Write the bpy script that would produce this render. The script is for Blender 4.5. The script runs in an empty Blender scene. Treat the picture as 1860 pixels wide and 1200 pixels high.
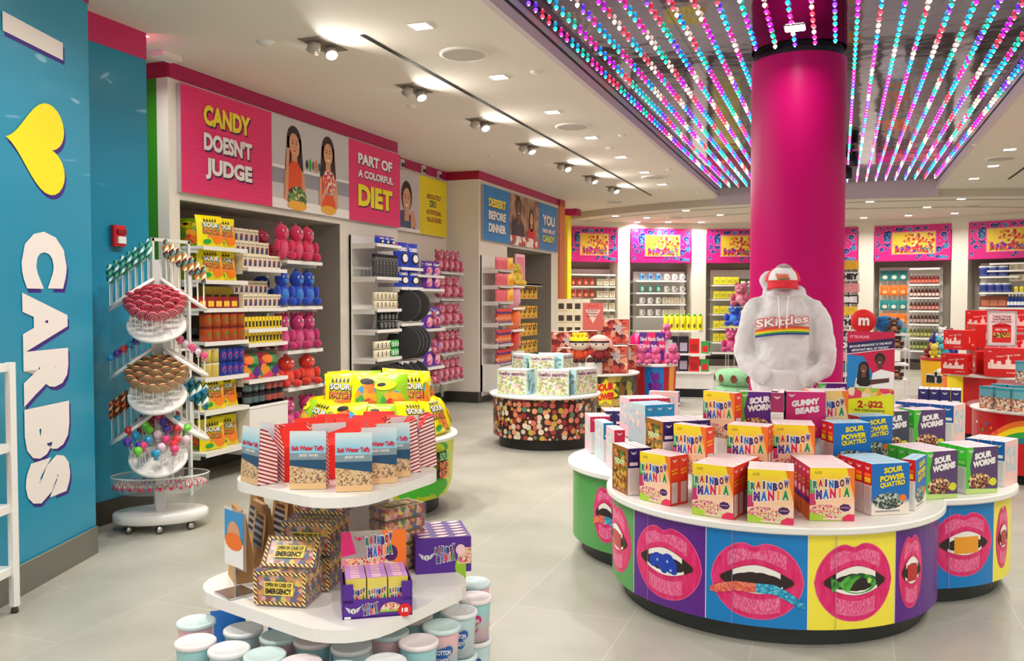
import bpy, bmesh, math, random
from mathutils import Matrix, Vector
random.seed(7)
C = bpy.context.scene.collection
S = bpy.context.scene
PI = math.pi
# ---------------- camera, world, exposure ----------------
FPX, CXP, CYP, EYE = 1600., 930., 600., 1.6
YAW = math.atan(595/FPX); PIT = math.atan(55/FPX)
cd = bpy.data.cameras.new('camera'); cam = bpy.data.objects.new('camera', cd); C.objects.link(cam)
cd.sensor_fit = 'HORIZONTAL'; cd.sensor_width = 36.; cd.lens = 36.*FPX/1860.
cd.clip_start = .05; cd.clip_end = 200
cam.location = (0, 0, EYE); cam.rotation_euler = (PI/2-PIT, 0, YAW)
S.camera = cam
W = bpy.data.worlds.new('world'); S.world = W; W.use_nodes = True
W.node_tree.nodes['Background'].inputs[0].default_value = (1, .96, .9, 1)
W.node_tree.nodes['Background'].inputs[1].default_value = .62
S.view_settings.view_transform = 'Standard'; S.view_settings.look = 'None'
S.view_settings.gamma = 1; S.view_settings.use_curve_mapping = False
S.view_settings.exposure = .35
S.cycles.use_denoising = True
S.cycles.max_bounces = 7; S.cycles.diffuse_bounces = 4; S.cycles.glossy_bounces = 3
S.cycles.transmission_bounces = 6; S.cycles.transparent_max_bounces = 12
S.cycles.caustics_reflective = False; S.cycles.caustics_refractive = False
S.cycles.sample_clamp_indirect = 6
ZC = 3.6       # ceiling
ZL = 3.77      # mirror ceiling panel
LAMP_W = 21.; SPOT_W = 15.

def ray(px, py):
    a = (px-CXP)/FPX; b = -(py-CYP)/FPX
    f = math.cos(PIT)+math.sin(PIT)*b; u = -math.sin(PIT)+math.cos(PIT)*b
    return (-math.sin(YAW)*f+math.cos(YAW)*a, math.cos(YAW)*f+math.sin(YAW)*a, u)
def onz(px, py, z):
    x, y, u = ray(px, py); t = (z-EYE)/u; return (x*t, y*t)
def onx(px, py, X):
    x, y, u = ray(px, py); t = X/x; return (y*t, EYE+u*t)
def atd(px, py, d):          # point seen at depth d
    x, y, u = ray(px, py); f = -math.sin(YAW)*x+math.cos(YAW)*y
    k = d/(math.cos(PIT)*f-math.sin(PIT)*u); return (x*k, y*k, EYE+u*k)
def facing(x, y, off):       # rotation that turns a front (-Y) to the aisle, off degrees to the right
    L = math.hypot(x, y); c = (-x/L, -y/L); r = (-c[1], c[0]); o = math.radians(off)
    n = (c[0]*math.cos(o)+r[0]*math.sin(o), c[1]*math.cos(o)+r[1]*math.sin(o))
    return math.atan2(n[0], -n[1])

# ---------------- materials ----------------
def lin(c):
    c /= 255.
    return c/12.92 if c <= .04045 else ((c+.055)/1.055)**2.4
def rgb(c): return (lin(c[0]), lin(c[1]), lin(c[2]), 1)
MATS = {}
def nt(name):
    m = bpy.data.materials.new(name); m.use_nodes = True
    return m, m.node_tree, m.node_tree.nodes['Principled BSDF']
def mat(name, col=None, rough=.5, metal=0, em=0, trans=0, alpha=1, coat=0, sheen=0, ior=None):
    if name in MATS: return MATS[name]
    m, t, b = nt(name)
    b.inputs['Base Color'].default_value = rgb(col)
    b.inputs['Roughness'].default_value = rough; b.inputs['Metallic'].default_value = metal
    b.inputs['Transmission Weight'].default_value = trans; b.inputs['Alpha'].default_value = alpha
    b.inputs['Coat Weight'].default_value = coat; b.inputs['Sheen Weight'].default_value = sheen
    if ior: b.inputs['IOR'].default_value = ior
    if em:
        b.inputs['Emission Color'].default_value = rgb(col); b.inputs['Emission Strength'].default_value = em
    m.diffuse_color = rgb(col); MATS[name] = m; return m
def link(t, a, b): t.links.new(a, b)
def ramp(t, cols, mode='CONSTANT', pos=None):
    r = t.nodes.new('ShaderNodeValToRGB'); e = r.color_ramp; e.interpolation = mode
    while len(e.elements) < len(cols): e.elements.new(1)
    for i, c in enumerate(cols):
        e.elements[i].position = pos[i] if pos else i/len(cols)
    for i, c in enumerate(cols): e.elements[i].color = rgb(c)
    return r
def speck(name, cols, scale=60, rough=.45, gap=None, rad=.42, coord='Object', trans=0, alpha=1, rnd=1):
    """printed / packed pieces: one colour per voronoi cell, optional dark gaps"""
    if name in MATS: return MATS[name]
    m, t, b = nt(name); co = t.nodes.new('ShaderNodeTexCoord'); v = t.nodes.new('ShaderNodeTexVoronoi')
    v.inputs['Scale'].default_value = scale; v.inputs['Randomness'].default_value = rnd; link(t, co.outputs[coord], v.inputs['Vector'])
    s = t.nodes.new('ShaderNodeSeparateColor'); link(t, v.outputs['Color'], s.inputs[0])
    r = ramp(t, cols); link(t, s.outputs[0], r.inputs[0]); out = r.outputs[0]
    if gap:
        g = t.nodes.new('ShaderNodeMath'); g.operation = 'GREATER_THAN'; g.inputs[1].default_value = rad
        link(t, v.outputs['Distance'], g.inputs[0])
        mx = t.nodes.new('ShaderNodeMix'); mx.data_type = 'RGBA'; link(t, g.outputs[0], mx.inputs[0])
        link(t, out, mx.inputs[6]); mx.inputs[7].default_value = rgb(gap); out = mx.outputs[2]
    link(t, out, b.inputs['Base Color']); b.inputs['Roughness'].default_value = rough
    b.inputs['Alpha'].default_value = alpha
    MATS[name] = m; return m
def noisy(name, c1, c2, scale=8, rough=.6, bump=0, bscale=60, detail=4, sheen=0, metal=0):
    if name in MATS: return MATS[name]
    m, t, b = nt(name); co = t.nodes.new('ShaderNodeTexCoord'); n = t.nodes.new('ShaderNodeTexNoise')
    n.inputs['Scale'].default_value = scale; n.inputs['Detail'].default_value = detail
    link(t, co.outputs['Object'], n.inputs['Vector'])
    r = ramp(t, [c1, c2], 'LINEAR', [.35, .65]); link(t, n.outputs[0], r.inputs[0]); link(t, r.outputs[0], b.inputs['Base Color'])
    b.inputs['Roughness'].default_value = rough; b.inputs['Sheen Weight'].default_value = sheen; b.inputs['Metallic'].default_value = metal
    if bump:
        n2 = t.nodes.new('ShaderNodeTexNoise'); n2.inputs['Scale'].default_value = bscale; link(t, co.outputs['Object'], n2.inputs['Vector'])
        bp = t.nodes.new('ShaderNodeBump'); bp.inputs['Strength'].default_value = bump; bp.inputs['Distance'].default_value = .01
        link(t, n2.outputs[0], bp.inputs['Height']); link(t, bp.outputs[0], b.inputs['Normal'])
    MATS[name] = m; return m
def grad(name, cols, axis=2, lo=0, hi=1, rough=.45, pos=None, noise=0, metal=0):
    """printed colour blend along an object axis"""
    if name in MATS: return MATS[name]
    m, t, b = nt(name); co = t.nodes.new('ShaderNodeTexCoord'); s = t.nodes.new('ShaderNodeSeparateXYZ')
    link(t, co.outputs['Object'], s.inputs[0]); mr = t.nodes.new('ShaderNodeMapRange')
    mr.inputs[1].default_value = lo; mr.inputs[2].default_value = hi; src = s.outputs[axis]
    if noise:
        n = t.nodes.new('ShaderNodeTexNoise'); n.inputs['Scale'].default_value = 9; link(t, co.outputs['Object'], n.inputs['Vector'])
        a = t.nodes.new('ShaderNodeMath'); a.operation = 'MULTIPLY_ADD'; a.inputs[1].default_value = noise
        link(t, n.outputs[0], a.inputs[0]); link(t, src, a.inputs[2]); src = a.outputs[0]
    link(t, src, mr.inputs[0])
    r = ramp(t, cols, 'LINEAR', pos or [i/(len(cols)-1) for i in range(len(cols))]); link(t, mr.outputs[0], r.inputs[0])
    link(t, r.outputs[0], b.inputs['Base Color']); b.inputs['Roughness'].default_value = rough; b.inputs['Metallic'].default_value = metal
    MATS[name] = m; return m
def stripes(name, c1, c2, freq=60, axis=(0, .35, 1), duty=.5, rough=.5, cols=None):
    if name in MATS: return MATS[name]
    m, t, b = nt(name); co = t.nodes.new('ShaderNodeTexCoord'); d = t.nodes.new('ShaderNodeVectorMath'); d.operation = 'DOT_PRODUCT'
    link(t, co.outputs['Object'], d.inputs[0]); d.inputs[1].default_value = axis
    a = t.nodes.new('ShaderNodeMath'); a.operation = 'MULTIPLY'; a.inputs[1].default_value = freq; link(t, d.outputs['Value'], a.inputs[0])
    f = t.nodes.new('ShaderNodeMath'); f.operation = 'FRACT'; link(t, a.outputs[0], f.inputs[0])
    r = ramp(t, cols) if cols else ramp(t, [c1, c2], 'CONSTANT', [0, duty]); link(t, f.outputs[0], r.inputs[0]); link(t, r.outputs[0], b.inputs['Base Color'])
    b.inputs['Roughness'].default_value = rough; MATS[name] = m; return m
def swirl(name, cols, turns=2.2, freq=7, rough=.2):
    """spiral-striped hard candy: colour runs along radius + angle about the object's Y axis"""
    if name in MATS: return MATS[name]
    m, t, b = nt(name); co = t.nodes.new('ShaderNodeTexCoord'); s = t.nodes.new('ShaderNodeSeparateXYZ'); link(t, co.outputs['Object'], s.inputs[0])
    at = t.nodes.new('ShaderNodeMath'); at.operation = 'ARCTAN2'; link(t, s.outputs[2], at.inputs[0]); link(t, s.outputs[0], at.inputs[1])
    l = t.nodes.new('ShaderNodeVectorMath'); l.operation = 'LENGTH'; link(t, co.outputs['Object'], l.inputs[0])
    k = t.nodes.new('ShaderNodeMath'); k.operation = 'MULTIPLY'; k.inputs[1].default_value = freq*12; link(t, l.outputs['Value'], k.inputs[0])
    a = t.nodes.new('ShaderNodeMath'); a.operation = 'MULTIPLY_ADD'; a.inputs[1].default_value = 1/(2*PI)*round(turns); link(t, at.outputs[0], a.inputs[0]); link(t, k.outputs[0], a.inputs[2])
    f = t.nodes.new('ShaderNodeMath'); f.operation = 'FRACT'; link(t, a.outputs[0], f.inputs[0])
    r = ramp(t, cols); link(t, f.outputs[0], r.inputs[0]); link(t, r.outputs[0], b.inputs['Base Color'])
    b.inputs['Roughness'].default_value = rough; b.inputs['Coat Weight'].default_value = .5; MATS[name] = m; return m

# ---------------- mesh building ----------------
TXT = {}
def text_geo(s, bold=.02, wide=1.0):
    k = (s, bold)
    if k in TXT: return TXT[k]
    cu = bpy.data.curves.new('t', 'FONT'); cu.body = s; cu.offset = bold; cu.resolution_u = 3; cu.align_x = 'LEFT'
    o = bpy.data.objects.new('t', cu); C.objects.link(o)
    me = bpy.data.meshes.new_from_object(o); C.objects.unlink(o); bpy.data.objects.remove(o)
    vs = [v.co.copy() for v in me.vertices]; fs = [tuple(p.vertices) for p in me.polygons]
    bpy.data.meshes.remove(me); bpy.data.curves.remove(cu)
    if not vs: vs = [Vector((0, 0, 0))]; fs = []
    x0 = min(v.x for v in vs); x1 = max(v.x for v in vs); y0 = min(v.y for v in vs); y1 = max(v.y for v in vs)
    TXT[k] = ([(v.x, v.y) for v in vs], fs, (x0, x1, y0, y1)); return TXT[k]
class MB:
    def __init__(s): s.v = []; s.f = []; s.m = []; s.sm = []; s.slots = []
    def mi(s, m):
        if m not in s.slots: s.slots.append(m)
        return s.slots.index(m)
    def add(s, vs, fs, m, smooth=False):
        o = len(s.v); s.v += [tuple(v) for v in vs]; i = s.mi(m)
        for f in fs: s.f.append(tuple(a+o for a in f)); s.m.append(i); s.sm.append(smooth)
        return s
    def box(s, c, d, m, rz=0, bev=0):
        x, y, z = [a/2 for a in d]; cs, sn = math.cos(rz), math.sin(rz); vs = []
        if bev:
            b = min(bev, x*.9, y*.9); pts = [(-x+b, -y), (x-b, -y), (x, -y+b), (x, y-b), (x-b, y), (-x+b, y), (-x, y-b), (-x, -y+b)]
            return s.prism([(c[0]+p[0]*cs-p[1]*sn, c[1]+p[0]*sn+p[1]*cs) for p in pts], c[2]-z, c[2]+z, m)
        for k in (-z, z):
            for a, b in ((-x, -y), (x, -y), (x, y), (-x, y)): vs.append((c[0]+a*cs-b*sn, c[1]+a*sn+b*cs, c[2]+k))
        return s.add(vs, [(3, 2, 1, 0), (4, 5, 6, 7), (0, 1, 5, 4), (1, 2, 6, 5), (2, 3, 7, 6), (3, 0, 4, 7)], m)
    def bx(s, x0, x1, y0, y1, z0, z1, m): return s.box(((x0+x1)/2, (y0+y1)/2, (z0+z1)/2), (abs(x1-x0), abs(y1-y0), abs(z1-z0)), m)
    def prism(s, pts, z0, z1, m, mtop=None, smooth=False):
        n = len(pts); vs = [(p[0], p[1], z0) for p in pts]+[(p[0], p[1], z1) for p in pts]
        s.add(vs, [(i, (i+1) % n, (i+1) % n+n, i+n) for i in range(n)], m, smooth)
        s.add(vs, [tuple(range(n-1, -1, -1))], m); s.add(vs, [tuple(range(n, 2*n))], mtop or m); return s
    def lathe(s, prof, m, seg=24, c=(0, 0, 0), smooth=True, a0=0, a1=2*PI, ms=None, sy=1.):
        full = abs(a1-a0-2*PI) < 1e-6; n = seg if full else seg+1; vs = []
        for r, z in prof:
            for i in range(n):
                a = a0+(a1-a0)*i/seg; vs.append((c[0]+r*math.cos(a), c[1]+r*math.sin(a)*sy, c[2]+z))
        for j in range(len(prof)-1):
            fs = []
            for i in range(seg):
                k = (i+1) % n; fs.append((j*n+i, j*n+k, (j+1)*n+k, (j+1)*n+i))
            o = len(s.v); s.add(vs if j == 0 else [], [], m)
            if j == 0: base = o
            ii = s.mi(ms[j] if ms else m)
            for f in fs: s.f.append(tuple(a+base for a in f)); s.m.append(ii); s.sm.append(smooth)
        return s
    def tube(s, pts, r, m, seg=8, r1=None, smooth=True, cap=True):
        pts = [Vector(p) for p in pts]; n = len(pts); rings = []; up = Vector((0, 0, 1)); vs = []
        d0 = (pts[1]-pts[0]).normalized(); a = d0.cross(up)
        if a.length < 1e-3: a = d0.cross(Vector((1, 0, 0)))
        a.normalize()
        for i, p in enumerate(pts):
            d = (pts[min(i+1, n-1)]-pts[max(i-1, 0)]).normalized(); a = (a-d*a.dot(d)).normalized(); b = d.cross(a)
            rr = (r[i] if isinstance(r, (list, tuple)) else (r if r1 is None else r+(r1-r)*i/(n-1)))
            for k in range(seg): t = 2*PI*k/seg; vs.append(p+a*math.cos(t)*rr+b*math.sin(t)*rr)
        fs = [(j*seg+i, j*seg+(i+1) % seg, (j+1)*seg+(i+1) % seg, (j+1)*seg+i) for j in range(n-1) for i in range(seg)]
        s.add(vs, fs, m, smooth)
        if cap: s.add([vs[i] for i in range(seg)]+[vs[(n-1)*seg+i] for i in range(seg)], [tuple(range(seg-1, -1, -1)), tuple(range(seg, 2*seg))], m)
        return s
    def ball(s, c, r, m, seg=12, rings=8, sc=(1, 1, 1), M=None):
        vs = []; fs = []
        for j in range(rings+1):
            t = PI*j/rings
            for i in range(seg):
                a = 2*PI*i/seg; p = Vector((r*sc[0]*math.sin(t)*math.cos(a), r*sc[1]*math.sin(t)*math.sin(a), r*sc[2]*math.cos(t)))
                if M: p = M @ p
                vs.append((c[0]+p[0], c[1]+p[1], c[2]+p[2]))
        for j in range(rings):
            for i in range(seg):
                k = (i+1) % seg; q = (j*seg+i, (j+1)*seg+i, (j+1)*seg+k, j*seg+k)
                fs.append(q)
        return s.add(vs, fs, m, True)
    # 2-D print work: mp(u,v,layer)->3-D
    def poly(s, mp, pts, m, L=1):
        return s.add([mp(u, v, L) for u, v in pts], [tuple(range(len(pts)))], m)
    def rect(s, mp, u0, v0, u1, v1, m, L=1, n=1):
        vs = []; 
        for i in range(n+1):
            u = u0+(u1-u0)*i/n; vs += [mp(u, v0, L), mp(u, v1, L)]
        return s.add(vs, [(2*i, 2*i+2, 2*i+3, 2*i+1) for i in range(n)], m)
    def disc(s, mp, u, v, ru, rv, m, L=1, seg=20, a0=0, a1=2*PI, rot=0):
        pts = []
        full = abs(a1-a0-2*PI) < 1e-6
        if getattr(mp, 'curved', 0) and full:
            vs = [mp(u, v, L)]; R_ = 5
            for k in range(1, R_+1):
                for i in range(seg): a = 2*PI*i/seg; vs.append(mp(min(.97, max(.03, u+ru*k/R_*math.cos(a))), min(.97, max(.03, v+rv*k/R_*math.sin(a))), L))
            fs = [(0, 1+i, 1+(i+1) % seg) for i in range(seg)]+[(1+(k-1)*seg+i, 1+k*seg+i, 1+k*seg+(i+1) % seg, 1+(k-1)*seg+(i+1) % seg) for k in range(1, R_) for i in range(seg)]
            return s.add(vs, fs, m)
        for i in range(seg if full else seg+1):
            a = a0+(a1-a0)*i/seg; x = ru*math.cos(a); y = rv*math.sin(a)
            pts.append((u+x*math.cos(rot)-y*math.sin(rot), v+x*math.sin(rot)+y*math.cos(rot)))
        return s.poly(mp, pts, m, L)
    def band(s, mp, us, lo, hi, m, L=1):
        vs = []
        for u in us: vs += [mp(u, lo(u), L), mp(u, hi(u), L)]
        return s.add(vs, [(2*i, 2*i+2, 2*i+3, 2*i+1) for i in range(len(us)-1)], m)
    def text(s, mp, t, u, v, w, h, m, L=2, bold=.025, rot=0, shear=0, sub=None):
        vs, fs, (x0, x1, y0, y1) = text_geo(t, bold); cr, sr = math.cos(rot), math.sin(rot); out = []
        for x, y in vs:
            a = (x-x0)/(x1-x0)*w; b = (y-y0)/max(y1-y0, 1e-6)*h; b += shear*a
            out.append(mp(u+a*cr-b*sr, v+a*sr+b*cr, L))
        return s.add(out, fs, m)
    def done(s, name):
        me = bpy.data.meshes.new(name); me.from_pydata(s.v, [], s.f)
        for m in s.slots: me.materials.append(m)
        me.polygons.foreach_set('material_index', s.m); me.polygons.foreach_set('use_smooth', s.sm); me.update(); return me
def plane(o, u, v, gap=.0006):
    """2-D to 3-D: origin, unit u, unit v, layers stand off along u x v"""
    o = Vector(o); u = Vector(u).normalized(); v = Vector(v).normalized(); n = u.cross(v)
    def f(a, b, L=1): return tuple(o+u*a+v*b+n*(gap*L))
    return f
def cyl(cx, cy, r, gap=.0012, zz=0, a_ref=-PI/2):
    """u runs round the drum to the right seen from outside, v is height"""
    def f(a, b, L=1):
        t = a_ref+a/r; R = r+gap*L; return (cx+R*math.cos(t), cy+R*math.sin(t), zz+b)
    return f
def setp(o, label=None, cat=None, group=None, kind=None):
    if label: o['label'] = label
    if cat: o['category'] = cat
    if group: o['group'] = group
    if kind: o['kind'] = kind
    return o
def obj(name, mb, parent=None, loc=(0, 0, 0), rot=(0, 0, 0), sc=None):
    me = mb if isinstance(mb, bpy.types.Mesh) else mb.done(name)
    o = bpy.data.objects.new(name, me); C.objects.link(o); o.location = loc; o.rotation_euler = rot
    if sc: o.scale = sc if isinstance(sc, (tuple, list)) else (sc, sc, sc)
    if parent: o.parent = parent
    return o
def empty(name, label, cat, loc=(0, 0, 0), rz=0, group=None):
    o = bpy.data.objects.new(name, None); C.objects.link(o); o.empty_display_size = .1
    o.location = loc; o.rotation_euler = (0, 0, rz); return setp(o, label, cat, group)
def solo(name, mb, label, cat, group=None, loc=(0, 0, 0), rot=(0, 0, 0), sc=None):
    if .05 < loc[2] < 3: loc = (loc[0], loc[1], loc[2]+.0016)
    return setp(obj(name, mb, None, loc, rot, sc), label, cat, group)
def struct(name, mb): return setp(obj(name, mb), kind='structure')
def tree(name, parts, label, cat, group=None, loc=(0, 0, 0), rot=(0, 0, 0), sc=None):
    """a thing from (part name, mesh, [sub-parts]) tuples that share mesh data"""
    if .05 < loc[2] < 3: loc = (loc[0], loc[1], loc[2]+.0016)
    r = empty(name, label, cat, loc, 0, group); r.rotation_euler = rot
    if sc: r.scale = sc if isinstance(sc, (tuple, list)) else (sc, sc, sc)
    for p in parts:
        o = obj(p[0], p[1], r)
        if len(p) > 2:
            for q in p[2]: obj(q[0], q[1], o)
    return r
ORD = 'first second third fourth fifth sixth seventh eighth ninth tenth eleventh twelfth thirteenth fourteenth fifteenth sixteenth seventeenth eighteenth nineteenth twentieth'.split()
ORD += ['twenty-'+a for a in ORD[:9]]+['thirtieth']+['thirty-'+a for a in ORD[:9]]+['fortieth']+['forty-'+a for a in ORD[:9]]+['fiftieth']+['fifty-'+a for a in ORD[:9]]+['sixtieth']+['sixty-'+a for a in ORD[:9]]
# common materials
WHITE = mat('white lacquer', (236, 234, 230), .35); WALLW = mat('warm white paint', (232, 226, 214), .6)
SHELF = mat('white shelf metal', (240, 238, 234), .35); GREY = mat('grey niche panel', (150, 143, 133), .6)
DGREY = mat('dark grey kick', (58, 54, 50), .5); BLACK = mat('black', (12, 12, 14), .4); INK = mat('black ink', (22, 18, 24), .5)
CHROME = mat('brushed metal', (200, 200, 200), .25, 1); MAG = mat('magenta paint', (176, 10, 88), .45)
PW = mat('white print', (245, 243, 242), .5); YEL = mat('yellow print', (246, 226, 30), .5); RED = mat('red print', (222, 24, 32), .5)
BLU = mat('blue print', (18, 116, 200), .5); NAV = mat('navy print', (28, 20, 92), .5); GRN = mat('green print', (36, 168, 62), .5)
PUR = mat('purple print', (92, 30, 140), .5); ORA = mat('orange print', (244, 120, 30), .5); PNK = mat('pink print', (232, 40, 120), .5)
LPK = mat('pale pink print', (250, 205, 215), .5); CYA = mat('cyan print', (40, 178, 214), .5); TEAL = mat('teal print', (20, 120, 130), .5)
CLEAR = mat('clear acrylic', (250, 252, 252), .03, 0, 0, 0, .16); CLEARB = mat('clear plastic wrap', (245, 248, 250), .08, 0, 0, 0, .1)
STICK = mat('white paper stick', (240, 236, 228), .6)
# ---------------- structure ----------------
def floor_mat():
    m, t, b = nt('pale stone tiles'); co = t.nodes.new('ShaderNodeTexCoord'); mp = t.nodes.new('ShaderNodeMapping')
    mp.inputs['Location'].default_value = (.02, .36, 0); link(t, co.outputs['Object'], mp.inputs[0])
    br = t.nodes.new('ShaderNodeTexBrick'); br.offset = .5
    for k, v in (('Scale', 1), ('Mortar Size', .004), ('Mortar Smooth', .2), ('Bias', 0), ('Brick Width', .61), ('Row Height', .305*2), ('Brick Width', 1.22)): br.inputs[k].default_value = v
    br.inputs['Color1'].default_value = rgb((176, 175, 164)); br.inputs['Color2'].default_value = rgb((182, 180, 169)); br.inputs['Mortar'].default_value = rgb((196, 194, 184))
    rot = mp.inputs['Rotation']; rot.default_value = (0, 0, PI/2)
    link(t, mp.outputs[0], br.inputs['Vector'])
    n = t.nodes.new('ShaderNodeTexNoise'); n.inputs['Scale'].default_value = 1.6; n.inputs['Detail'].default_value = 8; link(t, co.outputs['Object'], n.inputs['Vector'])
    r = ramp(t, [(225, 225, 222), (255, 255, 255)], 'LINEAR', [.3, .7]); link(t, n.outputs[0], r.inputs[0])
    mx = t.nodes.new('ShaderNodeMix'); mx.data_type = 'RGBA'; mx.blend_type = 'MULTIPLY'; mx.inputs[0].default_value = 1
    link(t, br.outputs[0], mx.inputs[6]); link(t, r.outputs[0], mx.inputs[7]); link(t, mx.outputs[2], b.inputs['Base Color'])
    b.inputs['Roughness'].default_value = .32; b.inputs['Specular IOR Level'].default_value = .4; return m
b = MB(); b.bx(-9, 9, -1.5, 24, -.1, 0, floor_mat()); struct('floor', b)
CE = mat('ceiling paint', (222, 214, 202), .8); CED = mat('ceiling slot black', (10, 10, 10), .6)
# ceiling with the recessed opening, ends on the curved soffit
OX0, OX1, OY0, OY1 = -2.22, 1.58, 1.5, 17.46
SC = (0., 26.7, 9.2)      # soffit arc: centre x, y, radius
def sof(x, r=SC[2]): return SC[1]-math.sqrt(max(r*r-(x-SC[0])**2, .01))
b = MB()
def ceil_poly(pts, m=CE): b.prism(pts, ZC, ZC+.06, m)
xs = [-7.0+i*.25 for i in range(0, 57)]
for x0, x1 in ((-8.9, OX0), (OX0, OX1), (OX1, 9.)):
    xx = [x0]+[x for x in xs if x0 < x < x1]+[x1]
    y0 = OY1 if x0 == OX0 else -1.5
    arc = [(x, max(sof(x), OY1+.01)) for x in xx]
    b.prism([(x0, y0), (x1, y0)]+arc[::-1], ZC, ZC+.06, CE)
b.bx(OX0, OX1, -1.5, OY0, ZC, ZC+.06, CE)
struct('ceiling', b)
LAV = mat('recess edge paint', (205, 190, 196), .6)
b = MB()
b.bx(OX0-.05, OX0+.006, OY0, OY1, ZC-.003, ZL+.1, LAV); b.bx(OX1-.006, OX1+.05, OY0, OY1, ZC-.003, ZL+.1, LAV); b.bx(OX0-.05, OX1+.05, OY1-.006, OY1+.03, 3.457, ZL+.1, LAV)
b.bx(OX0, OX0+.02, OY0, OY1-.3, ZC+.085, ZC+.1, CED); b.bx(OX1-.02, OX1, OY0, OY1-.3, ZC+.085, ZC+.1, CED); b.bx(OX0-.05, OX1+.05, OY0-.05, OY0, ZC-.002, ZL+.1, LAV)
struct('trim_1', b)
def mirror_mat():
    m, t, b = nt('dark mirror ceiling panel'); co = t.nodes.new('ShaderNodeTexCoord')
    br = t.nodes.new('ShaderNodeTexBrick'); br.offset = 0
    for k, v in (('Scale', 1), ('Mortar Size', .006), ('Brick Width', 1.24), ('Row Height', 1.5)): br.inputs[k].default_value = v
    br.inputs['Color1'].default_value = rgb((116, 92, 130)); br.inputs['Color2'].default_value = rgb((104, 86, 120)); br.inputs['Mortar'].default_value = rgb((20, 16, 24))
    link(t, co.outputs['Object'], br.inputs['Vector']); link(t, br.outputs[0], b.inputs['Base Color'])
    b.inputs['Metallic'].default_value = 1; b.inputs['Roughness'].default_value = .07
    n = t.nodes.new('ShaderNodeTexNoise'); n.inputs['Scale'].default_value = 2.2; link(t, co.outputs['Object'], n.inputs['Vector'])
    bp = t.nodes.new('ShaderNodeBump'); bp.inputs['Strength'].default_value = .12; bp.inputs['Distance'].default_value = .05; link(t, n.outputs[0], bp.inputs['Height']); link(t, bp.outputs[0], b.inputs['Normal'])
    return m
b = MB(); b.bx(OX0+.007, OX1-.007, OY0, OY1-.007, ZL, ZL+.03, mirror_mat()); setp(obj('ceiling_mirror', b), kind='structure')
# curved soffit and lower rear ceiling
ZR = 3.46
b = MB(); N = 40; xr = [-8.2+i*.41 for i in range(41)]
vs = []
for x in xr: vs += [(x, sof(x), ZR), (x, sof(x), ZC+.02)]
b.add(vs, [(2*i, 2*i+2, 2*i+3, 2*i+1) for i in range(40)], mat('soffit paint', (205, 196, 184), .7))
vs = []
for x in xr: vs += [(x, sof(x), ZR), (x, 27, ZR)]
b.add(vs, [(2*i, 2*i+1, 2*i+3, 2*i+2) for i in range(40)], CE)
# concentric grooves
for rr in (8.7, 7.4):
    vs = []
    for x in [-6+i*.4 for i in range(31)]: vs += [(x, sof(x, rr), ZR-.004), (x, sof(x, rr)+.05, ZR-.004)]
    b.add(vs, [(2*i, 2*i+1, 2*i+3, 2*i+2) for i in range(30)], mat('groove grey', (120, 110, 100), .7))
setp(obj('ceiling_rear', b), kind='structure')
# --- left walls ---
TQ = mat('turquoise gloss paint', (0, 142, 180), .3, 0, 0, 0, 1, .1); KICK = mat('grey baseboard', (112, 110, 102), .45)
A = Vector((-4.4, 4.27)); D1 = (Vector((-4.13, 3.46))-A).normalized(); NR = Vector((-D1.y, D1.x))  # NR: into the aisle
if NR.x < 0: NR = -NR
def w1(s, o=0): p = A+D1*s+NR*o; return (p.x, p.y)
b = MB(); b.prism([w1(0), w1(1.15), (-4.35, 2.6), (-6, 2.6), (-6, 3.9), (-4.9, 4.27)], 0, 3.45, TQ)
b.prism([w1(-.004, .006), w1(1.15, .006), w1(1.15, -.1), w1(-.004, -.1)], 3.44, 3.6, MAG)
wl = struct('wall_left_near', b)
b = MB(); b.prism([w1(0, .012), w1(1.05, .012), w1(1.12, 0), w1(1.1, -.1), w1(0, -.1)], 0, .17, KICK); b.prism([w1(-.002, .013), w1(1.05, .013), w1(1.05, .012), w1(-.002, .012)], .168, .174, CHROME); struct('baseboard_left_near', b)
X2 = -4.9
b = MB(); b.prism([(X2, 4.2), (X2, 5.3), (-6.6, 5.3), (-6.6, 4.2)], 0, 3.40, TQ); b.bx(-6.6, X2+.004, 4.2, 5.3, 3.40, 3.6, mat('pink header paint', (206, 40, 104), .5)); struct('wall_left_turquoise', b)
b = MB(); b.bx(X2, X2+.012, 4.2, 5.302, 0, .17, DGREY); struct('baseboard_left_turquoise', b)
# lettering on the near wall
PDS = mat('dark violet vinyl', (52, 12, 132), .4); LETW = mat('white vinyl', (240, 232, 230), .4); YHE = mat('yellow vinyl', (250, 232, 20), .4)
def m1(px, py, L):   # pixel to point of the near wall
    x, y, u = ray(px, py); n = NR; t = (A.x*n.x+A.y*n.y)/(x*n.x+y*n.y)
    return (x*t+n.x*.0015*L, y*t+n.y*.0015*L, EYE+u*t)
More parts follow.
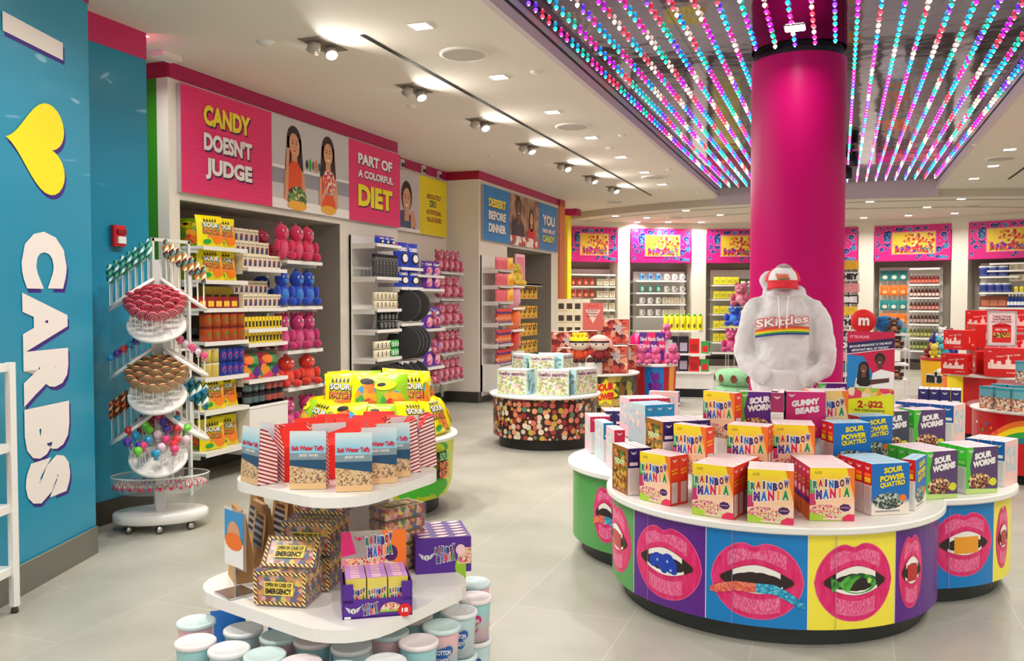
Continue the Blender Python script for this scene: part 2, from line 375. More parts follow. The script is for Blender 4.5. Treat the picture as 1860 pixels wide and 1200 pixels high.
# wall frame: s along D1 (toward camera), z height; text reads downwards
def mw(a, bb, L=1):  # a = down, bb = toward far edge (letters' up)
    p = A+D1*(S0-bb)+NR*.0015*L; return (p.x, p.y, Z0-a)
def toS(px, py):
    p = m1(px, py, 0); return ((p[0]-A.x)*D1.x+(p[1]-A.y)*D1.y, p[2])
s_lo, z_c0 = toS(38, 500); s_hi, _ = toS(120, 500); _, zb = toS(60, 922); _, zt = toS(60, 418)
S0 = s_lo; Z0 = zt; HH = s_lo-s_hi; LN = zt-zb
hh = [(0, .21), (.225, .215), (.435, .195), (.64, .19), (.835, .16)]
def glyph(t, a, w, m, L, dx=0, dy=0, bold=.05):
    b = MB(); b.text(lambda u, v, l: mw(u, v, l), t, a+dx, dy, w, HH, m, L, bold); return b
root = empty('wall_lettering', 'white CARBS lettering with yellow heart running down the turquoise wall', 'lettering', (A.x, A.y, 1.6))
def addpart(name, b):
    me = b.done(name); me.transform(Matrix.Translation((-A.x, -A.y, -1.6))); o = obj(name, me, root); return o
for t, (f, w) in zip('CARBS', hh):
    b = MB(); b.text(mw, t, f*LN+-.0+.022, .022, w*LN, HH, PDS, 1, .05); b.text(mw, t, f*LN, 0, w*LN, HH, LETW, 3, .09); addpart('letter', b)
b = MB(); zI0 = toS(60, 50)[1]; zI1 = toS(60, 85)[1]
for L, m, dx, dy in ((1, PDS, -.0+.022, .022), (3, LETW, 0, 0)):
    Z0 = zI0; b.rect(mw, dx, dy-.28*HH, (zI0-zI1)*.95+dx, HH+dy, m, L)
addpart('letter', b)
def heart(L, m, dx=0, dy=0):
    pts = []
    for i in range(48):
        t = 2*PI*i/48; x = 16*math.sin(t)**3; y = 13*math.cos(t)-5*math.cos(2*t)-2*math.cos(3*t)-math.cos(4*t)
        pts.append((x/16, (y+17)/29.5))
    b.poly(mw, [((zh0-zh1)/2*(1+p[0])+dx, p[1]*HH*1.3-.28*HH+dy) for p in pts], m, L)
b = MB(); zh0 = toS(70, 182)[1]; zh1 = toS(70, 350)[1]; Z0 = zh0
heart(1, PDS, -.0+.022, .022); heart(3, YHE); addpart('heart', b)
b = MB(); b.box((0, 0, 0), (.05, .11, .15), RED, 0, .01); b.box((.03, 0, -.03), (.02, .07, .05), PW); b.box((.03, 0, .03), (.02, .08, .03), mat('dark red plastic', (150, 20, 24), .4))
yy, zz = onx(210, 429, X2); solo('fire_alarm', b, 'small red fire alarm pull box on the turquoise wall', 'alarm', loc=(X2+.025, yy, zz))
# niche bay one
def bay(name, X, y0, y1, oy0, oy1, oz1, back, zbot=.0, inner=GREY, strip=MAG, side0=True):
    b = MB(); b.bx(X-.9, X, y0, oy0, 0, 3.47, WALLW); b.bx(X-.9, X, oy1, y1, 0, 3.47, WALLW); b.bx(X-.9, X, oy0, oy1, oz1, 3.47, WALLW)
    b.bx(X-.9, X+.006, y0-.006, y1+.006, 3.47, 3.6, strip); b.bx(back-.05, back, oy0, oy1, 0, oz1, inner)
    b.bx(back, X-.003, oy1-.006, oy1+.004, 0, oz1, inner); b.bx(back, X-.003, oy0-.004, oy0+.006, 0, oz1, inner); b.bx(back, X-.003, oy0, oy1, oz1-.006, oz1, inner)
    return struct(name, b)
bay('wall_left_first_bay', -5.3, 5.99, 10.06, 6.1, 8.68, 2.46, -5.8)
b = MB(); b.bx(-5.81, -5.62, 6.1, 8.68, 0, .17, DGREY); b.bx(-5.3, -5.288, 5.99, 6.1, 0, .17, KICK); b.bx(-5.3, -5.288, 8.68, 10., 0, .17, DGREY); struct('baseboard_left_first_bay', b)
b = MB(); b.bx(-8, -5.42, 5.975, 5.988, 0, 3.47, mat('leaf green paint', (44, 140, 20), .5)); b.bx(-5.42, -5.3, 5.975, 5.988, 0, 3.47, WALLW); b.bx(-8, -5.3, 5.97, 5.99, 3.47, 3.6, mat('dark magenta paint', (150, 8, 60), .5)); struct('wall_left_green_return', b)
b = MB(); b.bx(-6.8, -5.8, 9.9, 12.7, 0, 3.47, WALLW); b.bx(-6.8, -5.794, 9.9, 12.7, 3.47, 3.6, MAG); struct('wall_left_second_bay', b)
b = MB(); b.bx(-5.8, -5.785, 10., 12.65, 0, .17, DGREY); struct('baseboard_left_second_bay', b)
bay('wall_left_third_bay', -5.25, 12.65, 16.75, 13.88, 16.3, 2.5, -5.85)
b = MB(); b.bx(-6.8, -5.25, 12.64, 12.65, 0, 3.47, WALLW); b.bx(-6.8, -5.245, 12.635, 12.65, 3.47, 3.6, mat('deep red header', (164, 8, 52), .5)); b.bx(-5.79, -5.25, 12.63, 12.64, 0, .17, DGREY); b.bx(-5.25, -5.235, 12.65, 13.88, 0, .17, DGREY); struct('wall_left_third_return', b)
b = MB(); b.bx(-6.4, -5.22, 16.75, 17.1, 0, 3.47, mat('orange paint', (216, 110, 30), .5)); b.bx(-6.4, -5.215, 16.75, 17.1, 3.47, 3.6, mat('rust header', (170, 50, 30), .5)); struct('wall_left_orange', b)
p0 = onz(1020, 388, 3.6); 
b = MB(); b.bx(-7.5, -5.62, 18.6, 18.9, 0, 3.46, mat('yellow paint', (250, 226, 10), .5)); b.bx(-7.5, -5.4, 18.58, 18.9, 3.46, 3.6, MAG); struct('wall_left_yellow', b)
# --- far curved wall ---
FC = (0., 14.4, 8.0)
def far(px, r=FC[2]):
    x, y, u = ray(px, 545); x -= 0; # direction in plan
    B = -(x*FC[0]+y*FC[1]); Aa = x*x+y*y; Cc = FC[0]**2+FC[1]**2-r*r
    t = (-B+math.sqrt(B*B-Aa*Cc))/Aa; return math.atan2(y*t-FC[1], x*t-FC[0])
def fz(py, r=FC[2], px=1400):
    a = far(px, r); x = FC[0]+r*math.cos(a); y = FC[1]+r*math.sin(a); f = -math.sin(YAW)*x+math.cos(YAW)*y
    rx = ray(px, py); k = f/(-math.sin(YAW)*rx[0]+math.cos(YAW)*rx[1]); return EYE+rx[2]*k
def fp(a, r, z): return (FC[0]+r*math.cos(a), FC[1]+r*math.sin(a), z)
def arcwall(b, a0, a1, r0, r1, z0, z1, m, n=6):
    pts = [fp(a0+(a1-a0)*i/n, r0, 0)[:2] for i in range(n+1)]+[fp(a1+(a0-a1)*i/n, r1, 0)[:2] for i in range(n+1)]
    b.prism(pts, z0, z1, m)
BAYS = [(1030, 1122), (1144, 1256), (1282, 1392), (1424, 1558), (1586, 1727), (1757, 1905), (1935, 2080)]
RB = 8.55
b = MB(); A0 = far(985); A1 = far(2140)
arcwall(b, A0, A1, FC[2], RB+.2, 3.2, ZR+.02, WALLW, 40)
arcwall(b, A0, A1, RB, RB+.2, 0, 3.21, mat('grey bay panel', (168, 158, 146), .6), 40)
e = 985
for s0, s1 in BAYS+[(2140, 2140)]:
    if s0 > e: arcwall(b, far(e), far(s0), FC[2], RB+.1, 0, 3.21, WALLW, 3)
    e = s1
struct('wall_far', b)
b = MB(); arcwall(b, A0, A1, FC[2]-.012, RB, 0, .16, mat('dark brown kick', (70, 58, 50), .5), 40); struct('baseboard_far', b)
# simple right wall and front enclosure left open behind the camera
b = MB(); b.bx(8.2, 8.4, 1, 24, 0, 3.6, WALLW); struct('wall_right', b)
# magenta column
COLX, COLY, COLR = -.37, 8.35, .405
COLM = mat('magenta column paint', (190, 0, 100), .42); COLM.node_tree.nodes['Principled BSDF'].inputs['Specular IOR Level'].default_value = .18
b = MB(); b.lathe([(COLR, 0), (COLR, ZL-.05)], COLM, 64); b.lathe([(COLR-.02, ZL-.05), (COLR-.02, ZL)], BLACK, 48)
b.lathe([(COLR+.012, 0), (COLR+.012, .15), (COLR, .15)], DGREY, 48)
solo('column', b, 'thick round magenta column rising to the lit ceiling', 'column', loc=(COLX, COLY, 0))
# ---------------- ceiling fittings ----------------
GLOW = mat('lamp lens', (255, 250, 240), .4, 0, 14); FRAME = mat('white lamp frame', (230, 226, 218), .4)
def area_light(name, loc, w, size=.16, parent=None, rot=(0, 0, 0), spread=150, col=(1, .955, .88)):
    l = bpy.data.lights.new(name, 'AREA'); l.energy = w; l.size = size; l.color = col; l.spread = math.radians(spread)
    o = bpy.data.objects.new(name, l); C.objects.link(o); o.location = loc; o.rotation_euler = rot
    if parent: o.parent = parent
    return o
fb = MB()
for s in (-1, 1): fb.box((s*.075, 0, -.003), (.012, .162, .006), FRAME); fb.box((0, s*.075, -.003), (.138, .012, .006), FRAME)
FR = fb.done('frame'); lb = MB(); lb.box((0, 0, -.001), (.138, .138, .002), GLOW); LE = lb.done('lens')
rows = []
for i in range(9): rows.append((-2.89, 5.86-1.57*3+1.57*i, ZC))
rows += [(-2.9, 15.25, ZC)]
for (px, py) in ((1834, 271), (1804, 301), (1769, 324)): rows.append((*onz(px, py, ZC), ZC))
for i in range(1, 9): rows.append((2.17, 13.4-1.55*i, ZC))
for (px, py) in ((1118, 392), (1175, 395), (1158, 403), (1214, 403), (1246, 382), (1274, 403), (1308, 390), (1580, 366), (1684, 376), (1650, 391), (1746, 361), (1734, 387), (1569, 395)): rows.append((*onz(px, py, ZR), ZR))
rows += [(-5.0, 5.3, ZC), (4.6, 6, ZC), (4.6, 9, ZC), (4.6, 12, ZC), (4.6, 15, ZC), (-.8, .6, ZC), (.4, .9, ZC)]
for i, (x, y, z) in enumerate(rows):
    d = empty('downlight', 'square recessed downlight, %s along the ceiling counted from the entrance rows' % ORD[i], 'ceiling light', (x, y, z), 0, 'square downlights')
    obj('frame', FR, d); obj('lens', LE, d); area_light('lamp_beam', (0, 0, -.012), LAMP_W*(1.0 if z == ZC else .8), .13, d)
# downlight in the mirror panel above the column
x, y = onz(1444, 50, ZL)
d = empty('downlight', 'bright square lamp hanging at the mirror ceiling above the magenta column', 'ceiling light', (x, y, ZL)); obj('frame', FR, d); obj('lens', LE, d, (0, 0, -.01)); area_light('lamp_beam', (0, 0, -.03), LAMP_W*.35, .13, d)
# adjustable twin spots in the row near the wall
hs = MB(); hs.box((0, 0, .0), (.24, .44, .006), FRAME); hs.box((0, 0, -.004), (.21, .41, .004), mat('recess shadow grey', (120, 112, 100), .6)); HF = hs.done('spot_frame')
HS = MB(); HS.lathe([(.0, .0), (.045, .0), (.06, -.05), (.062, -.11), (.055, -.112)], mat('lamp head grey', (176, 170, 158), .4), 20); HSM = HS.done('spot_head')
HL = MB(); HL.lathe([(.0, -.108), (.054, -.108)], GLOW, 20); HLM = HL.done('spot_lens')
sy = [(-3.8, 6.01-1.6), (-3.81, 6.01), (-3.79, 7.55), (-3.79, 9.18), (-3.81, 10.82), (-3.82, 12.49), (-3.8, 13.92), (-3.78, 15.35)]
for i, (x, y) in enumerate(sy):
    d = empty('twin_spotlight', 'twin adjustable spotlight in square ceiling recess, %s along the left wall row' % ORD[i], 'spotlight', (x, y, ZC), 0, 'twin spotlights'); obj('recess_frame', HF, d)
    for k, (dy, ax, ay) in enumerate(((-.1, -.7, .5), (.1, .15, -.75 if i % 2 else -.5))):
        h = obj('lamp_head', HSM, d, (0, dy, -.004), (ay*.6, -ax*.9 if k == 0 else -.5, 0), .82); obj('lens', HLM, h)
    area_light('lamp_beam', (-.03, -.1, -.13), SPOT_W*.75, .09, d, (.0, -1.1, 0), 150); area_light('lamp_beam', (.0, .1, -.14), SPOT_W*.6, .09, d, (.3, -.35, 0), 110)
b = MB(); b.bx(-.02, .02, 0, 10.9, -.004, .002, CED); solo('linear_slot', b, 'long thin black air slot along the left of the ceiling', 'air slot', loc=(-3.40, 5.9, ZC))
x, y = onz(1832, 325, ZC); b = MB(); b.bx(-.02, .02, -10, 0, -.004, .002, CED); solo('linear_slot', b, 'thin black air slot on the right side of the ceiling', 'air slot', loc=(x, y, ZC))
sp = MB(); sp.lathe([(0, -.012), (.15, -.012), (.155, -.004)], noisy('speaker mesh grey', (176, 170, 160), (186, 180, 170), 400, .7), 32, smooth=False); sp.lathe([(.15, -.013), (.172, -.012), (.175, 0)], FRAME, 32); SPM = sp.done('speaker')
for (px, py, z, w) in ((843, 97, ZC, 'first from the front'), (1040, 229, ZC, 'beside the downlight row'), (1188, 321, ZC, 'third in the row'), (1117, 366, ZC, 'near the pink sign corner'), (1818, 287, ZC, 'right of the lit panel'), (1228, 393, ZR, 'on rear ceiling left'), (1545, 377, ZR, 'on rear ceiling right of the column'), (1762, 373, ZR, 'on rear ceiling far right')):
    solo('ceiling_speaker', SPM, 'round grey ceiling speaker, %s' % w, 'speaker', 'ceiling speakers', (*onz(px, py, z), z), sc=1.15)
dm = MB(); dm.lathe([(0, -.02), (.035, -.02), (.04, -.008), (.055, -.002), (.055, 0)], FRAME, 20); DM = dm.done('detector')
for i, (px, py) in enumerate(((482, 76), (748, 192), (892, 282), (974, 130), (1130, 245), (1107, 268), (1215, 307), (1268, 349), (1772, 370 if 0 else 262), (1748, 325))):
    solo('sprinkler', DM, 'small white round sprinkler cap in the ceiling, %s from the front' % ORD[i], 'sprinkler', 'sprinkler caps', (*onz(px, py, ZC), ZC), sc=1. if i != 0 else 1.3)
b = MB(); b.box((0, 0, -.02), (.13, .22, .04), FRAME); solo('emergency_light', b, 'small white box fitting on the ceiling above the green return wall', 'emergency light', loc=(*onz(302, 103, 3.58), 3.6))
# --- colour light strings ---
LC = [(30, 190, 230), (20, 150, 240), (214, 30, 226), (255, 60, 80), (255, 226, 190), (30, 214, 160), (120, 60, 250), (255, 40, 150)]
BM = []
for i, c in enumerate(LC):
    b = MB(); m = mat('led bead %d' % i, c, .3, 0, 2.1); m.cycles.emission_sampling = 'NONE'
    b.ball((0, 0, 0), .0175, m, 8, 6, (1, 1, .95)); b.ball((0, 0, -.0125), .0085, PWB if 0 else mat('led core', (255, 250, 250), .3, 0, 3), 6, 4); BM.append(b.done('bead'))
MATS['led core'].cycles.emission_sampling = 'NONE'
WIRE = mat('thin dark wire', (40, 36, 44), .5)
NS = 24
for k in range(NS):
    x = -2.14+k*(3.68/(NS-1)); y0, y1 = 5.3, 17.2
    if abs(x-COLX) < COLR: segs = ((5.3, COLY-COLR-.03), (COLY+COLR+.03, 17.2))
    else: segs = ((5.3, 17.2),)
    r = empty('light_string', 'multicoloured bead light string under the mirror ceiling, %s from the left' % ORD[k], 'light string', (x, 0, ZL-.019), 0, 'bead light strings')
    w = MB()
    for s0, s1 in segs: w.tube([(0, s0, .010), (0, s1, .010)], .002, WIRE, 4)
    obj('wire', w, r)
    rnd = random.Random(k*13+5); y = y0; col = rnd.randrange(8); run = 0
    j = 0
    while y < y1:
        if run <= 0: col = (col+rnd.choice((1, 2, 3, 5, 7))) % 8; run = rnd.choice((1, 2, 2, 3))
        run -= 1
        if any(s0 <= y <= s1 for s0, s1 in segs): obj('bead', BM[col], r, (0, y, 0))
        y += .16
for i, (x, y) in enumerate(((-.9, 11.2), (-.86, 12.0), (-.84, 12.9), (.16, 13.5), (.1, 14.8))):
    x += .0
    b = MB(); b.box((0, 0, -.02), (.03, .03, .04), BLACK); b.lathe([(0, -.34), (.07, -.34), (.075, -.3), (.07, -.08), (0, -.08)], BLACK, 16)
    solo('stage_spotlight', b, 'black cylinder spotlight under the mirror ceiling, %s behind the column' % ORD[i], 'spotlight', 'black stage spotlights', (x, y, ZL), sc=.8)
# ---------------- signs on the left wall ----------------
def yx(px, X): return onx(px, 400, X)[0]
SKIN = mat('printed skin tone', (222, 160, 124), .5); SKIN2 = mat('printed deep skin tone', (120, 66, 46), .5); HAIR = mat('printed dark hair', (44, 22, 22), .5)
KIT = mat('printed kitchen grey', (205, 203, 206), .5); KIT2 = mat('printed cabinet grey', (150, 152, 164), .5); ORD2 = mat('printed orange dress', (236, 84, 24), .5)
HOT = stripes('hot pink brick print', (232, 44, 112), (222, 34, 98), 22, (0, 0, 1), .86); HOT2 = HOT; SHA = mat('dark letter shadow', (70, 20, 70), .5); YL2 = mat('yellow letter', (250, 226, 60), .5)
SAL = speck('salad print', [(60, 96, 50), (100, 140, 60), (200, 210, 150), (40, 60, 40), (150, 170, 80)], 40); CND = speck('candy mix print', [(230, 50, 60), (250, 220, 180), (240, 120, 60), (120, 190, 200), (250, 240, 230), (200, 40, 90)], 36)
def head(b, mp, u, v, s, skin=SKIN, hair=HAIR, L=4, long=1, smile=1, tilt=0):
    b.disc(mp, u, v+.04*s, .135*s, .17*s, hair, L, 20, rot=tilt)
    if long: b.poly(mp, [(u-.13*s, v+.08*s), (u+.13*s, v+.08*s), (u+.19*s, v-.45*s), (u+.1*s, v-.5*s), (u-.1*s, v-.5*s), (u-.19*s, v-.42*s)], hair, L)
    b.poly(mp, [(u-.045*s, v-.05*s), (u+.045*s, v-.05*s), (u+.06*s, v-.24*s), (u-.06*s, v-.24*s)], skin, L+1)
    b.disc(mp, u, v, .095*s, .13*s, skin, L+2, 20, rot=tilt)
    for k in (-1, 1):
        b.disc(mp, u+k*.037*s, v+.02*s, .016*s, .007*s, INK, L+3, 8); b.rect(mp, u+k*.037*s-.02*s, v+.045*s, u+k*.037*s+.02*s, v+.052*s, hair, L+3)
    b.poly(mp, [(u-.008*s, v-.01*s), (u+.012*s, v-.025*s), (u-.008*s, v-.025*s)], mat('printed nose shade', (190, 124, 96), .5), L+3)
    if smile: b.disc(mp, u, v-.055*s, .035*s, .022*s, PW, L+3, 12, PI, 2*PI)
    else: b.rect(mp, u-.022*s, v-.063*s, u+.022*s, v-.052*s, mat('printed lips', (180, 60, 60), .5), L+3)
def shadow_text(b, mp, t, u, v, w, h, m, L=6, bold=.05, sh=SHA, d=.016, **k):
    b.text(mp, t, u+d, v-d, w, h, sh, L, bold, **k); b.text(mp, t, u, v, w, h, m, L+2, bold, **k)
X = -5.3; y0, y3 = yx(322, X), 10.04; ya, yb = yx(487, X), yx(627, X)
root = empty('wall_sign', 'long pink wall sign saying Candy doesn\'t judge, with photo of two women', 'sign', (X, y0, 2.5))
def sub(name, b, r=None):
    r = r or root; me = b.done(name); me.transform(Matrix.Translation(-r.location)); return obj(name, me, r)
b = MB(); b.bx(X, X+.05, y0, y3, 2.52, 3.44, mat('sign edge grey', (170, 164, 160), .5)); sub('backing', b)
mp = plane((X+.05, y0, 2.52), (0, 1, 0), (0, 0, 1), .0008); H = .92
b = MB(); b.rect(mp, 0, 0, ya-y0, H, HOT); w = ya-y0
shadow_text(b, mp, 'CANDY', .28, .62, w-.62, .18, YL2); shadow_text(b, mp, "DOESN'T", .28, .40, w-.6, .16, PW); shadow_text(b, mp, 'JUDGE', .30, .15, w-.62, .19, PW); sub('panel', b)
b = MB(); u0 = ya-y0; w = yb-ya; b.rect(mp, u0, 0, u0+w, H, KIT)
b.rect(mp, u0, .25, u0+w, .42, KIT2, 2); b.rect(mp, u0, .40, u0+w, .43, PW, 3); b.rect(mp, u0, 0, u0+w, .1, PW, 3)
for k in range(5): b.disc(mp, u0+w*(.42+.04*k), .50, .025, .05+.02*(k % 2), [HAIR, GRN, mat('printed bottle', (120, 110, 100), .5), ORA, TEAL][k], 3, 10)
def woman(uc, s, lean, smile):
    head(b, mp, uc, .66, s, smile=smile, tilt=lean)
    b.poly(mp, [(uc-.13, .40), (uc-.05, .5), (uc+.05, .5), (uc+.14, .40), (uc+.17, .08), (uc-.13, .08)], ORD2, 6)
    b.poly(mp, [(uc+.12, .42), (uc+.17, .40), (uc+.2, .1), (uc+.14, .08)], SKIN, 7); b.poly(mp, [(uc-.13, .42), (uc-.18, .38), (uc-.19, .1), (uc-.13, .08)], SKIN, 7)
    if smile: b.disc(mp, uc+.01, .36, .13, .14, CND, 9, 16); b.poly(mp, [(uc-.18, .12), (uc-.14, .12), (uc-.02, .28), (uc-.06, .32)], SKIN, 10); b.poly(mp, [(uc+.19, .12), (uc+.15, .12), (uc+.05, .28), (uc+.09, .32)], SKIN, 10); b.disc(mp, uc+.0, .06, .15, .05, mat('printed yellow bowl', (240, 176, 60), .5), 11)
    else: b.poly(mp, [(uc-.18, .12), (uc-.13, .12), (uc-.09, .62), (uc-.14, .62)], SKIN, 10); b.disc(mp, uc+.04, .13, .17, .12, SAL, 11, 16); b.disc(mp, uc+.04, .05, .17, .05, mat('printed yellow bowl', (240, 176, 60), .5), 12)
woman(u0+.38, .95, .2, 0); woman(u0+w*.70, .95, 0, 1); sub('photo_panel', b)
b = MB(); u0 = yb-y0; w = y3-yb; b.rect(mp, u0, 0, u0+w, H, HOT)
shadow_text(b, mp, 'PART OF', u0+.2, .66, w-.42, .13, PW, d=.012); shadow_text(b, mp, 'A COLORFUL', u0+.2, .51, w-.4, .09, PW, d=.01); shadow_text(b, mp, 'DIET', u0+.2, .18, w-.42, .25, mat('bright yellow letter', (252, 234, 20), .5)); sub('panel', b)
# sign two
X = -5.8; y0 = yx(705, X); ya = yx(757, X); y3 = yx(806, X)
root = empty('wall_sign', 'yellow wall sign saying absolutely zero nutritional value added, beside a photo', 'sign', (X, y0, 2.56))
b = MB(); b.bx(X, X+.05, y0, y3, 2.57, 3.42, mat('sign edge grey', (170, 164, 160), .5)); sub('backing', b)
mp = plane((X+.05, y0, 2.57), (0, 1, 0), (0, 0, 1), .0008); H = .85; w = ya-y0
b = MB(); b.rect(mp, 0, 0, w, H, mat('printed pale wall', (206, 200, 202), .5)); head(b, mp, w-.42, .45, 1.25, long=0); DEN = mat('printed denim shirt', (70, 90, 130), .5)
b.poly(mp, [(w-.8, 0), (w-.75, .25), (w-.5, .3), (w-.25, .22), (w-.12, 0)], DEN, 3); b.poly(mp, [(w-.3, .04), (w-.12, .1), (w-.2, .3), (w-.3, .28)], SKIN, 8); b.rect(mp, 0, 0, w, .05, PW, 9); sub('photo_panel', b)
b = MB(); w2 = y3-ya; b.rect(mp, w, 0, w+w2, H, stripes('yellow brick print', (242, 222, 30), (234, 212, 20), 24, (0, 0, 1), .86)); MR = mat('maroon letter', (150, 20, 50), .5)
for t, v, h, m in (('ABSOLUTELY', .54, .07, MR), ('ZERO', .42, .1, mat('dark green letter', (10, 90, 70), .5)), ('NUTRITIONAL', .31, .07, MR), ('VALUE ADDED', .2, .07, MR)): b.text(mp, t, w+(.22 if t != 'ZERO' else .32), v, w2-(.42 if t != 'ZERO' else .7), h, m, 3, .03)
sub('panel', b)
# sign three
X = -5.25; y0 = yx(873, X); ya = yx(921, X); yb = yx(974, X); y3 = yx(1009, X)
root = empty('wall_sign', 'blue wall sign saying dessert before dinner, with dining photo in the middle', 'sign', (X, y0, 2.54))
b = MB(); b.bx(X, X+.05, y0, y3, 2.54, 3.40, mat('sign edge grey', (170, 164, 160), .5)); sub('backing', b)
mp = plane((X+.05, y0, 2.54), (0, 1, 0), (0, 0, 1), .0008); H = .86; BLS = stripes('blue brick print', (20, 130, 200), (10, 116, 184), 24, (0, 0, 1), .86)
b = MB(); w = ya-y0; b.rect(mp, 0, 0, w, H, BLS)
for t, v, m in (('DESSERT', .54, YL2), ('BEFORE', .34, PW), ('DINNER', .14, PW)): shadow_text(b, mp, t, .2, v, w-.4, .14, m, d=.012)
sub('panel', b); u0 = w; w = yb-ya
b = MB(); b.rect(mp, u0, 0, u0+w, H, noisy('dining room print', (110, 60, 44), (190, 150, 120), 5, .5)); head(b, mp, u0+.42, .62, 1.1, SKIN2, INK, 4, 0); head(b, mp, u0+1.1, .5, .9, SKIN, HAIR, 4, 1)
b.poly(mp, [(u0+.05, 0), (u0+.1, .4), (u0+.42, .5), (u0+.7, .36), (u0+.75, 0)], mat('printed navy suit', (34, 34, 52), .5), 3); b.rect(mp, u0, 0, u0+w, .16, speck('table food print', [(235, 225, 215), (200, 60, 50), (240, 235, 230), (150, 90, 60)], 9), 9); b.poly(mp, [(u0+.9, .1), (u0+.95, .34), (u0+1.25, .34), (u0+1.3, .1)], RED, 5)
sub('photo_panel', b); u0 = yb-y0; w = y3-yb
b = MB(); b.rect(mp, u0, 0, u0+w, H, BLS); shadow_text(b, mp, 'YOU', u0+.2, .46, w-.42, .2, PW); shadow_text(b, mp, 'HAD ME AT', u0+.2, .32, w-.4, .08, PW, d=.01); shadow_text(b, mp, 'CANDY', u0+.2, .15, w-.42, .13, mat('lime letter', (214, 230, 60), .5)); sub('panel', b)
for i, px in enumerate((730, 769, 798)):
    b = MB(); b.box((0, 0, 0), (.03, .11, .12), mat('lamp bracket white', (220, 214, 206), .4)); b.box((.02, 0, -.02), (.03, .07, .05), DGREY); yy, zz = onx(px, (297, 308, 318)[i], -5.78)
    solo('sign_lamp', b, 'small white sign lamp on the pink band over the yellow sign, %s of three' % ORD[i], 'lamp', 'sign lamps', (-5.78, yy, zz))
# ---------------- product meshes ----------------
def pillow(b, w, h, d, m, nx=6, ny=7, z0=0, back=None, corner=.9):
    """sealed bag standing upright, front to -Y, bottom at z0; returns front map"""
    def th(u, v): return d/2*(max(0, (1-abs(2*u-1)**2.6)*(1-abs(2*v-1)**2.6)))**.6
    for sgn, mm in ((-1, m), (1, back or m)):
        vs = []
        for j in range(ny+1):
            for i in range(nx+1):
                u, v = i/nx, j/ny; pin = 1-.07*math.sin(PI*v); vs.append(((u-.5)*w*pin, sgn*(th(u, v)+.001), z0+h*v))
        fs = []
        for j in range(ny):
            for i in range(nx):
                q = (j*(nx+1)+i, j*(nx+1)+i+1, (j+1)*(nx+1)+i+1, (j+1)*(nx+1)+i); fs.append(q if sgn < 0 else q[::-1])
        b.add(vs, fs, mm, True)
    f = lambda a, c, L=1: ((a-.5)*w*(1-.07*math.sin(PI*c)), -(th(a, c)+.004+.0008*L), z0+h*c)
    f.curved = 1; return f
BAGY = mat('yellow foil bag', (250, 232, 0), .3); BAGG = mat('lime foil bag', (150, 200, 20), .3)
KIDS = speck('gummy kids print', [(240, 120, 30), (250, 170, 20), (60, 150, 220), (60, 170, 70), (230, 50, 50), (250, 150, 30)], 26)
def sour_bag(w=.30, h=.30, d=.10, base=BAGY, plain=False):
    b = MB(); mp = pillow(b, w, h, d, base)
    if not plain:
        b.disc(mp, .72, .28, .24, .2, mat('orange gummy print', (250, 136, 10), .4), 1, 14); b.disc(mp, .84, .62, .1, .14, KIDS, 2, 10); b.disc(mp, .3, .14, .15, .08, GRN, 2, 10)
        for t, v, m, hh in (('SOUR', .60, PW, .15), ('PATCH', .40, mat('coral letter', (250, 130, 90), .4), .15)):
            b.text(mp, t, .14, v-.02, .62, hh+.03, INK, 3, .09, shear=-.06); b.text(mp, t, .16, v, .57, hh, m, 4, .03, shear=-.06)
        b.text(mp, 'KIDS', .30, .26, .28, .1, mat('coral letter', (250, 130, 90), .4), 4, .05)
        for k in range(5): b.poly(mp, [(.2+.1*k, .78), (.28+.1*k, .77), (.23+.11*k, .9)], INK, 3)
    else: b.disc(mp, .55, .35, .32, .25, KIDS, 1, 16); b.disc(mp, .4, .75, .3, .12, mat('bright yellow patch', (246, 226, 20), .4), 1, 14); b.disc(mp, .3, .78, .12, .05, INK, 2, 8)
    return b.done('bag')
SB = sour_bag(); SBG = sour_bag(base=BAGG, plain=True)
def pouch(w, h, d, m, txt=None, tm=PW, extra=None, name='pouch'):
    b = MB(); mp = pillow(b, w, h, d, m, 4, 5)
    if txt: b.text(mp, txt, .15, .62, .7, .16, tm, 2, .03)
    if extra: b.disc(mp, .55, .32, .3, .2, extra, 1, 12)
    return b.done(name)
def card_box(w, d, h, m, face=None, top=None, txt=None, tm=PW, win=None, name='box', side=None):
    b = MB(); b.box((0, d/2, h/2), (w, d, h), side or m); mp = plane((-w/2, 0, 0), (1, 0, 0), (0, 0, 1)); b.rect(mp, 0, 0, w, h, m)
    if face: b.rect(mp, w*.06, h*.05, w*.94, h*.95, face, 1)
    if win: b.rect(mp, w*.15, h*.12, w*.85, h*.62, win, 2)
    if txt: b.text(mp, txt, w*.12, h*.7, w*.76, h*.16, tm, 3, .02)
    if top: b.rect(plane((-w/2, 0, h), (1, 0, 0), (0, 1, 0)), 0, 0, w, d, top)
    return b.done(name)
def mug(m, inner=PW, art=None, r=.034, h=.092):
    b = MB(); b.lathe([(0, 0), (r, 0), (r, h), (r-.004, h), (r-.004, .008), (0, .008)], m, 18); b.tube([(r-.003, 0, h*.8), (r+.018, 0, h*.78), (r+.024, 0, h*.5), (r+.016, 0, h*.24), (r-.002, 0, h*.2)], -.0+.005, m, 6)
    if art: b.disc(cyl(0, 0, r), 0, h*.5, r*.6, h*.32, art, 1, 14)
    return b.done('mug')
